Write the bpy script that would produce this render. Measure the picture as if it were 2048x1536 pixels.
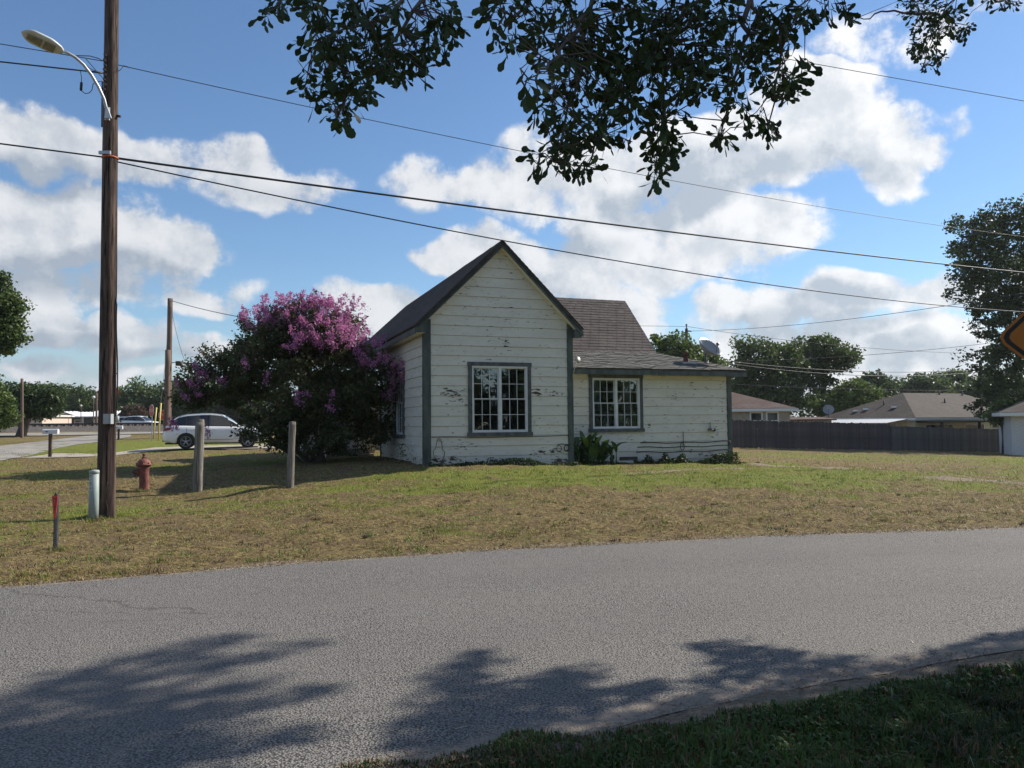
import bpy, math, random
import numpy as np
from mathutils import Matrix, Vector

# ------------------------------------------------------------------ clear
for o in list(bpy.data.objects):
    bpy.data.objects.remove(o, do_unlink=True)
scene = bpy.context.scene
C = scene.collection
random.seed(7)
rng = np.random.default_rng(11)
R = math.radians

# ------------------------------------------------------------------ camera
F = 1540.0
EYE = 1.6
PITCH = math.atan(77 / F)
ROLL = R(0.5)
cam_loc = np.array([0.0, 0.0, EYE])
_r0 = np.array([1.0, 0, 0])
_f = np.array([0, math.cos(PITCH), math.sin(PITCH)])
_u0 = np.array([0, -math.sin(PITCH), math.cos(PITCH)])
cam_u = math.cos(ROLL) * _u0 + math.sin(ROLL) * _r0
cam_r = math.cos(ROLL) * _r0 - math.sin(ROLL) * _u0
cam_d = bpy.data.cameras.new('camera')
cam_d.sensor_width = 36.0
cam_d.lens = 36.0 * F / 2048.0
cam_d.clip_end = 3000
cam_d.clip_start = 0.05
cam = bpy.data.objects.new('camera', cam_d)
C.objects.link(cam)
cam.matrix_world = Matrix((
    (cam_r[0], cam_u[0], -_f[0], cam_loc[0]),
    (cam_r[1], cam_u[1], -_f[1], cam_loc[1]),
    (cam_r[2], cam_u[2], -_f[2], cam_loc[2]),
    (0, 0, 0, 1)))
scene.camera = cam


def ray(px, py):
    return _f + cam_r * ((px - 1024) / F) - cam_u * ((py - 768) / F)


def P(px, py, Y):
    """world point seen at a photo pixel, at distance Y in front"""
    d = ray(px, py)
    return cam_loc + d * (Y / d[1])


def project(p):
    """world points (n,3) -> photo pixels"""
    q = np.asarray(p, float) - cam_loc
    z = q @ _f
    z = np.where(np.abs(z) < 1e-6, 1e-6, z)
    return 1024 + F * (q @ cam_r) / z, 768 - F * (q @ cam_u) / z, z


# ------------------------------------------------------------------ sky and sun
SUN_AZ = R(61.0)      # clockwise from +Y
SUN_EL = R(37.0)
sun_dir = np.array([math.sin(SUN_AZ) * math.cos(SUN_EL), math.cos(SUN_AZ) * math.cos(SUN_EL), math.sin(SUN_EL)])
SKY_STRENGTH = 0.088
SUN_STRENGTH = 5.0
EXPOSURE = 0.42

scene.view_settings.view_transform = 'Standard'
scene.view_settings.look = 'None'
scene.view_settings.exposure = EXPOSURE
scene.view_settings.gamma = 1.0
scene.view_settings.use_curve_mapping = False

sl = bpy.data.lights.new('sun', 'SUN')
sl.energy = SUN_STRENGTH
sl.angle = R(0.55)
sl.color = (1.0, 0.93, 0.82)
sun = bpy.data.objects.new('sun', sl)
C.objects.link(sun)
sun.rotation_euler = Vector(sun_dir).to_track_quat('Z', 'Y').to_euler()
sun.location = (30, 20, 40)

world = bpy.data.worlds.new('World')
scene.world = world
world.use_nodes = True
wt = world.node_tree
wt.nodes.clear()


class NT:
    """tiny helper to wire shader nodes"""
    def __init__(self, tree):
        self.t = tree

    def n(self, typ, **kw):
        nd = self.t.nodes.new(typ)
        for k, v in kw.items():
            setattr(nd, k, v)
        return nd

    def put(self, sock, v):
        if hasattr(v, 'is_output') or isinstance(v, bpy.types.NodeSocket):
            self.t.links.new(v, sock)
        else:
            sock.default_value = v

    def math(self, op, a, b=None, c=None, clamp=False):
        nd = self.n('ShaderNodeMath', operation=op, use_clamp=clamp)
        self.put(nd.inputs[0], a)
        if b is not None:
            self.put(nd.inputs[1], b)
        if c is not None:
            self.put(nd.inputs[2], c)
        return nd.outputs[0]

    def vmath(self, op, a, b=None):
        nd = self.n('ShaderNodeVectorMath', operation=op)
        self.put(nd.inputs[0], a)
        if b is not None:
            self.put(nd.inputs[1], b)
        return nd.outputs['Value'] if op in ('DOT_PRODUCT', 'LENGTH') else nd.outputs[0]

    def mix(self, f, a, b, blend='MIX'):
        nd = self.n('ShaderNodeMix', data_type='RGBA', blend_type=blend)
        self.put(nd.inputs['Factor'], f)
        for s, v in ((nd.inputs[6], a), (nd.inputs[7], b)):
            if isinstance(v, tuple) and len(v) == 3:
                v = (*v, 1.0)
            self.put(s, v)
        return nd.outputs[2]

    def noise(self, vec, scale, detail=3.0, rough=0.55, out='Fac', dist=0.0):
        nd = self.n('ShaderNodeTexNoise')
        if vec is not None:
            self.put(nd.inputs['Vector'], vec)
        nd.inputs['Scale'].default_value = scale
        nd.inputs['Detail'].default_value = detail
        nd.inputs['Roughness'].default_value = rough
        nd.inputs['Distortion'].default_value = dist
        return nd.outputs[out]

    def smooth(self, v, a, b, lo=0.0, hi=1.0):
        nd = self.n('ShaderNodeMapRange', interpolation_type='SMOOTHSTEP')
        self.put(nd.inputs['Value'], v)
        nd.inputs['From Min'].default_value = a
        nd.inputs['From Max'].default_value = b
        nd.inputs['To Min'].default_value = lo
        nd.inputs['To Max'].default_value = hi
        return nd.outputs[0]

    def ramp(self, v, stops):
        nd = self.n('ShaderNodeValToRGB')
        self.put(nd.inputs[0], v)
        els = nd.color_ramp.elements
        while len(els) < len(stops):
            els.new(0.5)
        for e, (p, c) in zip(els, stops):
            e.position = p
            e.color = (*c, 1) if len(c) == 3 else c
        return nd.outputs[0]


# cumulus: soft masses by azimuth / elevation in the open sky, broken up by fractal noise
def azel(px, py):
    d = ray(px, py)
    d = d / np.linalg.norm(d)
    return math.atan2(d[0], d[1]), math.asin(d[2])


CLOUDS = [  # photo position, half sizes, weight
    (20, 250, 190, 70, .8), (250, 310, 170, 55, .6), (520, 350, 190, 48, .55), (640, 345, 70, 45, .3),
    (110, 445, 250, 95, .9), (290, 490, 170, 75, .75), (60, 560, 260, 60, .6), (400, 580, 150, 40, .5),
    (90, 645, 100, 50, .75), (270, 670, 130, 45, .65), (420, 690, 90, 40, .55), (90, 735, 200, 28, .5), (300, 745, 160, 22, .4),
    (740, 625, 80, 50, .7), (840, 690, 160, 50, .5), (950, 510, 130, 45, .7), (890, 350, 110, 55, .5),
    (1030, 360, 150, 90, .65), (1240, 345, 220, 75, .75), (1500, 300, 220, 95, .85), (1640, 235, 125, 85, .9),
    (1760, 300, 150, 70, .8), (1870, 310, 90, 40, .6), (1320, 430, 230, 60, .75), (1520, 470, 150, 60, .8),
    (1300, 520, 270, 65, .75), (1130, 540, 190, 50, .7), (1210, 610, 150, 50, .6), (1100, 640, 300, 60, .5),
    (1560, 620, 190, 55, .7), (1700, 590, 150, 45, .6), (1880, 590, 150, 50, .7), (1620, 700, 270, 55, .7),
    (1830, 690, 200, 60, .8), (1800, 755, 260, 24, .5), (1840, 60, 200, 60, .42), (2150, 560, 150, 80, .7),
    (1480, 750, 200, 25, .45), (-200, 350, 150, 120, .7), (1560, 170, 110, 50, .5),
]


GREYS = [
    (130, 545, 290, 55, .95), (60, 330, 220, 45, .75), (280, 345, 130, 35, .4), (120, 690, 180, 40, .8), (300, 710, 150, 30, .7), (540, 375, 150, 30, .4),
    (1330, 395, 140, 45, .95), (1500, 330, 200, 60, .75), (1150, 480, 110, 30, .6), (1620, 660, 190, 40, .9), (1840, 720, 150, 40, .9),
    (1650, 610, 120, 30, .7), (1040, 580, 130, 40, .5), (150, 640, 60, 30, .5), (1700, 345, 130, 30, .4),
]


def cloud_group():
    g = bpy.data.node_groups.new('cloud_field', 'ShaderNodeTree')
    g.interface.new_socket('P', in_out='INPUT', socket_type='NodeSocketVector')
    g.interface.new_socket('F', in_out='OUTPUT', socket_type='NodeSocketFloat')
    g.interface.new_socket('Shade', in_out='OUTPUT', socket_type='NodeSocketFloat')
    h = NT(g)
    gi = h.n('NodeGroupInput')
    go = h.n('NodeGroupOutput')
    p = gi.outputs[0]
    wob = h.noise(p, 9.0, 2.0, .55, out='Color')
    pw = h.vmath('ADD', p, h.vmath('MULTIPLY', h.vmath('SUBTRACT', wob, (.5, .5, .5)), (.15, .10, 0)))

    def blob(x, y, rx, ry, w):
        a, e = azel(x, y)
        k = math.cos(a)
        ra = rx / F * k * k * 1.25
        re = ry / F * k * 1.25
        nd = h.n('ShaderNodeVectorMath', operation='MULTIPLY_ADD')
        h.put(nd.inputs[0], pw)
        nd.inputs[1].default_value = (1 / ra, 1 / re, 0)
        nd.inputs[2].default_value = (-a / ra, -e / re, 0)
        q = h.vmath('DOT_PRODUCT', nd.outputs[0], nd.outputs[0])
        return h.math('MULTIPLY_ADD', q, -w, w)
    acc = 0.0
    for (x, y, rx, ry, w) in CLOUDS:
        b = blob(x, y, rx, ry, w)
        acc = h.math('MAXIMUM', acc, b)
    dark = 0.0
    for (x, y, rx, ry, w) in GREYS:
        dark = h.math('MAXIMUM', dark, blob(x, y, rx, ry, w))
    for (x, y, rx, ry, w) in []:
        a, e = azel(x, y)
        k = math.cos(a)
        ra = rx / F * k * k * 1.25
        re = ry / F * k * 1.25
        d = h.vmath('MULTIPLY', h.vmath('SUBTRACT', pw, (a, e, 0)), (1 / ra, 1 / re, 0))
        q = h.vmath('DOT_PRODUCT', d, d)
        b = h.math('MAXIMUM', h.math('MULTIPLY_ADD', q, -w, w), 0.0)
        acc = h.math('MAXIMUM', acc, b) if acc != 0.0 else b
    # beyond the view the broken cloud cover goes on
    sx = h.n('ShaderNodeSeparateXYZ')
    h.put(sx.inputs[0], p)
    out_az = h.smooth(h.math('ABSOLUTE', sx.outputs[0]), .66, .9)
    out_el = h.smooth(sx.outputs[1], .52, .75)
    out = h.math('MAXIMUM', out_az, out_el)
    cover = h.math('MULTIPLY', h.smooth(h.noise(p, 2.6, 3.0, .5), .46, .72), .8)
    acc = h.math('MAXIMUM', acc, h.math('MULTIPLY', cover, out))
    f1 = h.noise(p, 13.0, 9.0, .64)
    f2 = h.noise(h.vmath('ADD', p, (.020, .026, 0)), 13.0, 5.0, .58)
    det = h.math('MULTIPLY', h.math('SUBTRACT', f1, .5), 1.85)
    amp = h.smooth(acc, -.02, .34)
    F_ = h.math('ADD', acc, h.math('MULTIPLY', det, h.math('MULTIPLY_ADD', amp, .85, .1)))
    h.put(go.inputs[0], F_)
    # sides turned from the sun are greyer, as are the thick undersides
    rel = h.smooth(h.math('SUBTRACT', f1, f2), .16, -.20)
    d2 = h.smooth(h.math('ADD', dark, h.math('MULTIPLY', h.math('SUBTRACT', f1, .5), -.5)), .0, .75)
    base_grey = h.math('MULTIPLY', h.smooth(h.noise(p, 3.0, 2.0), .4, .65), out)
    h.put(go.inputs[1], h.math('ADD', h.math('MULTIPLY', rel, .62), h.math('MULTIPLY', h.math('MAXIMUM', d2, base_grey), .72), clamp=True))
    return g


W = NT(wt)
tc = W.n('ShaderNodeTexCoord')
sep = W.n('ShaderNodeSeparateXYZ')
W.put(sep.inputs[0], tc.outputs['Generated'])
az = W.math('ARCTAN2', sep.outputs[0], sep.outputs[1])
el = W.math('ARCSINE', sep.outputs[2])
comb = W.n('ShaderNodeCombineXYZ')
W.put(comb.inputs[0], az)
W.put(comb.inputs[1], el)
cg = cloud_group()
g1 = W.n('ShaderNodeGroup')
g1.node_tree = cg
W.put(g1.inputs[0], comb.outputs[0])
f1 = g1.outputs[0]
alpha = W.smooth(f1, .11, .47)
alpha = W.math('MULTIPLY', alpha, W.smooth(el, -.02, .03))
sky = W.n('ShaderNodeTexSky', sky_type='NISHITA')
sky.sun_disc = False
sky.sun_elevation = SUN_EL
sky.sun_rotation = SUN_AZ
sky.altitude = 100
sky.air_density = 1.15
sky.dust_density = 0.15
sky.ozone_density = 3.0
# forward-scattered brightness towards the sun
sd = W.vmath('DOT_PRODUCT', tc.outputs['Generated'], tuple(sun_dir))
glow = W.smooth(sd, .35, 1.0)
bright = W.mix(glow, (7.0, 7.15, 7.4), (9.4, 9.4, 9.4))
grey = W.mix(glow, (3.4, 3.9, 4.6), (5.0, 5.6, 6.3))
shade = g1.outputs[1]
ccol = W.mix(shade, bright, grey)
blue = W.mix(1.0, sky.outputs[0], (.85, .99, 1.13), 'MULTIPLY')
# summer haze low over the land
lowh = W.smooth(el, .13, -.01)
blue = W.mix(W.math('MULTIPLY', lowh, .80), blue, W.mix(glow, (3.5, 4.1, 4.9), (5.2, 5.7, 6.2)))
skyc = W.mix(W.math('MULTIPLY', alpha, .96), blue, ccol)
bg = W.n('ShaderNodeBackground')
W.put(bg.inputs['Color'], skyc)
bg.inputs['Strength'].default_value = SKY_STRENGTH
wo = W.n('ShaderNodeOutputWorld')
wt.links.new(bg.outputs[0], wo.inputs['Surface'])
world.cycles.sampling_method = 'MANUAL'
world.cycles.sample_map_resolution = 512

# ------------------------------------------------------------------ helpers: meshes
class MB:
    """collects polygons for one mesh"""
    def __init__(self):
        self.v = []
        self.f = []
        self.m = []
        self.sm = []

    def add(self, vs, fs, mi=0, smooth=False):
        b = len(self.v)
        self.v += [tuple(map(float, p)) for p in vs]
        for f in fs:
            self.f.append(tuple(b + i for i in f))
            self.m.append(mi)
            self.sm.append(smooth)
        return self

    def hexa(self, p, mi=0):
        """8 corners: bottom ring 0-3, top ring 4-7"""
        return self.add(p, [(3, 2, 1, 0), (4, 5, 6, 7), (0, 1, 5, 4), (1, 2, 6, 5), (2, 3, 7, 6), (3, 0, 4, 7)], mi)

    def box(self, a, b, mi=0):
        x0, y0, z0 = a
        x1, y1, z1 = b
        return self.hexa([(x0, y0, z0), (x1, y0, z0), (x1, y1, z0), (x0, y1, z0),
                          (x0, y0, z1), (x1, y0, z1), (x1, y1, z1), (x0, y1, z1)], mi)

    def tube(self, pts, r, n=8, mi=0, cap=True, smooth=True):
        pts = [np.asarray(p, float) for p in pts]
        k = len(pts)
        rs = [r] * k if np.isscalar(r) else list(r)
        ref = None
        vs = []
        for i in range(k):
            t = pts[min(i + 1, k - 1)] - pts[max(i - 1, 0)]
            t = t / (np.linalg.norm(t) + 1e-12)
            if ref is None:
                ref = np.array([0, 0, 1.0]) if abs(t[2]) < .9 else np.array([1.0, 0, 0])
            a = ref - t * (ref @ t)
            a /= np.linalg.norm(a) + 1e-12
            b = np.cross(t, a)
            ref = a
            for j in range(n):
                w = 2 * math.pi * j / n
                vs.append(pts[i] + rs[i] * (math.cos(w) * a + math.sin(w) * b))
        fs = []
        for i in range(k - 1):
            for j in range(n):
                j2 = (j + 1) % n
                fs.append((i * n + j, i * n + j2, (i + 1) * n + j2, (i + 1) * n + j))
        self.add(vs, fs, mi, smooth)
        if cap:
            b0 = len(self.v) - k * n
            self.f.append(tuple(b0 + j for j in range(n - 1, -1, -1)))
            self.f.append(tuple(b0 + (k - 1) * n + j for j in range(n)))
            self.m += [mi, mi]
            self.sm += [False, False]
        return self

    def lathe(self, prof, c=(0, 0, 0), n=16, mi=0, M=None):
        vs = []
        for (r, z) in prof:
            for j in range(n):
                w = 2 * math.pi * j / n
                q = np.array([r * math.cos(w), r * math.sin(w), z])
                if M is not None:
                    q = M @ q
                vs.append(q + np.asarray(c, float))
        k = len(prof)
        fs = [(i * n + j, i * n + (j + 1) % n, (i + 1) * n + (j + 1) % n, (i + 1) * n + j) for i in range(k - 1) for j in range(n)]
        fs.append(tuple(range(n - 1, -1, -1)))
        fs.append(tuple((k - 1) * n + j for j in range(n)))
        return self.add(vs, fs, mi, True)

    def prism(self, poly, d, mi=0):
        """polygon (list of 3d points) extruded by vector d"""
        n = len(poly)
        d = np.asarray(d, float)
        vs = [np.asarray(p, float) for p in poly] + [np.asarray(p, float) + d for p in poly]
        fs = [tuple(range(n - 1, -1, -1)), tuple(range(n, 2 * n))] + [(i, (i + 1) % n, n + (i + 1) % n, n + i) for i in range(n)]
        return self.add(vs, fs, mi)

    def mesh(self, name, mats):
        me = bpy.data.meshes.new(name)
        me.from_pydata(self.v, [], self.f)
        for m in (mats if isinstance(mats, (list, tuple)) else [mats]):
            me.materials.append(m)
        me.polygons.foreach_set('material_index', self.m)
        me.polygons.foreach_set('use_smooth', self.sm)
        me.update()
        return me

    def build(self, name, mats, parent=None):
        return link(name, self.mesh(name, mats), parent)


def link(name, me, parent=None, mw=None):
    o = bpy.data.objects.new(name, me)
    C.objects.link(o)
    if parent is not None:
        o.parent = parent
    if mw is not None:
        o.matrix_local = mw
    return o


def empty(name, loc=(0, 0, 0), rz=0.0):
    o = bpy.data.objects.new(name, None)
    o.empty_display_size = .2
    C.objects.link(o)
    o.location = tuple(map(float, loc))
    o.rotation_euler = (0, 0, rz)
    return o


def tag(o, label=None, cat=None, group=None, kind=None):
    if label:
        o['label'] = label
    if cat:
        o['category'] = cat
    if group:
        o['group'] = group
    if kind:
        o['kind'] = kind
    return o


def np_mesh(name, verts, faces_flat, nper, mats, attrs=None, smooth=False, mat_idx=None):
    """fast mesh: verts (n,3); faces_flat (m*nper) ; attrs {name:(n,3) colours per vertex}"""
    me = bpy.data.meshes.new(name)
    nv = len(verts)
    nf = len(faces_flat) // nper
    me.vertices.add(nv)
    me.vertices.foreach_set('co', np.asarray(verts, np.float32).ravel())
    me.loops.add(nf * nper)
    me.loops.foreach_set('vertex_index', np.asarray(faces_flat, np.int32))
    me.polygons.add(nf)
    me.polygons.foreach_set('loop_start', np.arange(0, nf * nper, nper, dtype=np.int32))
    me.polygons.foreach_set('loop_total', np.full(nf, nper, np.int32))
    if smooth:
        me.polygons.foreach_set('use_smooth', np.ones(nf, bool))
    for m in (mats if isinstance(mats, (list, tuple)) else [mats]):
        me.materials.append(m)
    if mat_idx is not None:
        me.polygons.foreach_set('material_index', np.asarray(mat_idx, np.int32))
    if attrs:
        for k, a in attrs.items():
            at = me.color_attributes.new(k, 'FLOAT_COLOR', 'POINT')
            col = np.ones((nv, 4), np.float32)
            col[:, :3] = a
            at.data.foreach_set('color', col.ravel())
    me.update(calc_edges=True)
    me.validate()
    return me


# value noise in numpy
def _hash(ix, iy, s):
    h = (ix * 374761393 + iy * 668265263 + s * 1442695041) & 0xFFFFFFFF
    h = ((h ^ (h >> 13)) * 1274126177) & 0xFFFFFFFF
    return ((h ^ (h >> 16)) & 0xFFFFFF) / float(0xFFFFFF)


def vnoise(x, y, s=0):
    x = np.asarray(x, float)
    y = np.asarray(y, float)
    ix = np.floor(x).astype(np.int64)
    iy = np.floor(y).astype(np.int64)
    fx = x - ix
    fy = y - iy
    fx = fx * fx * (3 - 2 * fx)
    fy = fy * fy * (3 - 2 * fy)
    a = _hash(ix, iy, s)
    b = _hash(ix + 1, iy, s)
    c = _hash(ix, iy + 1, s)
    d = _hash(ix + 1, iy + 1, s)
    return (a * (1 - fx) + b * fx) * (1 - fy) + (c * (1 - fx) + d * fx) * fy


def fbm(x, y, s=0, o=4):
    t = 0
    a = .5
    for i in range(o):
        t = t + a * vnoise(x * 2 ** i, y * 2 ** i, s + i)
        a *= .5
    return t


# ------------------------------------------------------------------ materials
MATS = {}


def mat(name, col, col2=None, rough=.7, scale=8.0, detail=4.0, bump=0.0, bscale=None, metal=0.0, stretch=(1, 1, 1),
        spec=.4, lo=.35, hi=.65, coord='Object', attr=None, transl=0.0, coat=0.0):
    m = bpy.data.materials.new(name)
    m.use_nodes = True
    t = m.node_tree
    b = t.nodes['Principled BSDF']
    h = NT(t)
    b.inputs['Roughness'].default_value = rough
    b.inputs['Metallic'].default_value = metal
    b.inputs['Specular IOR Level'].default_value = spec
    b.inputs['Coat Weight'].default_value = coat
    tcn = h.n('ShaderNodeTexCoord')
    vec = h.vmath('MULTIPLY', tcn.outputs[coord], stretch)
    c = (*col, 1)
    if col2 is not None:
        f = h.smooth(h.noise(vec, scale, detail, .6), lo, hi)
        c = h.mix(f, col, col2)
    if attr:
        a = h.n('ShaderNodeVertexColor')
        a.layer_name = attr
        c = h.mix(1.0, c, a.outputs[0], 'MULTIPLY')
    h.put(b.inputs['Base Color'], c)
    if bump:
        bp = h.n('ShaderNodeBump')
        bp.inputs['Strength'].default_value = bump
        bp.inputs['Distance'].default_value = .02
        h.put(bp.inputs['Height'], h.noise(vec, bscale or scale * 3, 4.0, .6))
        h.put(b.inputs['Normal'], bp.outputs[0])
    if transl:
        tr = h.n('ShaderNodeBsdfTranslucent')
        h.put(tr.inputs['Color'], c)
        mx = h.n('ShaderNodeMixShader')
        mx.inputs[0].default_value = transl
        t.links.new(b.outputs[0], mx.inputs[1])
        t.links.new(tr.outputs[0], mx.inputs[2])
        t.links.new(mx.outputs[0], t.nodes['Material Output'].inputs['Surface'])
    MATS[name] = m
    return m


def leaf_mat(name, transl=.35, rough=.5, gain=1.0):
    """leaf colour comes from the per-leaf attribute"""
    return mat(name, (gain, gain, gain), rough=rough, spec=.35, attr='col', transl=transl)

# ------------------------------------------------------------------ terrain
_ctl = []
for (px, py, Y) in [(212, 1037, 13.3), (290, 980, 17), (397, 990, 16.6), (582, 987, 16.6), (850, 931, 20), (1146, 931, 21.4),
                    (1463, 926, 24.1), (620, 926, 23.5), (430, 898, 37), (100, 916, 32), (338, 876, 50), (0, 925, 29),
                    (0, 893, 42), (40, 873, 58), (150, 864, 64), (300, 864, 64), (1470, 896, 49), (1783, 901, 52.5),
                    (2020, 905.5, 55.5), (760, 905, 30), (230, 913, 33)]:
    _ctl.append(P(px, py, Y))
for (x, y, z) in [(-14, -4, 0), (-8, 3, 0), (-4, 2, 0), (0, 3, .0), (4, 4, .0), (10, 5, 0), (-6, 7, 0), (0, 9.5, 0), (7, 11, 0), (14, 8, 0),
                  (16, 12.2, 0), (30, 12, 0), (40, 10, 0), (-14, 3, 0), (-20, 0, 0), (-12, 12, .05), (-22, 14, .08), (3, 13, .12), (-3, 14, .16),
                  (-40, 30, .3), (-60, 60, .9), (0, -12, 0), (20, -8, 0), (-30, -15, 0), (6, 18, .2), (14, 22, 0), (24, 24, -.3), (45, 40, -.8),
                  (0, 45, .35), (8, 34, .1), (0, 75, .5), (25, 75, -.6), (60, 80, -.9), (-10, 66, 1.1), (-45, 66, 1.1), (-20, 100, .9), (40, 120, -.6), (-80, 100, .9)]:
    _ctl.append(np.array([x, y, z], float))
_ctl = np.array(_ctl)


def _tps(r2):
    return np.where(r2 > 1e-9, .5 * r2 * np.log(np.maximum(r2, 1e-9)), 0)


_n = len(_ctl)
_K = _tps(((_ctl[:, None, :2] - _ctl[None, :, :2]) ** 2).sum(-1)) + np.eye(_n) * 2.0
_Pm = np.c_[np.ones(_n), _ctl[:, :2]]
_A = np.block([[_K, _Pm], [_Pm.T, np.zeros((3, 3))]])
_sol = np.linalg.solve(_A, np.r_[_ctl[:, 2], np.zeros(3)])
_w, _c = _sol[:_n], _sol[_n:]

# the two edges of the road in front, world coordinates
FAR = np.array([(-46, -26), (-34, -15.5), (-22, -5.2), (-15, .6), (-10, 4.3), (-5.2, 7.75), (-2.5, 9.0), (0, 9.86), (3.5, 10.75), (7.6, 11.35), (15, 12.2), (30, 13.0), (60, 13.6), (140, 14.5)], float)
NEAR = np.array([(-42, -33), (-29, -22), (-17, -11.4), (-10.5, -5.4), (-6, -1.0), (-3.0, 1.75), (-.75, 3.5), (0.1, 3.92), (1.45, 4.62), (3.7, 5.45), (9, 6.7), (22, 8.0), (52, 8.8), (132, 9.6)], float)


def far_y(x):
    return np.interp(x, FAR[:, 0], FAR[:, 1])


def near_y(x):
    return np.interp(x, NEAR[:, 0], NEAR[:, 1])


def base_z(x, y):
    x = np.asarray(x, float)
    y = np.asarray(y, float)
    sh = np.broadcast(x, y).shape
    x = np.broadcast_to(x, sh).ravel()
    y = np.broadcast_to(y, sh).ravel()
    xc = np.clip(x, -70, 60)
    yc = np.clip(y, -15, 115)
    z = np.empty(len(x))
    for i in range(0, len(x), 20000):
        s = slice(i, i + 20000)
        r2 = (xc[s, None] - _ctl[None, :, 0]) ** 2 + (yc[s, None] - _ctl[None, :, 1]) ** 2
        z[s] = _tps(r2) @ _w + _c[0] + _c[1] * xc[s] + _c[2] * yc[s]
    # flat at the road
    d = np.maximum(y - far_y(x), near_y(x) - y)
    k = np.clip(d / 2.0, 0, 1)
    k = k * k * (3 - 2 * k)
    return (z * k).reshape(sh)


def gz(x, y):
    return float(base_z(np.array([x]), np.array([y]))[0])


def ground_at(px, py):
    """where a photo pixel meets the ground (arrays)"""
    px = np.atleast_1d(np.asarray(px, float))
    py = np.atleast_1d(np.asarray(py, float))
    d = _f[None] + cam_r[None] * ((px - 1024) / F)[:, None] - cam_u[None] * ((py - 768) / F)[:, None]
    d = d / d[:, 1:2]
    z = np.zeros(len(px))
    dz = np.minimum(d[:, 2], -.004)
    for _ in range(14):
        Y = np.clip((z - EYE) / dz, 1, 130)
        zn = base_z(d[:, 0] * Y, Y)
        z = .5 * z + .5 * zn
    return np.c_[d[:, 0] * Y, Y, base_z(d[:, 0] * Y, Y)]


def G(px, py):
    return ground_at(px, py)[0]


def steps(a, b, f):
    out = [a]
    while out[-1] < b:
        out.append(out[-1] + f(out[-1]))
    return np.array(out)


ys = np.r_[np.arange(-30, 2, 1.2), steps(2, 60, lambda y: .085 + .0062 * y), steps(61, 900, lambda y: 1.2 + (y - 60) * .09)]
xp = np.r_[steps(0.06, 40, lambda x: .12 + .0125 * x), steps(41.5, 900, lambda x: 1.5 + (x - 40) * .10)]
xs = np.r_[-xp[::-1], xp]
XX, YY = np.meshgrid(xs, ys)
ZZ = base_z(XX, YY)
dfar = YY - far_y(XX)
dnear = near_y(XX) - YY
off = np.maximum(dfar, dnear)
lawn = np.where(dnear > dfar, np.clip(off / 1.3, 0, 1), np.clip(off / .45, 0, 1))
fade = np.clip(1 - (np.hypot(XX, YY) - 45) / 30, 0, 1)
BUMP = (fbm(XX * 2.2, YY * 2.2, 3, 4) - .47) * .13 + (fbm(XX * 7, YY * 7, 9, 2) - .37) * .06
# mown verge stands a little above the carriageway; under the road the soil is lower
ZZ = np.where(off > 0, np.maximum(ZZ + .018 * lawn + BUMP * lawn * fade, ZZ * 0 + np.where(off < 1.2, .0062, -9)), -.006)



def mound(x, y):
    """low heap of soil beside the wooden posts"""
    c = MOUND
    return .17 * np.exp(-((x - c[0] - .25 * (y - c[1])) / 1.0) ** 2 - ((y - c[1]) / .42) ** 2)


MOUND = G(500, 990)
ZZ = ZZ + mound(XX, YY)


def greenness(x, y):
    g = fbm(x * .16 + 3.1, y * .3, 21, 3) * .9 - .16 + (fbm(x * .8, y * 1.1, 26, 3) - .44) * 1.3 + (fbm(x * 2.6, y * 2.6, 27, 2) - .37) * .5
    for (px, py, rx, ry, w) in [(1100, 962, 5.5, 1.7, .55), (1500, 960, 5, 2.3, .48), (1700, 945, 8, 2.5, .4), (300, 890, 7, 4.5, .9), (200, 900, 5, 3, .8),
                                (120, 1020, 2, 2.0, .25), (520, 1010, 3, 1.2, .3), (1900, 920, 9, 6, .35), (1850, 1062, 8, .3, .2)]:
        c = GP[(px, py)]
        g = g + w * np.exp(-((x - c[0]) / rx) ** 2 - ((y - c[1]) / ry) ** 2)
    dr_ = y - far_y(x)
    g = g - .62 * np.exp(-((dr_ - .6) / 2.0) ** 2) * (fbm(x * .3, y * .3, 44, 2) + .35)
    return np.clip(g, 0, 1)


GP = {}
for k in [(1100, 962), (1500, 960), (1700, 945), (300, 890), (200, 900), (120, 1020), (520, 1010), (1900, 920), (1850, 1062)]:
    GP[k] = G(*k)
GREEN = greenness(XX, YY)
GREEN = np.where(YY < near_y(XX) - .1, .55, GREEN)
bare = np.clip(1 - np.abs(off) / (.10 + .25 * vnoise(XX * 1.3, YY * 1.3, 5)), 0, 1)
bare = np.where(dnear > -.3, np.maximum(bare, np.clip(1 - np.abs(dnear - .05) / .32, 0, 1)), bare)
PATHS = [([(1880, 958), (1960, 962), (2048, 967), (2160, 974)], .40), ([(1525, 931), (1600, 934.5), (1690, 938)], .36), ([(1250, 948), (1480, 936)], .22)]
PATHS = [(np.array([G(*k) for k in pl]), wd) for pl, wd in PATHS]


def path_mask(x, y):
    m_ = np.zeros(np.shape(x))
    for q, wd in PATHS:
        for p0, p1 in zip(q[:-1], q[1:]):
            d_ = p1[:2] - p0[:2]
            t_ = np.clip(((x - p0[0]) * d_[0] + (y - p0[1]) * d_[1]) / (d_ @ d_), 0, 1)
            dist = np.hypot(x - p0[0] - t_ * d_[0], y - p0[1] - t_ * d_[1])
            m_ = np.maximum(m_, np.clip(1.6 - dist / wd, 0, 1) * (1 if wd > .3 else .55))
    return m_


bare = np.maximum(bare, path_mask(XX, YY))
ny, nx = XX.shape
idx = np.arange(ny * nx).reshape(ny, nx)
quads = np.stack([idx[:-1, :-1], idx[:-1, 1:], idx[1:, 1:], idx[1:, :-1]], -1).reshape(-1)


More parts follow.
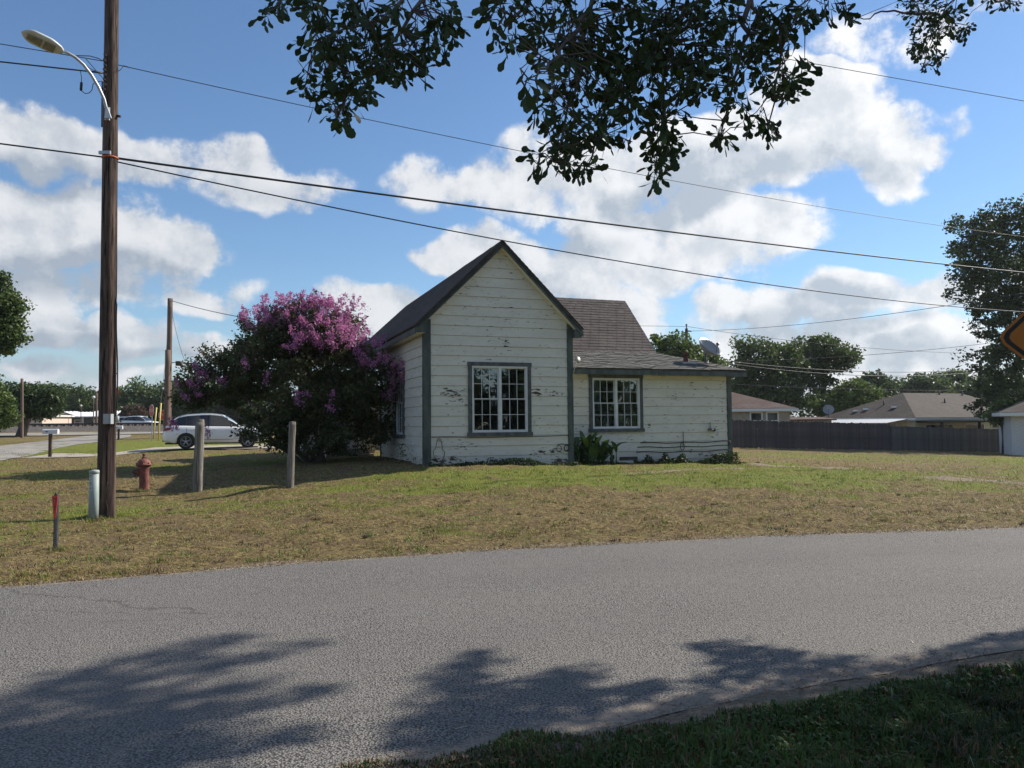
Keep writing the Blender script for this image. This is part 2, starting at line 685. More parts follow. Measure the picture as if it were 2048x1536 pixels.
def ground_material():
    m = bpy.data.materials.new('lawn_soil')
    m.use_nodes = True
    t = m.node_tree
    b = t.nodes['Principled BSDF']
    h = NT(t)
    b.inputs['Roughness'].default_value = .95
    b.inputs['Specular IOR Level'].default_value = .1
    a = h.n('ShaderNodeVertexColor')
    a.layer_name = 'cover'
    s = h.n('ShaderNodeSeparateColor')
    h.put(s.inputs[0], a.outputs[0])
    pos = h.n('ShaderNodeNewGeometry').outputs['Position']
    n1 = h.noise(pos, 14.0, 6.0, .7)
    n2 = h.noise(pos, 2.2, 4.0, .6)
    n3 = h.noise(pos, 55.0, 4.0, .7)
    dry = h.mix(h.smooth(n1, .35, .68), (.095, .068, .036), (.37, .285, .125))
    dry = h.mix(h.math('MULTIPLY', h.smooth(n2, .48, .64), .8), dry, h.mix(n3, (.11, .075, .045), (.27, .19, .115)))
    grn = h.mix(h.smooth(n3, .3, .7), (.10, .122, .022), (.27, .285, .065))
    gf = h.math('ADD', s.outputs[0], h.math('MULTIPLY', h.math('SUBTRACT', h.noise(pos, 5.0, 5.0, .65), .5), 1.3))
    c = h.mix(h.smooth(gf, .28, .62), dry, grn)
    dirt = h.mix(h.smooth(n1, .3, .7), (.22, .17, .12), (.40, .33, .25))
    c = h.mix(h.smooth(h.math('ADD', s.outputs[1], h.math('SUBTRACT', n1, .5)), .3, .7), c, dirt)
    h.put(b.inputs['Base Color'], c)
    bp = h.n('ShaderNodeBump')
    bp.inputs['Strength'].default_value = .9
    bp.inputs['Distance'].default_value = .10
    h.put(bp.inputs['Height'], h.math('ADD', h.noise(pos, 16.0, 6.0, .7), h.math('MULTIPLY', n3, .4)))
    h.put(b.inputs['Normal'], bp.outputs[0])
    return m


me = np_mesh('ground', np.c_[XX.ravel(), YY.ravel(), ZZ.ravel()], quads, 4, ground_material(),
             {'cover': np.c_[GREEN.ravel(), bare.ravel(), np.zeros(ny * nx)]}, smooth=True)
tag(link('ground', me), kind='structure')


def strip(name, left, right, m, lift, n_across=6, ragged=0.0, sub=1.0, attr=True, flat=False):
    """sheet between two polylines that follows the ground"""
    def res(pl, k):
        pl = np.asarray(pl, float)[:, :2]
        s = np.r_[0, np.cumsum(np.linalg.norm(np.diff(pl, axis=0), axis=1))]
        q = np.linspace(0, s[-1], k)
        return np.c_[np.interp(q, s, pl[:, 0]), np.interp(q, s, pl[:, 1])]
    L = max(np.linalg.norm(np.diff(np.asarray(left)[:, :2], axis=0), axis=1).sum(), 1)
    k = int(L / sub) + 2
    a, b = res(left, k), res(right, k)
    t = np.linspace(0, 1, n_across)
    g = a[:, None] * (1 - t)[None, :, None] + b[:, None] * t[None, :, None]
    if ragged:
        d = (b - a) / np.linalg.norm(b - a, axis=1)[:, None]
        q = np.arange(k) * sub
        g[:, 0] += d * ((fbm(q * 1.7, q * 0 + 3, 61, 4) - .47) * ragged)[:, None]
        g[:, -1] += d * ((fbm(q * 1.7, q * 0 + 9, 67, 4) - .47) * ragged)[:, None]
    z = (np.zeros(g.shape[:2]) if flat else base_z(g[..., 0], g[..., 1])) + lift
    v = np.c_[g.reshape(-1, 2), z.ravel()]
    ii = np.arange(k * n_across).reshape(k, n_across)
    q = np.stack([ii[:-1, :-1], ii[:-1, 1:], ii[1:, 1:], ii[1:, :-1]], -1).reshape(-1)
    at = np.zeros((k, n_across, 3))
    at[..., 0] = t[None]
    me = np_mesh(name, v, q, 4, m, {'across': at.reshape(-1, 3)}, smooth=True)
    return tag(link(name, me), kind='structure')


def asphalt_material():
    m = bpy.data.materials.new('chip_seal_asphalt')
    m.use_nodes = True
    t = m.node_tree
    b = t.nodes['Principled BSDF']
    h = NT(t)
    b.inputs['Roughness'].default_value = .85
    b.inputs['Specular IOR Level'].default_value = .25
    pos = h.n('ShaderNodeNewGeometry').outputs['Position']
    a = h.n('ShaderNodeVertexColor')
    a.layer_name = 'across'
    s = h.n('ShaderNodeSeparateColor')
    h.put(s.inputs[0], a.outputs[0])
    v = h.n('ShaderNodeTexVoronoi')
    h.put(v.inputs['Vector'], pos)
    v.inputs['Scale'].default_value = 78.0
    stone = h.mix(h.smooth(v.outputs['Distance'], .25, .75), h.mix(v.outputs['Color'], (.178, .166, .152), (.315, .294, .271)), (.052, .049, .046))
    big = h.noise(pos, .55, 4.0, .55)
    c = h.mix(h.smooth(big, .35, .7), stone, h.mix(.35, stone, (.18, .166, .150)))
    # fine cracks that wander along the road
    warp = h.vmath('ADD', pos, h.vmath('MULTIPLY', h.noise(pos, 1.3, 5.0, .65, out='Color'), (1.0, .55, 0)))
    vc = h.n('ShaderNodeTexVoronoi', feature='DISTANCE_TO_EDGE')
    h.put(vc.inputs['Vector'], h.vmath('MULTIPLY', h.vmath('ADD', h.vmath('MULTIPLY', warp, (1, 1, 0)), h.vmath('MULTIPLY', pos, (0, -.0, 0))), (.05, .45, 1)))
    vc.inputs['Scale'].default_value = 1.0
    crack = h.math('MULTIPLY', h.smooth(vc.outputs['Distance'], .0004, .0028, 1, 0), h.smooth(h.noise(pos, .35, 2.0), .44, .56))
    # smoother darker wheel tracks, and faint stains
    trk = h.math('ADD', h.smooth(h.math('ABSOLUTE', h.math('SUBTRACT', s.outputs[0], .30)), .13, .02), h.smooth(h.math('ABSOLUTE', h.math('SUBTRACT', s.outputs[0], .66)), .13, .02))
    c = h.mix(h.math('MULTIPLY', trk, h.math('MULTIPLY', h.noise(pos, .8, 3.0), .30)), c, (.12, .112, .104))
    stain = h.smooth(h.noise(h.vmath('MULTIPLY', pos, (.5, 1.4, 1)), 1.1, 5.0, .6), .58, .78)
    c = h.mix(h.math('MULTIPLY', stain, .35), c, (.085, .08, .075))
    c = h.mix(h.math('MULTIPLY', crack, .42), c, (.03, .028, .027))
    # dust and sand washed to the edges
    sand = h.mix(h.noise(pos, 30.0, 4.0, .6), (.20, .155, .115), (.36, .30, .24))
    e = h.math('MAXIMUM', h.smooth(s.outputs[0], .91, 1.0), h.smooth(s.outputs[0], .03, 0.0))
    e = h.smooth(h.math('ADD', e, h.math('MULTIPLY', h.math('SUBTRACT', h.noise(pos, 3.0, 5.0, .65), .5), .9)), .45, .85)
    c = h.mix(h.math('MULTIPLY', e, .85), c, sand)
    h.put(b.inputs['Base Color'], c)
    bp = h.n('ShaderNodeBump')
    bp.inputs['Strength'].default_value = .75
    bp.inputs['Distance'].default_value = .009
    hgt = h.math('ADD', h.math('MULTIPLY', v.outputs['Distance'], -1.0), h.math('MULTIPLY', h.noise(pos, 40.0, 4.0, .7), .8))
    h.put(bp.inputs['Height'], hgt)
    h.put(b.inputs['Normal'], bp.outputs[0])
    return m


ASPHALT = asphalt_material()
strip('road', FAR, NEAR, ASPHALT, .0045, 14, ragged=.16, sub=.12, flat=True)

CONC = mat('old_concrete', (.30, .265, .22), (.42, .37, .305), rough=.9, scale=2.2, bump=.3, bscale=30)
STREET = mat('pale_worn_street', (.235, .215, .19), (.32, .295, .26), rough=.9, scale=1.4, bump=.3, bscale=40)
# side street that runs up from the left to the road along the tracks
st_l = [(-42, 12, 0), (-34, 20, 0)] + [G(*q) for q in [(0, 923), (41, 916), (83, 906), (116, 897), (150, 890.5), (198, 885), (235, 879), (262, 874)]]
st_r = [(-52, 20, 0), (-42, 28, 0)] + [G(*q) for q in [(0, 893), (58, 886), (100, 881.5), (144, 876), (170, 873), (200, 871.5), (235, 870.5), (262, 870)]]
strip('side_street', st_l, st_r, STREET, .035, 7, ragged=.35, sub=.6)
a0 = G(140, 869.5)
rl = [(-75, 56.5), (-45, 57.2), (-24, 58), (-10, 58.5), (40, 62)]
rr = [(-75, 61), (-45, 61.7), (-24, 62.4), (-10, 63), (40, 66.5)]
strip('track_side_road', rl, rr, STREET, .07, 5, ragged=.4, sub=.8)
dl = [G(*q) for q in [(40, 918.5), (100, 917.5), (198, 914.5), (231, 912.5), (312, 903), (420, 900.5), (531, 898.5), (600, 897.5)]]
dr = [G(*q) for q in [(110, 908.5), (150, 909), (198, 909), (231, 907), (312, 896.5), (420, 892.5), (531, 890.5), (600, 889.5)]]
strip('driveway', dl, dr, CONC, .05, 4, ragged=.1, sub=.4)
# ------------------------------------------------------------------ grass
GRASS = leaf_mat('grass_blades', .25, .6)


def blades(name, pts, h, w, lean, az_, col, seg=1, mi=GRASS):
    n = len(pts)
    d = np.c_[np.cos(az_), np.sin(az_), np.zeros(n)]
    side = np.c_[-np.sin(az_), np.cos(az_), np.zeros(n)]
    up = np.array([0, 0, 1.0])[None]
    p0 = pts - side * (w / 2)[:, None]
    p1 = pts + side * (w / 2)[:, None]
    tip = pts + d * (h * np.sin(lean))[:, None] + up * (h * np.cos(lean))[:, None]
    if seg == 1:
        v = np.stack([p0, p1, tip], 1).reshape(-1, 3)
        f = np.arange(n * 3)
        cc = np.repeat(col, 3, 0)
        me = np_mesh(name, v, f, 3, mi, {'col': cc})
    else:
        l2 = lean * .45
        mid = pts + d * (h * .55 * np.sin(l2))[:, None] + up * (h * .55 * np.cos(l2))[:, None]
        m0 = mid - side * (w * .42)[:, None]
        m1 = mid + side * (w * .42)[:, None]
        v = np.stack([p0, p1, m1, m0, tip], 1).reshape(-1, 3)
        b = np.arange(n)[:, None] * 5
        f = (b + np.array([0, 1, 2, 0, 2, 3, 3, 2, 4])[None]).reshape(-1)
        cc = np.repeat(col, 5, 0)
        me = np_mesh(name, v, f, 3, mi, {'col': cc})
    return me


def lawn_blades(n, py0, py1, hs, ws, px0=-260, px1=2300):
    # even in the picture = denser near by, as turf reads
    px = rng.uniform(px0, px1, n)
    py = py0 + (py1 - py0) * rng.uniform(0, 1, n) ** 1.0
    g = ground_at(px, py)
    x, y = g[:, 0], g[:, 1]
    ok = (y > far_y(x) - .05 + .1 * (vnoise(x * 3, y * 3, 8) - .5)) & (y < 47)
    # not inside the house
    lu = (x + 2.26) * .9397 + (y - 20) * .342
    lv = -(x + 2.26) * .342 + (y - 20) * .9397
    ok &= ~((lu > 0) & (lu < 4.2) & (lv > -.02)) & ~((lu > 4) & (lu < 9.95) & (lv > .72))
    # bare brown patches between the tufts
    cl_ = fbm(x * 2.4, y * 3.2, 53, 3) * .75 + fbm(x * .5, y * .9, 58, 2) * .35
    ok &= rng.uniform(0, 1, n) < np.clip((cl_ - .34) * 6, .10, 1)
    ok &= rng.uniform(0, 1, n) > path_mask(x, y) * 1.05
    g = g[ok]
    x, y = g[:, 0], g[:, 1]
    n = len(g)
    gr = greenness(x, y) + (fbm(x * 3.3, y * 3.3, 31, 3) - .44) * 1.5
    isg = rng.uniform(0, 1, n) < np.clip((gr - .02) * 1.35, .07, .95)
    scale = np.clip(y / 11, .9, 2.6)
    clump = fbm(x * 1.6, y * 1.6, 77, 3)
    h = rng.uniform(.5, 1.3, n) * hs * scale ** .5 * np.where(isg, 1.0, .9) * (.5 + clump)
    w = rng.uniform(.6, 1.2, n) * ws * scale
    lean = np.where(isg, rng.uniform(.4, 1.25, n), rng.uniform(.85, 1.50, n))
    gc = np.c_[rng.uniform(.12, .27, n), rng.uniform(.165, .30, n), rng.uniform(.022, .05, n)]
    dc = np.c_[rng.uniform(.17, .52, n), np.zeros(n), np.zeros(n)]
    dc[:, 1] = dc[:, 0] * rng.uniform(.70, .80, n)
    dc[:, 2] = dc[:, 0] * rng.uniform(.28, .40, n)
    brown = rng.uniform(0, 1, n) < np.clip((fbm(x * 1.8, y * 2.4, 91, 3) - .36) * 3, 0, .7)
    dc[brown] *= np.array([.55, .49, .45])
    col = np.where(isg[:, None], gc, dc)
    return g, h, w, lean, rng.uniform(0, 2 * math.pi, n), col


g, h_, w_, le, az_, col = lawn_blades(420000, 905, 1180, .062, .0095)
zb = (fbm(g[:, 0] * 2.2, g[:, 1] * 2.2, 3, 4) - .47) * .13 + (fbm(g[:, 0] * 7, g[:, 1] * 7, 9, 2) - .37) * .06 + .010
dd = np.clip((g[:, 1] - far_y(g[:, 0])) / .35, 0, 1)
g[:, 2] += zb * dd + mound(g[:, 0], g[:, 1])
o = link('lawn_grass', blades('lawn_grass', g, h_, w_, le, az_, col))
tag(o, 'short dry and green mown grass of the lawn', 'grass', kind='stuff')

# dark tufts and heaps of clippings left by the mower
cx = rng.uniform(-150, 2200, 900)
cy = rng.uniform(955, 1165, 900)
cg_ = ground_at(cx, cy)
keep = (cg_[:, 1] > far_y(cg_[:, 0]) + .05) & (cg_[:, 1] < 19)
cg_ = cg_[keep]
cg_[:, 2] += (fbm(cg_[:, 0] * 2.2, cg_[:, 1] * 2.2, 3, 4) - .47) * .10
pts, hh, ww, ll, aa, cc = [], [], [], [], [], []
for c in cg_:
    k = int(rng.integers(14, 46))
    r = rng.uniform(.03, .15) * (1.6 if rng.uniform() < .12 else 1)
    q = rng.normal(0, 1, (k, 3)) * np.array([r, r * .7, 0]) * .6
    pts.append(c + q)
    hh.append(rng.uniform(.03, .075, k))
    ww.append(rng.uniform(.010, .018, k))
    ll.append(rng.uniform(.3, 1.2, k))
    aa.append(rng.uniform(0, 6.28, k))
    b = rng.uniform(.05, .13, k)
    cc.append(np.c_[b, b * .72, b * .42])
o = link('grass_clippings', blades('grass_clippings', np.concatenate(pts), np.concatenate(hh), np.concatenate(ww), np.concatenate(ll), np.concatenate(aa), np.concatenate(cc)))
tag(o, 'dark brown clumps of mown grass clippings scattered on the lawn', 'grass clippings', kind='stuff')

pts, hh = [], []
for (px_, py_, Y_, r0) in ((212, 1040, 13.3, .16), (187, 1037, 13.05, .10), (289, 980, 17, .13), (396, 990, 16.6, .11), (581, 987, 16.6, .09), (110, 1100, 9.85, .04), (100, 917, 32, .1)):
    q_ = P(px_, py_, Y_)
    k_ = 260
    a_ = rng.uniform(0, 6.283, k_)
    r_ = r0 + np.abs(rng.normal(0, .07, k_))
    pts.append(np.c_[q_[0] + r_ * np.cos(a_), q_[1] + r_ * np.sin(a_), np.full(k_, q_[2] - .01)])
    hh.append(rng.uniform(.04, .13, k_) * np.exp(-(r_ - r0) / .12))
pts, hh = np.concatenate(pts), np.concatenate(hh)
k_ = len(pts)
cc = np.where((rng.uniform(0, 1, k_) < .55)[:, None], np.c_[rng.uniform(.12, .22, k_), rng.uniform(.16, .26, k_), rng.uniform(.03, .06, k_)], np.c_[rng.uniform(.2, .45, k_)] * np.array([[1, .8, .45]]))
o = link('uncut_tufts', blades('uncut_tufts', pts, hh, rng.uniform(.008, .014, k_), rng.uniform(.1, .8, k_), rng.uniform(0, 6.283, k_), cc))
tag(o, 'uncut grass tufts round the feet of poles and posts', 'grass', kind='stuff')

tx = rng.uniform(-200, 2250, 520)
ty = 940 + 190 * rng.uniform(0, 1, 520) ** 1.6
tg_ = ground_at(tx, ty)
tg_ = tg_[(tg_[:, 1] > far_y(tg_[:, 0]) + .1) & (tg_[:, 1] < 19.3)]
pts, hh, cc = [], [], []
for c in tg_:
    k_ = int(rng.integers(12, 40))
    r_ = rng.uniform(.03, .11)
    q_ = c + rng.normal(0, 1, (k_, 3)) * np.array([r_, r_, 0])
    q_[:, 2] = base_z(q_[:, 0], q_[:, 1]) + (fbm(q_[:, 0] * 2.2, q_[:, 1] * 2.2, 3, 4) - .47) * .13 + mound(q_[:, 0], q_[:, 1])
    pts.append(q_)
    hh.append(rng.uniform(.04, .10, k_))
    cc.append(np.c_[rng.uniform(.08, .18, k_), rng.uniform(.13, .24, k_), rng.uniform(.02, .05, k_)] * rng.uniform(.7, 1.1))
pts, hh, cc = np.concatenate(pts), np.concatenate(hh), np.concatenate(cc)
k_ = len(pts)
o = link('lawn_weeds', blades('lawn_weeds', pts, hh, rng.uniform(.010, .02, k_), rng.uniform(.2, 1.1, k_), rng.uniform(0, 6.283, k_), cc))
tag(o, 'green weed tufts scattered through the mown lawn', 'weeds', kind='stuff')

# longer grass on the near verge
n = 130000
x = rng.uniform(-2.2, 8.5, n)
y = near_y(x) - np.abs(rng.normal(0, 1, n)) * 1.25 + .03 + (fbm(x * 1.1, x * 0, 15, 4) - .36) * .7 + (vnoise(x * 7, x * 0, 16) - .5) * .12
y += .17 - .17 * np.clip(x + .8, 0, 3.4)
k = (y > 1.6)
x, y = x[k], y[k]
n = len(x)
tuft = fbm(x * 2.6, y * 2.6, 41, 3)
edge = np.clip((near_y(x) - y) / .5, 0, 1)
h_ = rng.uniform(.025, .10, n) * (.2 + 1.6 * tuft) * (.45 + .55 * edge)
k2 = rng.uniform(0, 1, n) < np.clip((tuft - .22) * 5, .12, 1)
long_ = rng.uniform(0, 1, n) < .0011
h_[long_] = rng.uniform(.14, .26, long_.sum())
w_ = rng.uniform(.004, .012, n)
w_[long_] = .003
le = rng.uniform(.1, 1.25, n)
le[long_] = rng.uniform(.9, 1.45, long_.sum())
b = fbm(x * 1.9, y * 1.9, 63, 3)
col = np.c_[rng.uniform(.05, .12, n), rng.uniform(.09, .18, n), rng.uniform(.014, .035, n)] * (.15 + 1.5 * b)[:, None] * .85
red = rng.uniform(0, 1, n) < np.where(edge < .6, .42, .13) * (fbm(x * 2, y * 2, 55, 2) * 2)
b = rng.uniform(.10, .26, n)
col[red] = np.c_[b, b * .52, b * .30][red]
b = rng.uniform(.2, .42, n)
col[long_] = np.c_[b, b * .9, b * .55][long_]
z = np.maximum((fbm(x * 2.2, y * 2.2, 3, 4) - .47) * .13 * np.clip((near_y(x) - y) / 1.3, 0, 1), .002)
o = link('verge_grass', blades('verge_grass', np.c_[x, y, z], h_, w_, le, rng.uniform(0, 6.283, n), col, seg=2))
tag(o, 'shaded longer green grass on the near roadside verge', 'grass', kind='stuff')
# dead stems, soil crumbs and thatch along the ragged edge of the road
n = 11000
x = rng.uniform(-2.2, 9, n)
y = near_y(x) + rng.normal(0, .13, n) - .06 + (fbm(x * 1.6, x * 0, 19, 3) - .47) * .5
b = rng.uniform(.12, .38, n)
col = np.c_[b, b * rng.uniform(.66, .84, n), b * rng.uniform(.40, .62, n)]
o = link('edge_thatch', blades('edge_thatch', np.c_[x, y, np.full(n, .006)], rng.uniform(.006, .035, n), rng.uniform(.004, .012, n), rng.uniform(1.0, 1.5, n), rng.uniform(0, 6.283, n), col))
tag(o, 'brown dead grass and soil crumbs along the near road edge', 'thatch', kind='stuff')
n = 14000
x = rng.uniform(-9, 22, n)
y = far_y(x) + rng.normal(0, .07, n) + .02 + (fbm(x * 2.1, x * 0, 29, 3) - .47) * .22
b = rng.uniform(.10, .42, n)
col = np.c_[b, b * rng.uniform(.68, .82, n), b * rng.uniform(.34, .5, n)]
o = link('edge_thatch', blades('edge_thatch', np.c_[x, y, np.full(n, .006)], rng.uniform(.012, .06, n), rng.uniform(.006, .016, n), rng.uniform(.7, 1.5, n), rng.uniform(0, 6.283, n), col))
tag(o, 'straw-coloured thatch creeping over the far road edge', 'thatch', kind='stuff')
# small broad weeds in the verge
n = 5200
x = rng.uniform(-1.6, 7, n)
y = near_y(x) - .25 - np.abs(rng.normal(0, 1, n)) * 1.0
k = (y > 1.8) & (fbm(x * 1.7, y * 1.7, 23, 3) > .42)
x, y = x[k], y[k]
n = len(x)
b = rng.uniform(.7, 1.3, n)
o = link('verge_weeds', blades('verge_weeds', np.c_[x, y, rng.uniform(.01, .05, n)], rng.uniform(.025, .05, n), rng.uniform(.016, .03, n), rng.uniform(.7, 1.5, n), rng.uniform(0, 6.283, n), np.c_[.06 * b, .11 * b, .022 * b], seg=2))
tag(o, 'low broad-leaved weeds among the near verge grass', 'weeds', kind='stuff')

# stray bits on the road
n = 170
x = rng.uniform(-5, 9, n)
y = near_y(x) + (far_y(x) - near_y(x)) * np.clip(np.r_[rng.uniform(.02, .2, 110), rng.uniform(.2, .97, n - 110)], 0, 1)
b = rng.uniform(.25, .55, n)
o = link('road_litter', blades('road_litter', np.c_[x, y, np.full(n, .008)], rng.uniform(.02, .09, n), rng.uniform(.004, .012, n), rng.uniform(1.35, 1.52, n), rng.uniform(0, 6.283, n), np.c_[b, b * .9, b * .6]))
tag(o, 'stray straw and leaf bits lying on the road', 'litter', kind='stuff')

# ------------------------------------------------------------------ railway
BALLAST = mat('railway_ballast', (.055, .048, .042), (.135, .115, .098), rough=.95, scale=5, detail=6, bump=1.0, bscale=9)
prof = [(64.2, 1.02), (66.6, 1.12), (68.6, 1.60), (71.8, 1.62), (74.5, 1.1), (77, .95)]
v, f = [], []
xr = np.arange(-110, 8.1, 1.0)
for i, x in enumerate(xr):
    for (y, z) in prof:
        v.append((x, y + .03 * x, z + (0 if z > 1.5 else (vnoise(np.array([x * .7]), np.array([y]), 4)[0] - .5) * .22)))
m_ = len(prof)
for i in range(len(xr) - 1):
    for j in range(m_ - 1):
        f.append((i * m_ + j, (i + 1) * m_ + j, (i + 1) * m_ + j + 1, i * m_ + j + 1))
tag(MB().add(v, f, 0, True).build('railway_embankment', BALLAST), kind='structure')
RUST = mat('rail_steel', (.05, .035, .03), (.10, .065, .05), rough=.6, scale=3)
TIE = mat('dark_timber_tie', (.05, .042, .036), (.085, .07, .06), rough=.9, scale=3)
tr = empty('railway_track', (-50, 70 - 1.5, 1.6))
tag(tr, 'dark rails along the top of the ballast bank on the left', 'railway track')
for dy in (-.72, .72):
    mb = MB()
    mb.box((-60, -.035, .12), (58, .035, .27))
    ob = mb.build('rail', RUST, tr)
    ob.location = (0, dy, 0)
    ob.rotation_euler = (0, 0, .03)
tm = MB().box((-.115, -1.3, -.02), (.115, 1.3, .12)).mesh('sleeper', TIE)
for i in range(100):
    x = -42 + i * .62
    link('sleeper', tm, tr, Matrix.Translation((x, .03 * x, 0)))

# ------------------------------------------------------------------ the white house
HA = R(20.0)
HO = P(850, 846.5, 20.0)
HO[2] = 0.0
house = empty('white_house', HO, HA)
tag(house, 'weathered white clapboard house with steep gable and peeling paint', 'house')


def paint_material(name, col, col2, strong):
    m = bpy.data.materials.new(name)
    m.use_nodes = True
    t = m.node_tree
    b = t.nodes['Principled BSDF']
    h = NT(t)
    b.inputs['Specular IOR Level'].default_value = .3
    tcn = h.n('ShaderNodeTexCoord')
    p = tcn.outputs['Object']
    base = h.mix(h.smooth(h.noise(h.vmath('MULTIPLY', p, (1, 1, 3)), 1.3, 5.0, .6), .3, .75), col, col2)
    streak = h.smooth(h.noise(h.vmath('MULTIPLY', p, (3, 3, 26)), 1.0, 5.0, .65), .52, .80)
    base = h.mix(h.math('MULTIPLY', streak, .2), base, (.36, .34, .30))
    # flaked spots: stretched along the board, more of them in worn patches
    sp = h.noise(h.vmath('MULTIPLY', p, (6.0, 6.0, 19.0)), 1.0, 6.0, .62)
    worn = h.smooth(h.noise(p, 1.1, 2.0, .5), .48, .78)
    acc = h.math('MULTIPLY', worn, .075)
    for (x, z, rx, rz, w) in strong:
        d = h.vmath('MULTIPLY', h.vmath('SUBTRACT', p, (x, 0, z)), (1 / rx, 0, 1 / rz))
        acc = h.math('ADD', acc, h.math('MULTIPLY', h.math('MAXIMUM', h.math('SUBTRACT', 1.0, h.vmath('DOT_PRODUCT', d, d)), 0.0), w))
    k = h.smooth(h.math('ADD', sp, acc), .652, .674)
    wood = h.mix(h.noise(p, 40.0, 3.0), (.030, .021, .017), (.085, .050, .038))
    grey_wood = h.mix(h.noise(h.vmath('MULTIPLY', p, (6, 6, 50)), 1.0, 4.0), (.20, .18, .155), (.38, .35, .31))
    thin = h.smooth(h.math('ADD', sp, acc), .57, .655)
    base = h.mix(h.math('MULTIPLY', thin, .28), base, grey_wood)
    nails = h.smooth(h.noise(h.vmath('MULTIPLY', p, (2.2, 2.2, 14)), 1.0, 3.0, .7), .66, .74)
    base = h.mix(h.math('MULTIPLY', nails, .35), base, (.28, .22, .16))
    c = h.mix(k, base, wood)
    # soil splash along the foot
    sx = h.n('ShaderNodeSeparateXYZ')
    h.put(sx.inputs[0], p)
    foot = h.math('MULTIPLY', h.smooth(h.math('ADD', sx.outputs[2], h.math('MULTIPLY', h.noise(p, 3.0, 4.0), .3)), .95, .52), .35)
    c = h.mix(foot, c, (.30, .25, .19))
    h.put(b.inputs['Base Color'], c)
    b.inputs['Roughness'].default_value = .62
    bp = h.n('ShaderNodeBump')
    bp.inputs['Strength'].default_value = .35
    bp.inputs['Distance'].default_value = .01
    h.put(bp.inputs['Height'], h.math('SUBTRACT', h.math('MULTIPLY', h.noise(h.vmath('MULTIPLY', p, (4, 4, 60)), 1.0, 4.0), .5), k))
    h.put(b.inputs['Normal'], bp.outputs[0])
    return m


PAINT = paint_material('peeling_white_paint', (.605, .57, .485), (.685, .65, .56),
                       [(.72, 2.40, .42, .16, .13), (3.10, 2.42, .22, .14, .17), (2.1, 3.75, .5, .25, .08), (3.6, 2.4, .3, .1, .10), (.6, .62, .8, .16, .17),
                        (3.5, .78, .7, .16, .15), (1.1, 2.15, .5, .12, .09), (2.2, 4.35, .7, .2, .05), (3.8, .52, .35, .14, .22), (2.0, .6, .8, .12, .10), (9.2, .55, .5, .12, .17), (1.0, 1.0, .5, .2, .07)])
TRIM = mat('grey_teal_trim_paint', (.046, .058, .052), (.092, .108, .096), rough=.6, scale=5, detail=6, stretch=(1, 1, .35), bump=.4, bscale=30)
TRIMD = mat('dark_trim_paint', (.055, .062, .062), (.11, .115, .11), rough=.65, scale=7, detail=6, bump=.3, bscale=40)
WHITEV = mat('white_window_vinyl', (.58, .59, .59), (.66, .66, .65), rough=.35, scale=5)
SOFFIT = mat('cream_soffit_paint', (.66, .62, .50), (.74, .70, .58), rough=.7, scale=4)
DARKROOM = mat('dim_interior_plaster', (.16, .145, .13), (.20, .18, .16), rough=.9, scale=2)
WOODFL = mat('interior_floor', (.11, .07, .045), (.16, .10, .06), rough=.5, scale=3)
BLACK = mat('black_cable_sheath', (.015, .015, .016), (.03, .03, .03), rough=.5, scale=20)


def shingle_material(name, a, b2):
    m = bpy.data.materials.new(name)
    m.use_nodes = True
    t = m.node_tree
    b = t.nodes['Principled BSDF']
    h = NT(t)
    b.inputs['Roughness'].default_value = .9
    b.inputs['Specular IOR Level'].default_value = .25
    pos = h.n('ShaderNodeNewGeometry').outputs['Position']
    oi = h.n('ShaderNodeObjectInfo')
    c = h.mix(h.smooth(h.noise(pos, 7.0, 4.0, .6), .3, .7), a, b2)
    c = h.mix(h.math('MULTIPLY', h.smooth(h.noise(pos, 130.0, 2.0), .4, .7), .55), c, tuple(x * .45 for x in a))
    vt = h.n('ShaderNodeTexVoronoi')
    h.put(vt.inputs['Vector'], h.vmath('MULTIPLY', pos, (1, 1, 1.6)))
    vt.inputs['Scale'].default_value = 4.2
    c = h.mix(h.math('MULTIPLY', h.smooth(vt.outputs['Color'], .2, .9), .45), c, tuple(x * .5 for x in a))
    c = h.mix(h.math('MULTIPLY', oi.outputs['Random'], .35), c, tuple(x * .55 for x in a))
    c = h.mix(h.math('MULTIPLY', h.smooth(h.noise(pos, .9, 4.0), .5, .75), .3), c, (.15, .14, .12))
    h.put(b.inputs['Base Color'], c)
    bp = h.n('ShaderNodeBump')
    bp.inputs['Strength'].default_value = .5
    bp.inputs['Distance'].default_value = .006
    h.put(bp.inputs['Height'], h.noise(pos, 150.0, 2.0))
    h.put(b.inputs['Normal'], bp.outputs[0])
    return m


SHB = shingle_material('brown_asphalt_shingle', (.098, .080, .073), (.142, .118, .107))
SHG = shingle_material('grey_worn_shingle', (.115, .112, .102), (.185, .178, .160))


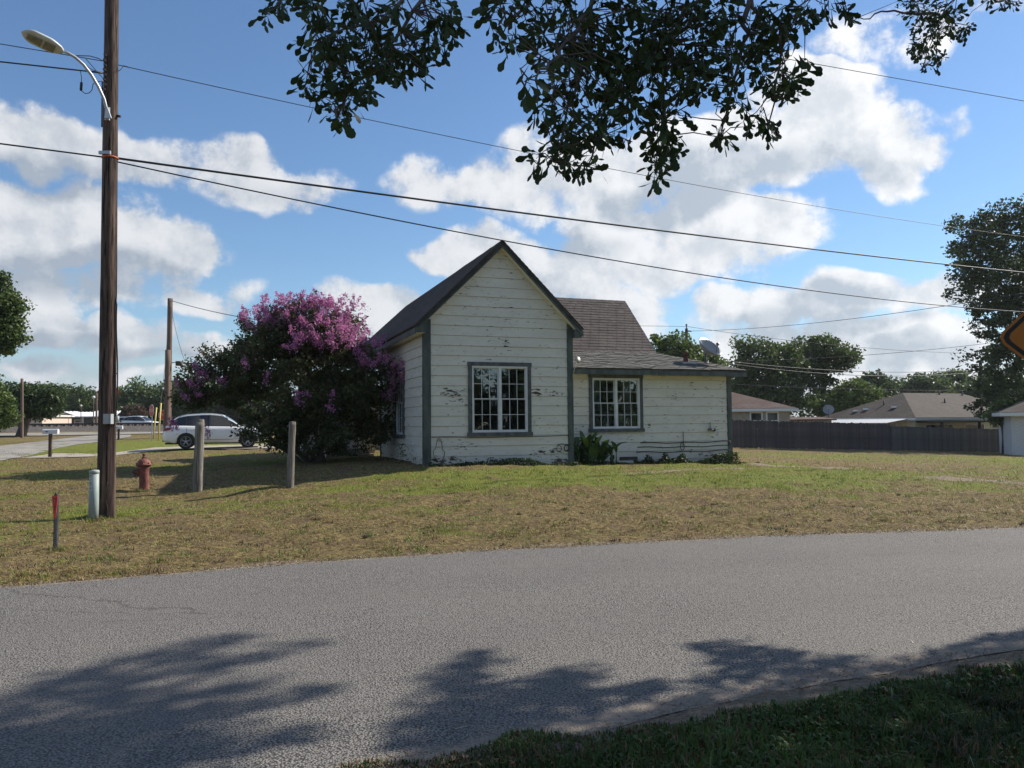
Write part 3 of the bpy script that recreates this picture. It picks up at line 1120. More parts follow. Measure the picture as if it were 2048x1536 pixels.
def glass_material():
    m = bpy.data.materials.new('window_glass')
    m.use_nodes = True
    t = m.node_tree
    t.nodes.remove(t.nodes['Principled BSDF'])
    h = NT(t)
    tr = h.n('ShaderNodeBsdfTransparent')
    tr.inputs[0].default_value = (.80, .84, .84, 1)
    gl = h.n('ShaderNodeBsdfGlossy')
    gl.inputs['Roughness'].default_value = .015
    gl.inputs['Color'].default_value = (.9, .93, .95, 1)
    fr = h.n('ShaderNodeFresnel')
    fr.inputs['IOR'].default_value = 1.75
    pos = h.n('ShaderNodeNewGeometry').outputs['Position']
    bp = h.n('ShaderNodeBump')
    bp.inputs['Strength'].default_value = .06
    bp.inputs['Distance'].default_value = .02
    h.put(bp.inputs['Height'], h.noise(pos, 2.6, 2.0))
    h.put(gl.inputs['Normal'], bp.outputs[0])
    mx = h.n('ShaderNodeMixShader')
    h.put(mx.inputs[0], h.math('MULTIPLY_ADD', fr.outputs[0], 1.25, .045, clamp=True))
    t.links.new(tr.outputs[0], mx.inputs[1])
    t.links.new(gl.outputs[0], mx.inputs[2])
    t.links.new(mx.outputs[0], t.nodes['Material Output'].inputs['Surface'])
    return m


GLASS = glass_material()


class Frame:
    """a wall: position a along it, z up, d out of it"""
    def __init__(s, o, a, n):
        s.o, s.a, s.n = (np.array(q, float) for q in (o, a, n))

    def pt(s, a, z, d=0.0):
        return s.o + s.a * a + s.n * d + np.array([0, 0, z])

    def box(s, mb, a0, a1, z0, z1, d0, d1, mi=0):
        return mb.hexa([s.pt(a0, z0, d0), s.pt(a1, z0, d0), s.pt(a1, z0, d1), s.pt(a0, z0, d1),
                        s.pt(a0, z1, d0), s.pt(a1, z1, d0), s.pt(a1, z1, d1), s.pt(a0, z1, d1)], mi)


EXPO = .266
Z0 = .457


def board(fr, b0, b1, t0, t1, zb, zt, par, frac0=0., frac1=1.):
    """one lapped board; (b0,b1) at its lower edge and (t0,t1) at the upper; thick edge below"""
    j = random.uniform(-.002, .002)
    d0 = .027 - .020 * frac0 + j
    d1 = .027 - .020 * frac1 + j
    zt -= .0055 if frac1 > .99 else 0
    mb = MB()
    mb.hexa([fr.pt(b0, zb, 0), fr.pt(b1, zb, 0), fr.pt(b1, zb, d0), fr.pt(b0, zb, d0),
             fr.pt(t0, zt, 0), fr.pt(t1, zt, 0), fr.pt(t1, zt, d1), fr.pt(t0, zt, d1)])
    return mb.build('siding_board', PAINT, par)


def sided_wall(name, fr, a0, a1, ztop, openings=(), gable=None, joints=(), rows=(-1, 30), gaps=(), foot=None):
    """wall sheathing with openings (a0,a1,z0,z1) and its lapped boards"""
    zlo = Z0 + rows[0] * EXPO
    mb = MB()
    cuts = sorted({a0, a1, *[o[0] for o in openings], *[o[1] for o in openings]})
    for p, q in zip(cuts[:-1], cuts[1:]):
        op = [o for o in openings if o[0] <= p + 1e-6 and o[1] >= q - 1e-6]
        segs = [(zlo, ztop)] if not op else [(zlo, op[0][2]), (op[0][3], ztop)]
        for (u, w) in segs:
            fr.box(mb, p, q, u, w, -.14, -.001)
    if gable:
        c, zp = gable
        mb.prism([fr.pt(a0, ztop, -.14), fr.pt(a1, ztop, -.14), fr.pt(c, zp, -.14)], fr.n * .138)
    wall = mb.build(name, SHEATH, house)

    def span(z):
        if gable and z > ztop:
            k = min((z - ztop) / (gable[1] - ztop), .985)
            return a0 + (gable[0] - a0) * k, a1 + (gable[0] - a1) * k
        return a0, a1
    top = gable[1] if gable else ztop
    for r in range(*rows):
        zb, zt = Z0 + r * EXPO, Z0 + (r + 1) * EXPO
        if zb >= top - .02:
            break
        zt2 = min(zt, top)
        lo, hi = span(zb), span(zt2)
        op = [o for o in openings if o[2] < zt2 - .005 and o[3] > zb + .005]
        pieces = []
        if not op:
            js = [j for j in joints if lo[0] < j < lo[1] and j > hi[0] and j < hi[1]]
            cs = [(lo[0], hi[0])] + [(j, j) for j in js] + [(lo[1], hi[1])]
            for p, q in zip(cs[:-1], cs[1:]):
                pieces.append((p[0] + (.0015 if p[0] in js else 0), q[0] - (.0015 if q[0] in js else 0), p[1] + (.0015 if p[0] in js else 0), q[1] - (.0015 if q[0] in js else 0), zb, zt2, 0., (zt2 - zb) / EXPO))
        else:
            o = op[0]
            js = [j for j in joints if o[1] < j < a1]
            pieces.append((lo[0], o[0], hi[0], o[0], zb, zt2, 0., 1.))
            ed = [o[1]] + js + [None]
            for p, q in zip(ed[:-1], ed[1:]):
                pieces.append((p, lo[1] if q is None else q - .003, p, hi[1] if q is None else q - .003, zb, zt2, 0., 1.))
            if o[2] > zb + .012:
                pieces.append((o[0], o[1], o[0], o[1], zb, o[2], 0., (o[2] - zb) / EXPO))
            if o[3] < zt2 - .012:
                pieces.append((o[0], o[1], o[0], o[1], o[3], zt2, (o[3] - zb) / EXPO, 1.))
        for pc in pieces:
            cutp = [g for g in gaps if g[2] == r and pc[0] < g[0] and pc[1] > g[1]]
            if cutp:
                g_ = cutp[0]
                board(fr, pc[0], g_[0], pc[2], g_[0], pc[4], pc[5], wall)
                board(fr, g_[1], pc[1], g_[1], pc[3], pc[4], pc[5], wall)
                zc = pc[4] + .10
                board(fr, g_[0], g_[1], g_[0], g_[1], zc, pc[5], wall, .6, 1.)
            else:
                board(fr, *pc[:4], pc[4], pc[5], wall, pc[6], pc[7])
    return wall


def window(fr, a0, a1, z0, z1, units, label=None, tw=.105):
    """painted trim, white double-hung units with grilles, one pane object per light"""
    w = empty('window')
    w.parent = house
    if label:
        w['label'] = label
    for nm, (p, q, u, v) in (('head_trim', (a0 - .02, a1 + .02, z1 - tw, z1)), ('sill', (a0 - .03, a1 + .03, z0, z0 + tw)),
                             ('jamb_trim', (a0, a0 + tw, z0 + tw, z1 - tw)), ('jamb_trim', (a1 - tw, a1, z0 + tw, z1 - tw))):
        fr.box(MB(), p, q, u, v, .0, .052 if nm != 'sill' else .075).build(nm, TRIMD, w)
    i0, i1, j0, j1 = a0 + tw, a1 - tw, z0 + tw, z1 - tw
    mb = MB()
    fw = .04
    for (p, q, u, v) in ((i0, i1, j0, j0 + fw), (i0, i1, j1 - fw, j1), (i0, i0 + fw, j0 + fw, j1 - fw), (i1 - fw, i1, j0 + fw, j1 - fw)):
        fr.box(mb, p, q, u, v, -.06, .045)
    if units == 2:
        c = (i0 + i1) / 2
        fr.box(mb, c - .035, c + .035, j0 + fw, j1 - fw, -.06, .042)
    mb.build('window_frame', WHITEV, w)
    edges = [(i0 + fw, i1 - fw)] if units == 1 else [(i0 + fw, c - .035), (c + .035, i1 - fw)]
    zm = (j0 + j1) / 2
    for (p, q) in edges:
        for k, (u, v) in enumerate(((j0 + fw, zm + .02), (zm - .02, j1 - fw))):
            dd = .022 if k == 0 else -.012
            sash = MB()
            s_ = .024
            for (x0, x1, y0, y1) in ((p, q, u, u + s_), (p, q, v - s_, v), (p, p + s_, u + s_, v - s_), (q - s_, q, u + s_, v - s_)):
                fr.box(sash, x0, x1, y0, y1, dd - .03, dd)
            gx = [p + s_ + (q - p - 2 * s_) * i / 3 for i in range(4)]
            gy = [u + s_ + (v - u - 2 * s_) * i / 2 for i in range(3)]
            for x in gx[1:3]:
                fr.box(sash, x - .0065, x + .0065, u + s_, v - s_, dd - .014, dd - .004)
            fr.box(sash, p + s_, q - s_, gy[1] - .0065, gy[1] + .0065, dd - .0145, dd - .0035)
            sash.build('sash', WHITEV, w)
            for x0, x1 in zip(gx[:-1], gx[1:]):
                for y0, y1 in zip(gy[:-1], gy[1:]):
                    fr.box(MB(), x0, x1, y0, y1, dd - .021, dd - .017).build('pane', GLASS, w)
    return w


SHEATH = mat('dark_wall_sheathing', (.05, .045, .04), (.09, .08, .07), rough=.9, scale=6)  # dark tone paints shadow lines into the gaps between the boards
WG = 4.17
FRONT = Frame((0, 0, 0), (1, 0, 0), (0, -1, 0))
LEFT = Frame((0, 0, 0), (0, 1, 0), (-1, 0, 0))
WINGF = Frame((WG, .75, 0), (1, 0, 0), (0, -1, 0))
WW = 9.94 - WG
RZ = 6.47           # top of the gable ridge
SL = .985           # roof slope
wt_z = RZ - WG / 2 * SL - .16
gz_peak = RZ - .16
wa = (1.164, 2.95, 1.237, 3.22)
wb = (5.058 - WG, 6.826 - WG, 1.29, 2.985)
wc = (2.40, 3.62, 1.17, 3.22)
inset = .06
hole = lambda w: (w[0] + inset, w[1] - inset, w[2] + inset, w[3] - inset)
sided_wall('gable_wall', FRONT, 0, WG, wt_z, [hole(wa)], (WG / 2, gz_peak), rows=(0, 40))
sided_wall('side_wall', LEFT, 0, 6.2, wt_z, [hole(wc)], joints=(1.62,), rows=(-1, 40))
sided_wall('wing_wall', WINGF, 0, WW, 3.06, [hole(wb)], joints=(3.50,), rows=(-1, 20), gaps=((1.85, 2.46, 0),))
window(FRONT, *wa, 2)
window(WINGF, *wb, 2)
window(LEFT, *wc, 1)
# unseen walls that close the body
mb = MB()
mb.box((WG - .1, .02, .2), (WG, .9, wt_z))
mb.box((.2, 12.8, .2), (9.9, 12.9, 3.0))
mb.box((9.8, .9, .2), (9.9, 12.8, 3.0))
mb.box((.10, 6.2, .2), (9.0, 6.3, wt_z - .1))
mb.build('rear_wall', PAINT, house)
# rooms behind the windows
mb = MB()
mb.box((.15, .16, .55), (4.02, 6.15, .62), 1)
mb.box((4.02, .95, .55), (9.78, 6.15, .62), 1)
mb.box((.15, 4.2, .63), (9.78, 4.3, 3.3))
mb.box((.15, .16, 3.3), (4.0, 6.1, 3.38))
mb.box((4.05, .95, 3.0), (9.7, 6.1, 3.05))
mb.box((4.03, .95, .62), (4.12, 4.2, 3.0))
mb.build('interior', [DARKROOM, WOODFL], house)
CURT = mat('sheer_curtain', (.42, .43, .42), (.50, .50, .49), rough=.9, scale=6, transl=.2)


def curtain(fr, a0, a1, z0, z1, d, amp, wl):
    n = int((a1 - a0) / wl * 8)
    v, f = [], []
    for i in range(n + 1):
        a = a0 + (a1 - a0) * i / n
        o = amp * math.sin(a / wl * 6.283 + .9 * math.sin(a * 7))
        for z in (z0, z1):
            k = 1.0 if z == z0 else .6
            v.append(fr.pt(a, z + .012 * math.sin(a * 9), d + o * k))
    for i in range(n):
        f.append((2 * i, 2 * i + 2, 2 * i + 3, 2 * i + 1))
    return MB().add(v, f, 0, True).build('curtain', CURT, house)


curtain(WINGF, wb[0] + .15, wb[1] - .15, wb[2] + .12, wb[2] + .60, -.17, .018, .075)
curtain(WINGF, wb[0] + .12, wb[0] + .55, wb[2] + .62, wb[3] - .1, -.34, .02, .12)
curtain(WINGF, wb[1] - .5, wb[1] - .12, wb[2] + .62, wb[3] - .1, -.34, .02, .12)
# chair back that shows in the lower left of the gable window
chair = MB()
for i in range(7):
    a = 1.62 + i * .055
    chair.tube([FRONT.pt(a, 1.1, -.55), FRONT.pt(a, 1.54 + .05 * math.sin(i / 6 * 3.14), -.58)], .011, 6)
chair.tube([FRONT.pt(1.56 + .45 * i / 8, 1.50 + .10 * math.sin(i / 8 * 3.14), -.58) for i in range(9)], .016, 6)
chair.tube([FRONT.pt(1.58, .62, -.6), FRONT.pt(1.56, 1.5, -.58)], .018, 6)
chair.tube([FRONT.pt(2.01, .62, -.6), FRONT.pt(2.01, 1.5, -.58)], .018, 6)
chair.tube([FRONT.pt(1.58, 1.08, -.6), FRONT.pt(2.01, 1.08, -.6)], .02, 6)
ch = chair.build('spindle_chair', mat('pale_chair_wood', (.50, .44, .36), (.58, .52, .42), rough=.5))
ch.matrix_world = Matrix.Translation(Vector(HO)) @ Matrix.Rotation(HA, 4, 'Z')
tag(ch, 'pale spindle-back chair inside behind the gable window', 'chair')

# corner boards
for nm, fr, (p, q), zb, zt in (('corner_board', FRONT, (-.045, .15), .40, wt_z + .06), ('corner_board', LEFT, (.0, .12), .40, wt_z + .03),
                               ('corner_board', FRONT, (WG - .13, WG + .04), .36, wt_z + .06), ('corner_board', WINGF, (WW - .13, WW + .03), .22, 3.02),
                               ('corner_board', LEFT, (6.1, 6.22), .3, wt_z)):
    fr.box(MB(), p, q, zb, zt, -.03 if fr is FRONT else .0, .046).build(nm, TRIM, house)

# --- roofs
def slab(mb, q, th=.07, mi=0):
    q = [np.array(p, float) for p in q]
    n = np.cross(q[1] - q[0], q[2] - q[0])
    n /= np.linalg.norm(n)
    if n[2] < 0:
        n = -n
    return mb.prism(q, -n * th, mi)


TABM = {}


def tab_mesh(key, w, ln, m):
    if key not in TABM:
        mb = MB()
        t0, t1 = .017, .004
        mb.hexa([(.004, 0, 0), (w - .004, 0, 0), (w - .004, ln, 0), (.004, ln, 0), (.004, 0, t0), (w - .004, 0, t0), (w - .004, ln, t1), (.004, ln, t1)])
        TABM[key] = mb.mesh('shingle', m)
    return TABM[key]


def shingles(parent, o, du, ds, width_at, length, m, individual, w=.305, expo=.145, rough=.003):
    """courses of tabs on a slope: origin o (eave), du along, ds up-slope"""
    o, du, ds = (np.array(q, float) for q in (o, du, ds))
    n = np.cross(du, ds)
    if n[2] < 0:
        n = -n
    rows = int(length / expo)
    mb = MB()
    for r in range(rows + 1):
        s = r * expo
        ln = min(expo + .035, length - s + .01)
        if ln < .03:
            continue
        a, b = width_at(s)
        x = a - random.random() * .0 - (r % 2) * w * .5
        dz = random.uniform(-.002, .004)
        while x < b:
            x0, x1 = max(x, a), min(x + w, b)
            if x1 - x0 > .03:
                jit = random.uniform(-.006, .006)
                q = o + du * x0 + ds * (s + jit) + n * (.006 + random.uniform(0, rough))
                if individual:
                    full = abs(x1 - x0 - w) < 1e-4 and ln > expo + .03
                    tm_ = tab_mesh((m.name, round(x1 - x0, 2), round(ln, 2)), round(x1 - x0, 2), ln, m)
                    M = Matrix(((du[0], ds[0], n[0], q[0]), (du[1], ds[1], n[1], q[1]), (du[2], ds[2], n[2], q[2]), (0, 0, 0, 1)))
                    link('shingle', tm_, parent, M)
                else:
                    ww = x1 - x0
                    c = [(.004, 0, 0), (ww - .004, 0, 0), (ww - .004, ln, 0), (.004, ln, 0), (.004, 0, .017), (ww - .004, 0, .017), (ww - .004, ln, .004), (.004, ln, .004)]
                    mb.hexa([q + du * k[0] + ds * k[1] + n * k[2] for k in c])
            x += w
    if not individual:
        ob = mb.build('shingle_courses', m, parent)
        ob['kind'] = 'stuff'
    return rows


OV = .27
ue = WG / 2 + .32
ez = RZ - ue * SL
v0, v1 = -OV, 11.9
uc = WG / 2
hip = v1 + ue
roof = empty('main_roof')
roof.parent = house
sag = .0
mb = MB()
slab(mb, [(uc, v0, RZ), (uc - ue, v0, ez), (uc - ue, hip, ez), (uc, v1, RZ)], .09)
slab(mb, [(uc, v0, RZ), (uc, v1, RZ), (uc + ue - .06, hip, ez + .06), (uc + ue - .06, v0, ez + .06)], .09)
slab(mb, [(uc, v1, RZ), (uc - ue, hip, ez), (uc + ue, hip, ez)], .09)
deck = mb.build('roof_deck', SHB, roof)
sl_len = math.hypot(ue, ue * SL)
dsl = np.array([ue, 0, ue * SL]) / sl_len
shingles(roof, (uc - ue - .02 * dsl[0], v0 - .03, ez), (0, 1, 0), dsl, lambda s: (0, (hip - v0) - s * .72), sl_len, SHB, False)
dsr = np.array([-ue, 0, ue * SL]) / sl_len
shingles(roof, (uc + ue - .05, v0 - .03, ez + .05), (0, 1, 0), dsr, lambda s: (0, 4.5), sl_len - .05, SHB, False)
mb = MB()   # ridge caps
for i in range(38):
    v = v0 + i * .32
    mb.prism([(uc - .14, v, RZ - .115), (uc, v, RZ + .026), (uc + .14, v, RZ - .115), (uc, v, RZ + .006)], (0, .33, -.006))
mb.build('ridge_cap', SHB, roof)
# rake boards, eave fascia and soffit
for sgn, nm in ((-1, 'rake_board'), (1, 'rake_board')):
    p0 = np.array([uc + sgn * (ue - (.02 if sgn < 0 else .05)), v0 + .0, RZ - (ue - .02) * SL - .02])
    p1 = np.array([uc, v0 + .0, RZ - .03])
    dn = np.array([0, 0, -.145])
    MB().prism([p0, p1, p1 + dn, p0 + dn], (0, .032, 0)).build(nm, TRIM, roof)
    # soffit under the overhang
    a = p0 + np.array([0, .033, -.10])
    b = p1 + np.array([0, .033, -.10])
    MB().prism([a, b, b + (0, OV - .03, 0), a + (0, OV - .03, 0)], (0, 0, -.02)).build('rake_soffit', SOFFIT, roof)
MB().box((uc - ue, v0, ez - .19), (uc - ue + .03, 11.8, ez - .045)).build('eave_fascia', TRIM, roof)
MB().box((uc - ue + .032, v0 + .04, ez - .17), (-.05, 11.8, ez - .15)).build('eave_soffit', SOFFIT, roof)
for (p, q) in ((uc - ue + .034, -.012), (WG + .012, uc + ue - .09)):
    MB().box((p, v0 + .034, ez - .165), (q, .02, ez + .05)).build('cornice_return', TRIM, roof)

# wing: steep part behind, low skirt in front
LV0, LV1, UV1 = .36, 2.6, 4.72
LZ0, LZ1, UZ1 = 3.13, 3.82, 5.88
UR = 8.42
wroof = empty('wing_roof')
wroof.parent = house
mb = MB()
slab(mb, [(2.65, LV1, LZ1), (UR, LV1, LZ1), (UR, UV1, UZ1), (2.65, UV1, UZ1)], .09)
slab(mb, [(2.65, UV1, UZ1), (UR, UV1, UZ1), (UR, 7.2, 3.5), (2.65, 7.2, 3.5)], .09)
mb.prism([(UR - .1, LV1, LZ1 - .1), (UR - .1, 7.0, LZ1 - .1), (UR - .1, UV1, UZ1 - .12)], (.06, 0, 0), 1)
mb.build('roof_deck', [SHB, PAINT], wroof)
L_ = math.hypot(UV1 - LV1, UZ1 - LZ1)
du_, ds_ = (1, 0, 0), np.array([0, UV1 - LV1, UZ1 - LZ1]) / L_


def upper_span(s):
    z = LZ1 + s * ds_[2]
    lo = uc + (RZ - z) / SL - .05     # where it meets the gable roof
    return min(max(lo, 3.0), 4.6) + .0, UR + .04


shingles(wroof, (0, LV1, LZ1), du_, ds_, upper_span, L_, SHB, True, w=.322, expo=.147)
mb = MB()
for i in range(20):
    u = 2.7 + i * .30
    mb.prism([(u, UV1 - .13, UZ1 - .12), (u, UV1, UZ1 + .028), (u, UV1 + .13, UZ1 - .12), (u, UV1, UZ1 + .004)], (.31 if u < 8.2 else UR + .04 - u, 0, -.005))
mb.build('ridge_cap', SHB, wroof)
skirt = empty('low_roof')
skirt.parent = house
UE = 10.29
hk = (UE - UR) / (LV1 - LV0)
mb = MB()
slab(mb, [(WG, LV0, LZ0), (UE, LV0, LZ0), (UR, LV1, LZ1), (WG, LV1, LZ1)], .08)
slab(mb, [(UE, LV0, LZ0), (UE, 9.0, LZ0), (UR, 6.8, LZ1), (UR, LV1, LZ1)], .08)
mb.build('roof_deck', SHG, skirt)
L2 = math.hypot(LV1 - LV0, LZ1 - LZ0)
ds2 = np.array([0, LV1 - LV0, LZ1 - LZ0]) / L2
shingles(skirt, (0, LV0 - .03, LZ0), du_, ds2, lambda s: (WG + .05, UE - (UE - UR) * s / L2), L2 + .03, SHG, False, w=.30, expo=.14, rough=.018)
mb = MB()
for i in range(11):   # hip caps
    t = i / 11
    a = np.array([UE + (UR - UE) * t, LV0 + (LV1 - LV0) * t, LZ0 + (LZ1 - LZ0) * t + .03])
    b = np.array([UE + (UR - UE) * (t + .1), LV0 + (LV1 - LV0) * (t + .1), LZ0 + (LZ1 - LZ0) * (t + .1) + .024])
    w_ = np.array([.09, .09, -.03])
    mb.add([a - w_ * (1, 1, 0) + (0, 0, -.02), a, a + w_, b + w_, b, b - w_ * (1, 1, 0) + (0, 0, -.02)], [(0, 1, 4, 5), (1, 2, 3, 4)])
mb.build('hip_cap', SHG, skirt)
MB().box((WG + .05, LV0 - .012, LZ0 - .165), (7.15, LV0 + .02, LZ0 - .03)).build('eave_fascia', TRIM, skirt)
MB().box((7.16, LV0 - .016, LZ0 - .18), (UE, LV0 + .016, LZ0 - .045)).build('eave_fascia', TRIM, skirt)
MB().box((UE - .02, LV0, LZ0 - .17), (UE + .012, 8.9, LZ0 - .03)).build('eave_fascia', TRIM, skirt)
MB().box((WG + .06, LV0 + .024, LZ0 - .12), (UE - .03, .74, LZ0 - .095)).build('eave_soffit', SOFFIT, skirt)

# left wing and steps half hidden by the shrub
LW = Frame((-2.3, 8.3, 0), (1, 0, 0), (0, -1, 0))
mb = MB()
LW.box(mb, 0, 2.45, .3, 3.0, -.12, 0)
mb.box((-2.3, 8.42, .3), (-2.18, 11.5, 3.0))
mb.build('porch_wall', PAINT, house)
dr_ = MB()
LW.box(dr_, .75, 1.65, .62, 2.75, .002, .05)
door = dr_.build('door', WHITEV, house)
LW.box(MB(), .83, 1.57, 1.75, 2.6, .052, .066).build('door_glass', GLASS, door)
LW.box(MB(), .87, .92, 1.45, 1.6, .052, .10).build('door_handle', mat('dull_brass', (.25, .19, .09), rough=.35, metal=1), door)
mb = MB()
slab(mb, [(-2.7, 7.9, 3.02), (.0, 7.9, 3.02), (.0, 11.5, 3.7), (-2.7, 11.5, 3.7)], .09)
mb.build('porch_roof', SHB, house)
for i in range(3):
    MB().box((-2.0 + .25 * i, 6.4 + .35 * i, .3), (-.15, 8.3, .44 + .14 * i)).build('step', CONC, house)

# cables, lamp, small antenna on the walls
def cable(fr, pts, r=.012, nm='wall_cable'):
    MB().tube([fr.pt(a, z, .05 + .012 * math.sin(7 * a)) for a, z in pts], r, 6).build(nm, BLACK, house)


def wav(a0, a1, z, n=14, amp=.012):
    return [(a0 + (a1 - a0) * i / n, z + amp * math.sin(i * 1.1) - .02 * math.sin(math.pi * i / n)) for i in range(n + 1)]


cable(WINGF, wav(2.55, WW - .05, .965))
cable(WINGF, wav(2.45, WW - .15, .835) + [(WW - .08, .87), (WW - .06, .94)])
cable(WINGF, wav(2.4, WW - .05, .69))
cable(WINGF, [(4.02 + .0 * i, 1.28 - i * .06) for i in range(8)], .010)
cable(WINGF, [(3.98 + .075 * math.cos(t), .83 + .11 * math.sin(t)) for t in np.linspace(0, 6.6, 20)], .009)
cable(FRONT, wav(.16, WG - .1, 1.235, 12, .008), .008)
cable(FRONT, [(.36 + .16 * math.cos(t) * (1.0 if math.sin(t) < 0 else .55), .90 + .30 * math.sin(t)) for t in np.linspace(1.4, 7.9, 26)], .008)
cable(FRONT, [(3.75 + .07 * math.cos(t), .87 + .09 * math.sin(t)) for t in np.linspace(0, 6.4, 18)], .008)
cable(FRONT, [(3.98 + .075 * math.cos(t), .88 + .085 * math.sin(t)) for t in np.linspace(0, 6.4, 18)], .014)
cable(FRONT, [(3.70, .97), (3.82, 1.0), (3.98, .98), (4.1, .985), (4.2, .985)], .010)
cable(FRONT, [(WG + .0, 1.0), (WG + .0, 1.9), (WG - .01, 2.6), (WG + .03, 2.95)], .007)
MB().lathe([(.02, 0), (.07, .012), (.082, .03), (.0, .035)], (WG + .13, -.14, 3.33), 16, 0, np.array([[1, 0, 0], [0, 0, -1], [0, 1, 0]], float)).tube([(WG + .02, -.05, 2.85), (WG + .06, -.10, 3.1), (WG + .12, -.12, 3.32)], .012, 6).build('round_antenna', mat('aged_cream_plastic', (.42, .41, .38), (.48, .47, .43), rough=.5), house)
lampm = MB()
lampm.tube([WINGF.pt(4.98, 1.36, .06), WINGF.pt(4.98, 1.56, .06)], .012, 6)
lampm.lathe([(.10, 0), (.085, .035), (.03, .05), (.0, .052)], WINGF.pt(4.97, 1.31, .11), 12)
lampm.lathe([(.02, 0), (.055, .03), (.03, .09), (.0, .1)], WINGF.pt(5.11, 1.27, .09), 10)
lampm.build('wall_lamp', TRIMD, house)
WINGF.box(MB(), 1.80, 2.42, .36, .425, .045, .08).build('loose_plank', WHITEV, house)
PVC = MB().tube([FRONT.pt(.2, .50, .10), FRONT.pt(1.0, .485, .10), FRONT.pt(1.9, .47, .11)], .022, 6)
PVC.tube([FRONT.pt(1.02, .35, .12), FRONT.pt(1.02, .62, .12)], .012, 6)
PVC.tube([FRONT.pt(1.62, .35, .12), FRONT.pt(1.62, .60, .12)], .012, 6)
PVC.build('loose_pipe', WHITEV, house)
# roof flue
fl = MB()
zr = LZ0 + .307 * (1.3 - LV0)
fl.lathe([(.17, 0), (.15, .02), (.085, .03), (.07, .26), (.10, .27), (.10, .33), (.0, .34)], (8.72, 1.3, zr + .0), 14)
fl.build('roof_vent', mat('rusty_flue_paint', (.10, .035, .03), (.16, .06, .05), rough=.6, scale=9), house)
MB().box((8.45, 1.05, zr - .05), (8.99, 1.5, zr + .02)).build('vent_flashing', mat('galvanised_flashing', (.33, .33, .32), (.42, .42, .41), rough=.5, metal=.4), house)


def dish(name, loc, d, aim_az, aim_el, mast, label, parent_rot=0.0, base=True):
    DM = MATS.get('dish_grey') or mat('dish_grey', (.26, .275, .29), (.32, .335, .35), rough=.45, scale=4)
    DK = MATS.get('dish_steel') or mat('dish_steel', (.10, .10, .11), (.16, .16, .17), rough=.5, scale=9)
    e = empty(name, loc)
    tag(e, label, 'satellite dish')
    a = np.array([math.cos(aim_el) * math.sin(aim_az), math.cos(aim_el) * math.cos(aim_az), math.sin(aim_el)])
    sx = np.cross([0, 0, 1.0], a)
    sx /= np.linalg.norm(sx)
    sy = np.cross(a, sx)
    M = np.stack([sx, sy, a], 1)
    ctr = np.array([0, 0, mast + d * .33])
    n, k = 28, 6
    v, f = [], []
    for lay in (0, 1):
        for i in range(k + 1):
            r = d / 2 * i / k
            for j in range(n):
                w = 6.2832 * j / n
                v.append(ctr + M @ np.array([r * math.cos(w), 1.08 * r * math.sin(w),   .66 * r * r / (d / 2) - lay * .018]))
    st = (k + 1) * n
    for i in range(k):
        for j in range(n):
            j2 = (j + 1) % n
            f.append((i * n + j, i * n + j2, (i + 1) * n + j2, (i + 1) * n + j))
            f.append((st + i * n + j, st + (i + 1) * n + j, st + (i + 1) * n + j2, st + i * n + j2))
    for j in range(n):
        j2 = (j + 1) % n
        f.append((k * n + j, k * n + j2, st + k * n + j2, st + k * n + j))
    MB().add(v, f, 0, True).build('reflector', DM, e)
    feed = ctr + a * d * .62 - sy * d * .20
    low = ctr - sy * d * .52 + a * d * .09
    MB().tube([low, feed], .016 * d / .7, 6).build('feed_arm', DK, e)
    mb = MB()
    mb.tube([feed - a * .05, feed + a * .03 - sy * .02], [.05 * d / .7, .035 * d / .7], 8)
    mb.build('feed_horn', DK, e)
    mb = MB()
    mb.tube([(0, 0, .02), (0, 0, mast), ctr - a * .03], .028 * d / .7, 8)
    mb.lathe([(.11, 0), (.09, .03), (.03, .05)], (0, 0, 0), 8)
    mb.tube([(.12, .05, .0), (0, 0, mast * .7)], .012, 5)
    mb.tube([(-.10, .10, .0), (0, 0, mast * .7)], .012, 5)
    mb.build('mast', DK, e)
    return e


def house_pt(u, v, z):
    return np.array([HO[0] + u * math.cos(HA) - v * math.sin(HA), HO[1] + u * math.sin(HA) + v * math.cos(HA), z])


dish('satellite_dish', house_pt(9.40, 1.2, LZ0 + .307 * (1.2 - LV0) + .02), .80, R(140), R(46), .10, 'grey satellite dish on the low wing roof of the white house')

# ------------------------------------------------------------------ poles, wires, street things
def wood_material(name, a, b2, groove=1.0):
    m = bpy.data.materials.new(name)
    m.use_nodes = True
    t = m.node_tree
    b = t.nodes['Principled BSDF']
    h = NT(t)
    b.inputs['Roughness'].default_value = .85
    b.inputs['Specular IOR Level'].default_value = .2
    tcn = h.n('ShaderNodeTexCoord')
    p = h.vmath('MULTIPLY', tcn.outputs['Object'], (1, 1, .045))
    n1 = h.noise(p, 26.0, 6.0, .65, dist=.4)
    n2 = h.noise(h.vmath('MULTIPLY', tcn.outputs['Object'], (1, 1, .3)), 5.0, 4.0)
    c = h.mix(h.smooth(n1, .36, .66), a, b2)
    c = h.mix(h.math('MULTIPLY', h.smooth(n2, .45, .7), .5), c, tuple(x * .5 for x in a))
    crack = h.smooth(h.noise(p, 30.0, 4.0, .55), .57, .63)
    c = h.mix(h.math('MULTIPLY', crack, .85 * groove), c, (.012, .009, .008))
    h.put(b.inputs['Base Color'], c)
    bp = h.n('ShaderNodeBump')
    bp.inputs['Strength'].default_value = .9
    bp.inputs['Distance'].default_value = .02
    h.put(bp.inputs['Height'], h.math('SUBTRACT', n1, h.math('MULTIPLY', crack, .7 * groove)))
    h.put(b.inputs['Normal'], bp.outputs[0])
    return m


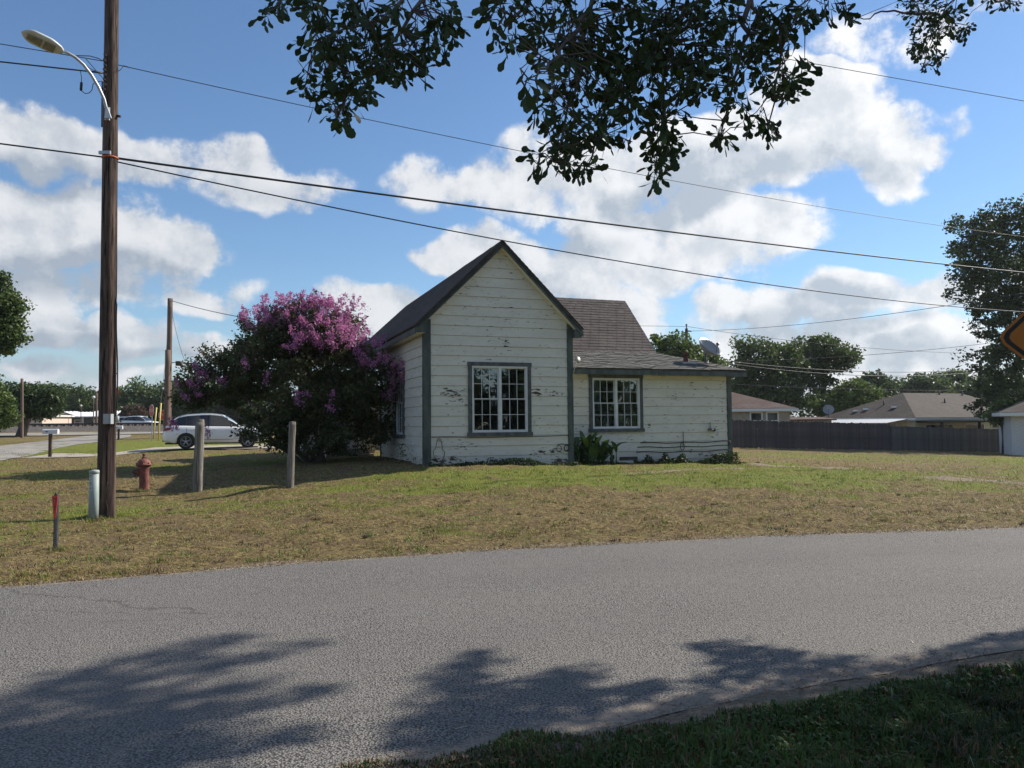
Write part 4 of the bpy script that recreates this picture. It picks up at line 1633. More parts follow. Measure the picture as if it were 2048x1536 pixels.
POLEW = wood_material('creosoted_pole_wood', (.050, .034, .028), (.155, .105, .082))
POLEG = wood_material('weathered_post_wood', (.155, .142, .12), (.29, .265, .225), .6)
POLEF = mat('far_pole_wood', (.11, .075, .06), (.17, .12, .095), rough=.9, scale=3, stretch=(4, 4, .3))
STEEL = mat('galvanised_steel', (.36, .38, .40), (.46, .48, .50), rough=.45, metal=.6, scale=6)
WIREM = mat('dark_wire', (.020, .020, .022), (.035, .035, .04), rough=.5, scale=4)
HW = mat('dark_iron_hardware', (.035, .032, .03), (.07, .06, .055), rough=.6, scale=10)


def pole_mesh(mb, p0, p1, r0, r1, n=22, k=60, rough=.012):
    p0, p1 = np.array(p0, float), np.array(p1, float)
    ax = p1 - p0
    v = []
    for i in range(k + 1):
        t = i / k
        c = p0 + ax * t
        for j in range(n):
            w = 6.2832 * j / n
            r = (r0 + (r1 - r0) * t) * (1 + rough * 3 * (vnoise(np.array([j * .9]), np.array([t * 9.0]), 2)[0] - .5) + rough * 2 * (vnoise(np.array([j * 2.7]), np.array([t * 40.]), 6)[0] - .5))
            v.append(c + np.array([r * math.cos(w), r * math.sin(w), 0]))
    f = [(i * n + j, i * n + (j + 1) % n, (i + 1) * n + (j + 1) % n, (i + 1) * n + j) for i in range(k) for j in range(n)]
    f += [tuple(k * n + j for j in range(n))]
    return mb.add(v, f, 0, True)


YP = 13.3
pb, pt = P(212.5, 1040, YP), P(223.5, 0, YP)
pax = (pt - pb) / (pt[2] - pb[2])
pole_at = lambda py: pb + pax * (P(218, py, YP)[2] - pb[2])
up_ = empty('utility_pole', pb)
tag(up_, 'tall brown wooden utility pole standing in the lawn at left', 'utility pole')
rel = lambda p: np.asarray(p, float) - pb
ptop = pb + pax * 10.3
pole_mesh(MB(), (0, 0, -.3), rel(ptop), .147, .108, 26, 90).build('shaft', POLEW, up_)
mb = MB()   # tier of cable brackets on the camera side
for i in range(8):
    q = rel(pole_at(120 + i * 9.5)) + (-.02 - .012 * (i % 2), -.125, 0)
    mb.tube([q, q + (.0, -.05, .0)], .018, 6)
    mb.tube([q + (-.02, -.05, .02), q + (.03, -.05, -.015)], .010, 5)
mb.build('bracket', HW, up_)
q = rel(pole_at(316))
MB().tube([q + (.125 * math.cos(t), .125 * math.sin(t), .0) for t in np.linspace(0, 6.283, 20)], .016, 6).build('orange_band', mat('faded_orange_tape', (.55, .11, .04), (.62, .18, .08), rough=.6), up_)
MB().box(q + (-.12, -.16, .02), q + (.08, -.12, .075)).build('clamp', STEEL, up_)
q = rel(pole_at(838)) + (.10, -.155, 0)
jb = MB().box(q + (-.065, -.05, -.085), q + (.065, .05, .085)).build('meter_box', mat('grey_plastic_box', (.34, .37, .37), (.42, .45, .45), rough=.5), up_)
MB().box(q + (-.045, -.058, -.06), q + (.045, -.0505, .06)).build('box_lid', MATS['grey_plastic_box'], jb)
q2 = rel(pole_at(838)) + (.19, -.03, 0)
MB().tube([q2 + (0, 0, -.06), q2 + (0, 0, .05)], .03, 8).build('small_box', MATS['grey_plastic_box'], up_)
cond = [rel(pole_at(y)) + (.165 + .016 * math.sin(y / 37.), -.02, 0) for y in range(835, 560, -25)]
cond[-1] = cond[-1] + (-.05, 0, 0)
MB().tube(cond, .012, 6).build('riser_cable', WIREM, up_)
MB().tube([rel(pole_at(748)) + (.08, -.06, 0), rel(pole_at(748)) + (.19, -.02, .005)], .012, 5).build('standoff', HW, up_)
q = rel(pole_at(232)) + (.12, 0, 0)
MB().tube([q, q + (.06, 0, -.01)], .024, 7).build('bolt', HW, up_)
MB().tube([rel(pole_at(y)) + (-.135, -.03, 0) for y in (255, 215, 165)], .012, 5).build('conduit', HW, up_)
MB().tube([rel(pole_at(y)) + (.02 * math.sin(y * .1) + .07, -.13, 0) for y in range(1035, 960, -8)], .007, 5).build('loose_wire', HW, up_)

# street lamp on its arm
sl_b = pole_at(235) + (-.06, -.13, 0)
lampo = empty('street_lamp', sl_b)
tag(lampo, 'grey cobra-head street lamp on a curved arm at the pole', 'street lamp')
rl_ = lambda p: np.asarray(p, float) - sl_b
arm_px = [(214, 238, 13.15), (213, 218, 13.12), (208, 198, 13.05), (197, 174, 12.98), (183, 150, 12.9), (167, 129, 12.8), (150, 114, 12.7), (136, 106, 12.62), (120, 100, 12.55)]
arm = [rl_(P(*q)) for q in arm_px]
MB().tube(arm, .026, 10).build('arm', STEEL, lampo)
MB().prism([rl_(P(210, 237, 13.14)), rl_(P(224, 237, 13.1)), rl_(P(216, 214, 13.1))], (0, -.03, 0)).box(rl_(P(209, 240, 13.16)), rl_(P(221, 216, 13.2))).build('bracket', STEEL, lampo)
h0, h1 = rl_(P(126, 104, 12.55)), rl_(P(43, 64, 12.15))
ax = h1 - h0
Lh = np.linalg.norm(ax)
ax = ax / Lh
sd_ = np.cross(ax, [0, 0, 1.0])
sd_ /= np.linalg.norm(sd_)
nu = np.cross(sd_, ax)
# the head is rolled a little towards the road
rl_a = R(-16)
sd2 = sd_ * math.cos(rl_a) + nu * math.sin(rl_a)
nu2 = -sd_ * math.sin(rl_a) + nu * math.cos(rl_a)
v, n = [], 20
kk = 14
for i in range(kk + 1):
    t = i / kk
    w = .155 * (max(1e-3, min(1, t / .35)) ** .5 * .78 + .22) * (1 - max(0, (t - .72) / .30) ** 2.2) + .004
    hh = .062 * (1 - max(0, (t - .5) / .55) ** 2) * (.55 + .45 * min(1, t / .25)) + .006
    for j in range(n):
        a = 6.2832 * j / n
        ca, sa = math.cos(a), math.sin(a)
        yy = w * math.copysign(abs(ca) ** .7, ca)
        zz = hh * (math.copysign(abs(sa) ** .8, sa) if sa > 0 else .35 * sa)
        v.append(h0 + ax * (t * Lh) + sd2 * yy + nu2 * zz)
f = [(i * n + j, i * n + (j + 1) % n, (i + 1) * n + (j + 1) % n, (i + 1) * n + j) for i in range(kk) for j in range(n)]
f += [tuple(range(n - 1, -1, -1)), tuple(kk * n + j for j in range(n))]
head = MB().add(v, f, 0, True).build('lamp_head', mat('lamp_grey_paint', (.50, .52, .53), (.58, .59, .60), rough=.45, scale=5), lampo)
LENS = mat('ribbed_lens', (.13, .125, .10), (.22, .21, .165), rough=.25, scale=30, spec=.6)
for (t0, t1) in ((.52, .86), (.20, .46)):
    pl = [h0 + ax * (t * Lh) + sd2 * s * .085 * (1 if t < .8 else .62) - nu2 * .026 for t, s in ((t0, -1), (t1, -1), (t1, 1), (t0, 1))]
    MB().prism(pl, -nu2 * .016).build('lens', LENS, head)
c = h0 + ax * Lh * .3 + nu2 * .06
MB().tube([c, c + nu2 * .06], .035, 10).build('photocell', mat('photocell_green', (.25, .33, .30), rough=.5), head)


def wire(name, label, plan0, plan1, pts, r, t0=0.0, t1=1.0, n=40, m=None, group=None):
    """a hanging line in the vertical plane plan0-plan1, sag fitted through photo points"""
    p0, p1 = np.array(plan0, float), np.array(plan1, float)
    ts, zs = [], []
    for (px, py) in pts:
        d = ray(px, py)
        # p0 + t(p1-p0) = s*d
        A = np.array([[d[0], -(p1 - p0)[0]], [d[1], -(p1 - p0)[1]]])
        s, t = np.linalg.solve(A, p0)
        ts.append(t)
        zs.append(EYE + s * d[2])
    co = np.polyfit(ts, zs, min(2, len(ts) - 1))
    if len(co) == 3 and co[0] < 0:
        co = np.polyfit(ts, zs, 1)
    q = np.linspace(t0, t1, n)
    pp = [(*(p0 + (p1 - p0) * t), np.polyval(co, t)) for t in q]
    o_ = MB().tube(pp, r, 6).build(name, m or WIREM)
    tag(o_, label, 'cable', group)
    return o_


pxy = pb[:2] + pax[:2] * 6
NEXT = (30.0, 33.0)
PREV = (-27.0, 4.0)
wire('overhead_cable', 'highest thin power line running right from the near pole', pxy, NEXT, [(250, 133), (1060, 306), (1887, 452)], .0075)
wire('overhead_cable', 'thickest black cable from the orange-banded pole to the right', pxy, NEXT, [(260, 320), (1100, 433), (2048, 545)], .021)
wire('overhead_cable', 'cable passing the gable peak just below the thick one', pxy, NEXT, [(240, 325), (1000, 480), (2020, 622)], .013)
wire('overhead_cable', 'thin line behind the oak leaves at upper right', (-2, 40.), (60, 48.), [(1507, 106), (1609, 124), (2048, 202)], .02, .2, 1.0)
wire('overhead_cable', 'thin line entering at the far left above the lamp arm', pxy, PREV, [(205, 122), (100, 104), (0, 88)], .0075)
wire('overhead_cable', 'twisted cable at left passing behind the lamp arm', pxy, PREV, [(205, 147), (140, 137), (0, 124)], .013)
wire('overhead_cable', 'black cable at left meeting the orange band', pxy, PREV, [(208, 315), (100, 299), (0, 288)], .014)
sp = MB()
q = P(162, 170, 13.0)
sp.tube([P(161, 143, 13.05), P(163, 155, 13.0), P(163, 165, 13.0)], .006, 5)
sp.tube([P(163, 165, 13.0), P(162, 181, 13.0)], .022, 7)
sp.tube([P(162, 181, 13.0), P(170, 187, 13.0), P(178, 186, 13.0), P(184, 180, 13.0), P(186, 168, 13.02), P(192, 164, 13.05), P(207, 162, 13.1)], .007, 5)
tag(sp.build('splice_drop', WIREM), 'small black splice hanging from the cable beside the lamp arm', 'cable splice')
sp = MB()
sp.tube([P(147, 111, 13.0), P(180, 112, 13.0), P(198, 117, 13.05), P(210, 124, 13.15)], .008, 5)
sp.tube([P(150, 113, 13.0), P(180, 137, 13.0), P(200, 146, 13.1)], .006, 5)
sp.tube([P(172, 118, 13.0), P(200, 150, 13.1), P(209, 160, 13.15)], .006, 5)
sp.tube([P(175, 142, 13.0), P(205, 146, 13.1)], .018, 6)
sp.tube([P(236, 143, 13.25), P(243, 138, 13.3), P(247, 131, 13.35), P(256, 133, 13.4)], .006, 5)
tag(sp.build('jumper_wires', WIREM), 'short jumper wires curling round the pole near the lamp arm', 'jumper wires')

# pale cable pedestal against the pole
q = P(187, 1037, 13.05)
ped = empty('cable_pedestal', q)
tag(ped, 'pale green round cable pedestal beside the big pole', 'pedestal')
PEDM = mat('pale_green_plastic', (.27, .32, .305), (.33, .375, .36), rough=.55, scale=4)
ped.scale = (.84, .84, 1)
MB().lathe([(.092, -.05), (.092, .30), (.088, .76)], n=24).build('body', PEDM, ped)
MB().lathe([(.094, .755), (.096, .79), (.085, .81), (.0, .822)], n=24).build('cap', PEDM, ped)
LABW = mat('printed_label_paper', (.46, .52, .50), (.50, .55, .53), rough=.6)
LABK = mat('label_ink', (.05, .06, .06), (.08, .09, .09), rough=.6)
for (z0, z1) in ((.66, .745), (.47, .65)):
    v = []
    for i in range(6):
        a = R(-125 + i * 9)
        for z in (z0, z1):
            v.append((.0925 * math.cos(a), .0925 * math.sin(a), z))
    MB().add(v, [(2 * i, 2 * i + 2, 2 * i + 3, 2 * i + 1) for i in range(5)]).build('printed_label', LABW, ped)
mk = MB()
for (z, a0, a1, hh) in ((.72, -120, -92, .007), (.70, -118, -95, .004), (.685, -118, -98, .003), (.52, -118, -92, .003), (.51, -118, -95, .003), (.50, -118, -92, .003)):
    v = []
    for i in range(4):
        a = R(a0 + (a1 - a0) * i / 3)
        for zz in (z - hh, z + hh):
            v.append((.0935 * math.cos(a), .0935 * math.sin(a), zz))
    mk.add(v, [(2 * i, 2 * i + 2, 2 * i + 3, 2 * i + 1) for i in range(3)])
ring = [(.0938 * math.cos(R(-106) + .24 * math.cos(t)), .0938 * math.sin(R(-106) + .24 * math.cos(t)), .59 + .027 * math.sin(t)) for t in np.linspace(0, 6.283, 22)]
mk.tube(ring, .0025, 4)
mk.tube([ring[3], ring[14]], .0025, 4)
mk.build('label_print', LABK, ped)

# red marker on a perforated channel post
q = P(110, 1100, 9.85)
mp = empty('marker_post', q, R(-14))
mp.scale = (.52, .8, 1)
tag(mp, 'short perforated steel post with a red triangular marker near the road', 'marker post')
CH = mat('black_channel_steel', (.035, .038, .042), (.07, .072, .075), rough=.55, scale=12)
mb = MB()
# channel with punched holes: flange strips either side of a row of webs
mb.box((-.042, -.012, -.1), (-.016, .0, .70))
mb.box((.016, -.012, -.1), (.042, .0, .70))
mb.box((-.05, .0, -.1), (-.042, .03, .70))
mb.box((.042, .0, -.1), (.05, .03, .70))
for i in range(29):
    z = -.05 + i * .0256
    mb.box((-.016, -.0115, z), (.016, -.0005, z + .0128))
mb.build('channel', CH, mp)
RED = mat('red_reflective_sheet', (.50, .045, .03), (.60, .075, .05), rough=.45, scale=6)
MB().prism([(-.082, -.016, .685), (.075, -.016, .685), (.082, -.016, .66), (.03, -.016, .40), (-.005, -.016, .385), (-.045, -.016, .47), (-.086, -.016, .66)], (0, -.006, 0)).build('red_sign', RED, mp)
MB().prism([(-.05, -.0225, .655), (.045, -.0225, .655), (0, -.0225, .49)], (0, -.0015, 0)).build('sign_outline', mat('dark_red_print', (.20, .02, .02), rough=.5), mp)
MB().prism([(-.034, -.0245, .643), (.029, -.0245, .643), (0, -.0245, .535)], (0, -.0012, 0)).build('sign_centre', RED, mp)
MB().lathe([(.02, .69), (.026, .71), (.01, .73), (.0, .735)], n=10).build('bolt', HW, mp)

# fire hydrant
q = P(289, 980, 17.0)
hy = empty('fire_hydrant', q, R(8))
hy.rotation_euler = (R(-1), R(-2), R(8))
tag(hy, 'rusty faded red fire hydrant in the lawn behind the pole', 'fire hydrant')
HYM = mat('rusty_red_hydrant_paint', (.13, .040, .030), (.23, .085, .062), rough=.7, scale=9, detail=6, bump=.4, bscale=30)
MB().lathe([(.118, -.08), (.112, 0), (.106, .12), (.104, .42), (.112, .47), (.125, .52)], n=24).build('barrel', HYM, hy)
MB().lathe([(.125, .515), (.168, .538), (.170, .558), (.150, .570), (.142, .60), (.125, .637), (.092, .668), (.055, .684), (.048, .70)], n=24).build('bonnet', HYM, hy)
mb = MB()
for i in range(8):
    a = i * .785 + .2
    mb.tube([(.15 * math.cos(a), .15 * math.sin(a), .535), (.15 * math.cos(a), .15 * math.sin(a), .60)], .016, 6)
mb.build('flange_bolt', HYM, hy)
MB().lathe([(.046, .695), (.046, .722), (.028, .735), (.026, .762), (.034, .766), (.030, .80), (.0, .802)], n=10).build('operating_nut', HYM, hy)
Mx = np.array([[0, 0, -1], [0, 1, 0], [1, 0, 0]], float)
nz = MB().lathe([(.062, .05), (.062, .13), (.070, .135), (.070, .15), (.055, .152)], (0, -.03, .405), 16, 0, Mx).build('nozzle', HYM, hy)
MB().lathe([(.058, .152), (.060, .20), (.03, .205), (.028, .235), (.0, .236)], (0, -.03, .405), 12, 0, Mx).build('nozzle_cap', HW, hy)
MB().tube([(-.18, -.06, .37), (-.17, -.07, .30), (-.15, -.07, .26), (-.13, -.06, .30), (-.11, -.05, .33)], .012, 5).build('chain', HW, hy)
MB().lathe([(.05, .07), (.05, .14), (.055, .145), (.0, .15)], (0, 0, .42), 12, 0, np.array([[0, 1, 0], [0, 0, 1.0], [1, 0, 0]], float)).build('side_nozzle', HYM, hy)

# wooden posts
for (px, py0, py1, Y, r, nm, lab, tilt) in ((397, 990, 846, 16.6, .098, 'wooden_post', 'weathered round wooden post in front of the parked car', 3.0),
                                            (400.5, 984, 840, 17.6, .080, 'wooden_post', 'slimmer wooden post standing just behind another post', 1.0),
                                            (582, 987, 845, 16.6, .076, 'wooden_post', 'weathered round wooden post in front of the flowering shrub', 3.0)):
    a, b = P(px - tilt, py0, Y), P(px + tilt, py1, Y)
    e = empty(nm, a)
    tag(e, lab, 'post', 'round wooden posts in the lawn')
    pole_mesh(MB(), (0, 0, -.2), b - a, r * 1.05, r * .95, 20, 24, .02).build('shaft', POLEG, e)
    MB().lathe([(r * .93, -.01), (r * .90, .012), (r * .5, .02), (0, .022)], b - a, 18).build('cut_end', POLEG, e)


def small_pole(name, label, cat, px, py0, py1, Y, r, m=POLEF, tilt=0, top=None):
    a, b = P(px, py0, Y), P(px + tilt, py1, Y)
    e = empty(name, a)
    tag(e, label, cat)
    pole_mesh(MB(), (0, 0, -.4), b - a, r, r * .8, 10, 10, .02).build('shaft', m, e)
    return e, b - a


e, tp = small_pole('utility_pole', 'distant twin utility pole beyond the white car', 'utility pole', 335.5, 876, 597, 50, .20, tilt=5)
a2 = P(333, 876, 49.6) - P(335.5, 876, 50)
pole_mesh(MB(), a2 + (0, 0, -.3), a2 + P(336, 700, 49.6) - P(333, 876, 49.6), .20, .17, 10, 8, .02).build('stub_pole', POLEF, e)
bx = P(357.5, 727, 50) - P(335.5, 876, 50)
MB().box(bx + (-.15, -.14, -.15), bx + (.15, .14, .15)).build('transformer', HW, e)
MB().tube([P(341, 725, 50) - P(335.5, 876, 50), P(420, 728, 50) - P(335.5, 876, 50)], .025, 5).build('cross_wire', WIREM, e)
e, tp = small_pole('lot_light', 'dark parking lot light on a mast behind the shrub', 'lot light', 381.5, 800, 727, 56, .09, HW, 1)
MB().box(tp + (-.45, -.15, -.05), tp + (.55, .15, .05)).build('lamp_head', HW, e)
wire('overhead_cable', 'line from the top of the distant twin pole to the shrub', P(342, 600, 50)[:2], P(480, 600, 44)[:2], [(345, 602), (400, 617), (475, 633)], .02, 0, 1.6)
wire('guy_wire', 'thin guy wire slanting right from the distant twin pole', P(341, 600, 50)[:2], P(388, 600, 46)[:2], [(344, 625), (362, 700), (386, 752)], .012, 0, 1.0, 12)
wire('guy_wire', 'thin guy wire slanting left from the distant twin pole', P(338, 600, 50)[:2], P(322, 600, 47)[:2], [(336, 655), (330, 730), (322, 800)], .012, .1, 1.0, 12)
small_pole('utility_pole', 'slim grey pole in front of the trees at far left', 'utility pole', 44, 874, 757, 55, .115)
for (px, y0, y1, Y, lab) in ((187, 850, 797, 80, 'pale post with round lamp beyond the tracks beside the near pole'), (162, 838, 813, 112, 'shorter round lamp rising behind the white metal roof')):
    e, tp = small_pole('globe_lamp', lab, 'lamp post', px, y0, y1, Y, .06, POLEF)
    MB().lathe([(.05, -.02), (.14, .04), (.17, .14), (.12, .24), (0, .28)], tp, 12).build('globe', WHITEV, e)
small_pole('utility_pole', 'thin pale pole beyond the tracks just left of the near pole', 'utility pole', 193, 850, 786, 82, .11)
POLER = mat('reddish_pole_wood', (.085, .032, .030), (.13, .055, .048), rough=.85, scale=3)
e, tp = small_pole('utility_pole', 'dark red utility pole with transformer behind the white house', 'utility pole', 1373, 760, 657, 70, .17, POLER)
org = P(1373, 760, 70)
MB().tube([tp, tp + (0, 0, .25)], .05, 6).build('pin', HW, e)
MB().lathe([(.02, .25), (.09, .27), (.09, .40), (.0, .42)], tp, 8).build('insulator', HW, e)
cpos = P(1381, 694, 69.6) - org
MB().lathe([(.24, -.32), (.27, -.28), (.27, .24), (.30, .27), (.30, .32), (0, .36)], cpos, 14).build('transformer', mat('transformer_grey', (.36, .40, .42), (.42, .45, .47), rough=.5), e)
cp = P(1365, 666, 70) - org
MB().tube([cp + (0, 0, .22), cp + (.02, 0, -.2)], .05, 6).tube([cp, P(1371, 664, 70) - org], .02, 5).build('cutout_fuse', HW, e)
MB().tube([P(1375, 662, 70) - org, P(1383, 662.5, 70) - org], .06, 6).build('arm_clamp', HW, e)
e, tp = small_pole('utility_pole', 'dark utility pole behind the ranch house at right', 'utility pole', 1961, 840, 720, 80, .21, HW)
RP, RQ = P(1373, 655, 70)[:2], P(1961, 720, 80)[:2]
grp = None
wire('overhead_cable', 'thin line rising left from the transformer pole', RP, P(1250, 650, 66)[:2], [(1371, 653), (1330, 652), (1290, 652)], .018, 0, 1.3)
wire('overhead_cable', 'thin line from the transformer pole top sloping down to the right', RP, RQ, [(1375, 653), (1500, 671), (1700, 693)], .017, 0, 1.0)
wire('overhead_cable', 'thin line from the transformer pole rising to the upper right', RP, P(2060, 580, 40)[:2], [(1383, 662), (1500, 657), (1890, 612)], .016, 0, 1.0)
wire('overhead_cable', 'thin line crossing clouds above the ranch house roof', P(1440, 720, 60)[:2], P(2040, 690, 66)[:2], [(1720, 711), (1820, 703), (1955, 689)], .018, -.2, 1.05)
wire('overhead_cable', 'upper of the bundled lines at the right pole', P(1440, 720, 62)[:2], RQ, [(1450, 722), (1700, 742), (1958, 739)], .026, 0, 1.0)
wire('overhead_cable', 'lower of the bundled lines at the right pole', P(1440, 720, 63)[:2], RQ, [(1450, 726), (1700, 750), (1958, 744)], .026, 0, 1.0)
wire('overhead_cable', 'low line crossing in front of the trees at right', P(1440, 770, 58)[:2], P(1960, 780, 62)[:2], [(1460, 768), (1700, 778), (1955, 781)], .018, 0, 1.0)

# letter boxes, signs far left
for (px, y0, y1, Y, w, lab, ang) in ((100, 917, 868, 32, .56, 'white mailbox on a dark wooden post by the driveway', 10), (237, 885, 858, 48, .42, 'small grey mailbox seen just right of the big pole', 10)):
    a = P(px, y0, Y)
    e = empty('mailbox', a, R(ang))
    tag(e, lab, 'mailbox')
    hgt = (y0 - y1) / F * Y
    MB().box((-.055, -.05, -.2), (.055, .05, hgt)).build('post', POLEW, e)
    pr = [(0, -.10, 0), (0, .10, 0), (0, .10, .13), (0, .075, .18), (0, .0, .20), (0, -.075, .18), (0, -.10, .13)]
    MB().prism([(-w / 2, p[1], hgt + p[2]) for p in pr], (w, 0, 0)).build('box', WHITEV, e)
    MB().prism([(w / 2 + .001, p[1] * 1.05, hgt + p[2] * 1.03 - .003) for p in pr], (.02, 0, 0)).build('door', WHITEV, e)
    MB().box((-w * .30, -.106, hgt + .07), (-w * .1, -.101, hgt + .11)).build('number_plate', HW, e)
YEL = mat('yellow_sign_sheet', (.36, .112, .008), (.41, .13, .010), rough=.45, scale=5)
SBLK = mat('sign_black', (.012, .012, .012), rough=.5)
SALU = mat('sign_aluminium', (.35, .36, .37), rough=.45, metal=.5)


def diamond(name, label, c, half, yaw, post_bottom, thick=.006, post_off=.03):
    e = empty(name, (c[0], c[1], post_bottom), yaw)
    tag(e, label, 'road sign')
    z = c[2] - post_bottom

    def dia(h_, r, y):
        out = []
        for k in range(4):
            a0 = k * math.pi / 2
            for s in (-.5, 0, .5):
                a = a0 + s * math.pi / 2
                cc = np.array([math.cos(a0), math.sin(a0)]) * (h_ - r * 1.414)
                out.append((cc[0] + r * math.cos(a), y, z + cc[1] + r * math.sin(a)))
        return out
    MB().prism(dia(half, .045, 0), (0, thick, 0)).build('plate', [YEL], e)
    MB().prism(dia(half - .018, .038, -.0012), (0, .001, 0)).build('black_border', SBLK, e)
    MB().prism(dia(half - .046, .03, -.0026), (0, .001, 0)).build('yellow_field', YEL, e)
    MB().prism(dia(half - .001, .045, thick + .001), (0, .002, 0)).build('sign_back', SALU, e)
    MB().box((-.03, post_off, -.3), (.03, post_off + .04, z + half * .6)).build('post', SALU, e)
    return e


c = P(217.5, 784, 36.5)
diamond('warning_sign', 'yellow diamond sign mostly hidden behind the big utility pole', c, .54, R(12), gz(c[0], c[1]))
c = P(2262, 660, 3.6)
ns = diamond('warning_sign', 'large amber diamond warning sign cut off at the right edge', c, .54, R(-36), 0.0)
for (px, y0, y1, Y, yaw, lab) in ((302, 889, 820, 46, -46, 'red stop sign seen almost edge-on near the tracks'), (327, 884, 829, 58, 20, 'distant red stop sign just left of the twin pole')):
    a = P(px, y0, Y)
    e = empty('stop_sign', a, R(yaw))
    tag(e, lab, 'stop sign')
    hgt = (y0 - y1) / F * Y
    MB().box((-.03, .02, -.2), (.03, .06, hgt + .2)).build('post', SALU, e)
    octo = lambda r, y: [(r * math.cos(R(22.5 + 45 * k)), y, hgt - .05 + r * math.sin(R(22.5 + 45 * k))) for k in range(8)]
    MB().prism(octo(.40, 0), (0, .01, 0)).build('white_edge', WHITEV, e)
    MB().prism(octo(.37, -.003), (0, .002, 0)).build('red_face', RED, e)
    # lettering
    tcurve = bpy.data.curves.new('stop_text', 'FONT')
    tcurve.body = 'STOP'
    tcurve.size = .27
    tcurve.align_x = 'CENTER'
    tcurve.align_y = 'CENTER'
    tcurve.extrude = .001
    to = bpy.data.objects.new('tmp', tcurve)
    C.objects.link(to)
    bpy.context.view_layer.update()
    tme = bpy.data.meshes.new_from_object(to.evaluated_get(bpy.context.evaluated_depsgraph_get()))
    bpy.data.objects.remove(to)
    tme.materials.append(WHITEV)
    link('lettering', tme, e, Matrix.Translation((0, -.006, hgt - .05)) @ Matrix.Rotation(R(90), 4, 'X'))
for (x0, y0, x1, y1, Y, lab) in ((306, 880, 313, 815, 48, 'shorter leaning yellow guy-wire guard by the twin pole'), (316, 886, 322, 806, 46, 'taller yellow guy-wire guard by the twin pole')):
    a, b = P(x0, y0, Y), P(x1, y1, Y)
    MBt = MB().tube([(0, 0, -.1), b - a], .045, 8)
    o_ = MBt.build('guy_guard', mat('yellow_plastic_guard', (.60, .47, .10), (.66, .53, .15), rough=.5) if 'yellow_plastic_guard' not in MATS else MATS['yellow_plastic_guard'])
    o_.location = a
    tag(o_, lab, 'guy guard')

# ------------------------------------------------------------------ car
CARW = mat('white_car_paint', (.80, .80, .79), rough=.28, coat=.6, spec=.5)
CARG = mat('dark_car_glass', (.012, .014, .017), rough=.06, spec=.8)
CARB = mat('black_car_plastic', (.02, .02, .022), (.03, .03, .03), rough=.55)
TYRE = mat('tyre_rubber', (.018, .018, .018), (.03, .03, .03), rough=.85, scale=20)
RIM = mat('alloy_wheel', (.42, .43, .44), rough=.35, metal=.8)
TAIL = mat('red_tail_lamp', (.22, .012, .015), rough=.15, spec=.7)
HEADL = mat('clear_head_lamp', (.55, .57, .6), rough=.1, spec=.8)

ZB = [(-2.29, .62), (-2.26, .93), (-2.18, 1.04), (-2.0, 1.09), (-1.4, 1.08), (-.5, 1.05), (.8, 1.02), (1.1, 1.0), (1.6, .95), (1.95, .87), (2.16, .74), (2.26, .58), (2.30, .48)]
ZR = [(-2.08, 1.12), (-1.92, 1.34), (-1.66, 1.52), (-1.3, 1.61), (-.6, 1.66), (-.2, 1.66), (.2, 1.61), (.45, 1.53), (.75, 1.34), (1.02, 1.12), (1.16, 1.0)]
WD = [(-2.29, .72), (-2.2, .82), (-2.0, .89), (-1.6, .925), (1.5, .925), (1.9, .88), (2.15, .78), (2.30, .56)]
itp = lambda tab, x: float(np.interp(x, [q[0] for q in tab], [q[1] for q in tab]))
WX = (-1.30, 1.41)
RA = .405


def arch(x):
    z = .0
    for xc in WX:
        d = abs(x - xc)
        if d < RA:
            z = max(z, .345 + math.sqrt(RA * RA - d * d))
    return z


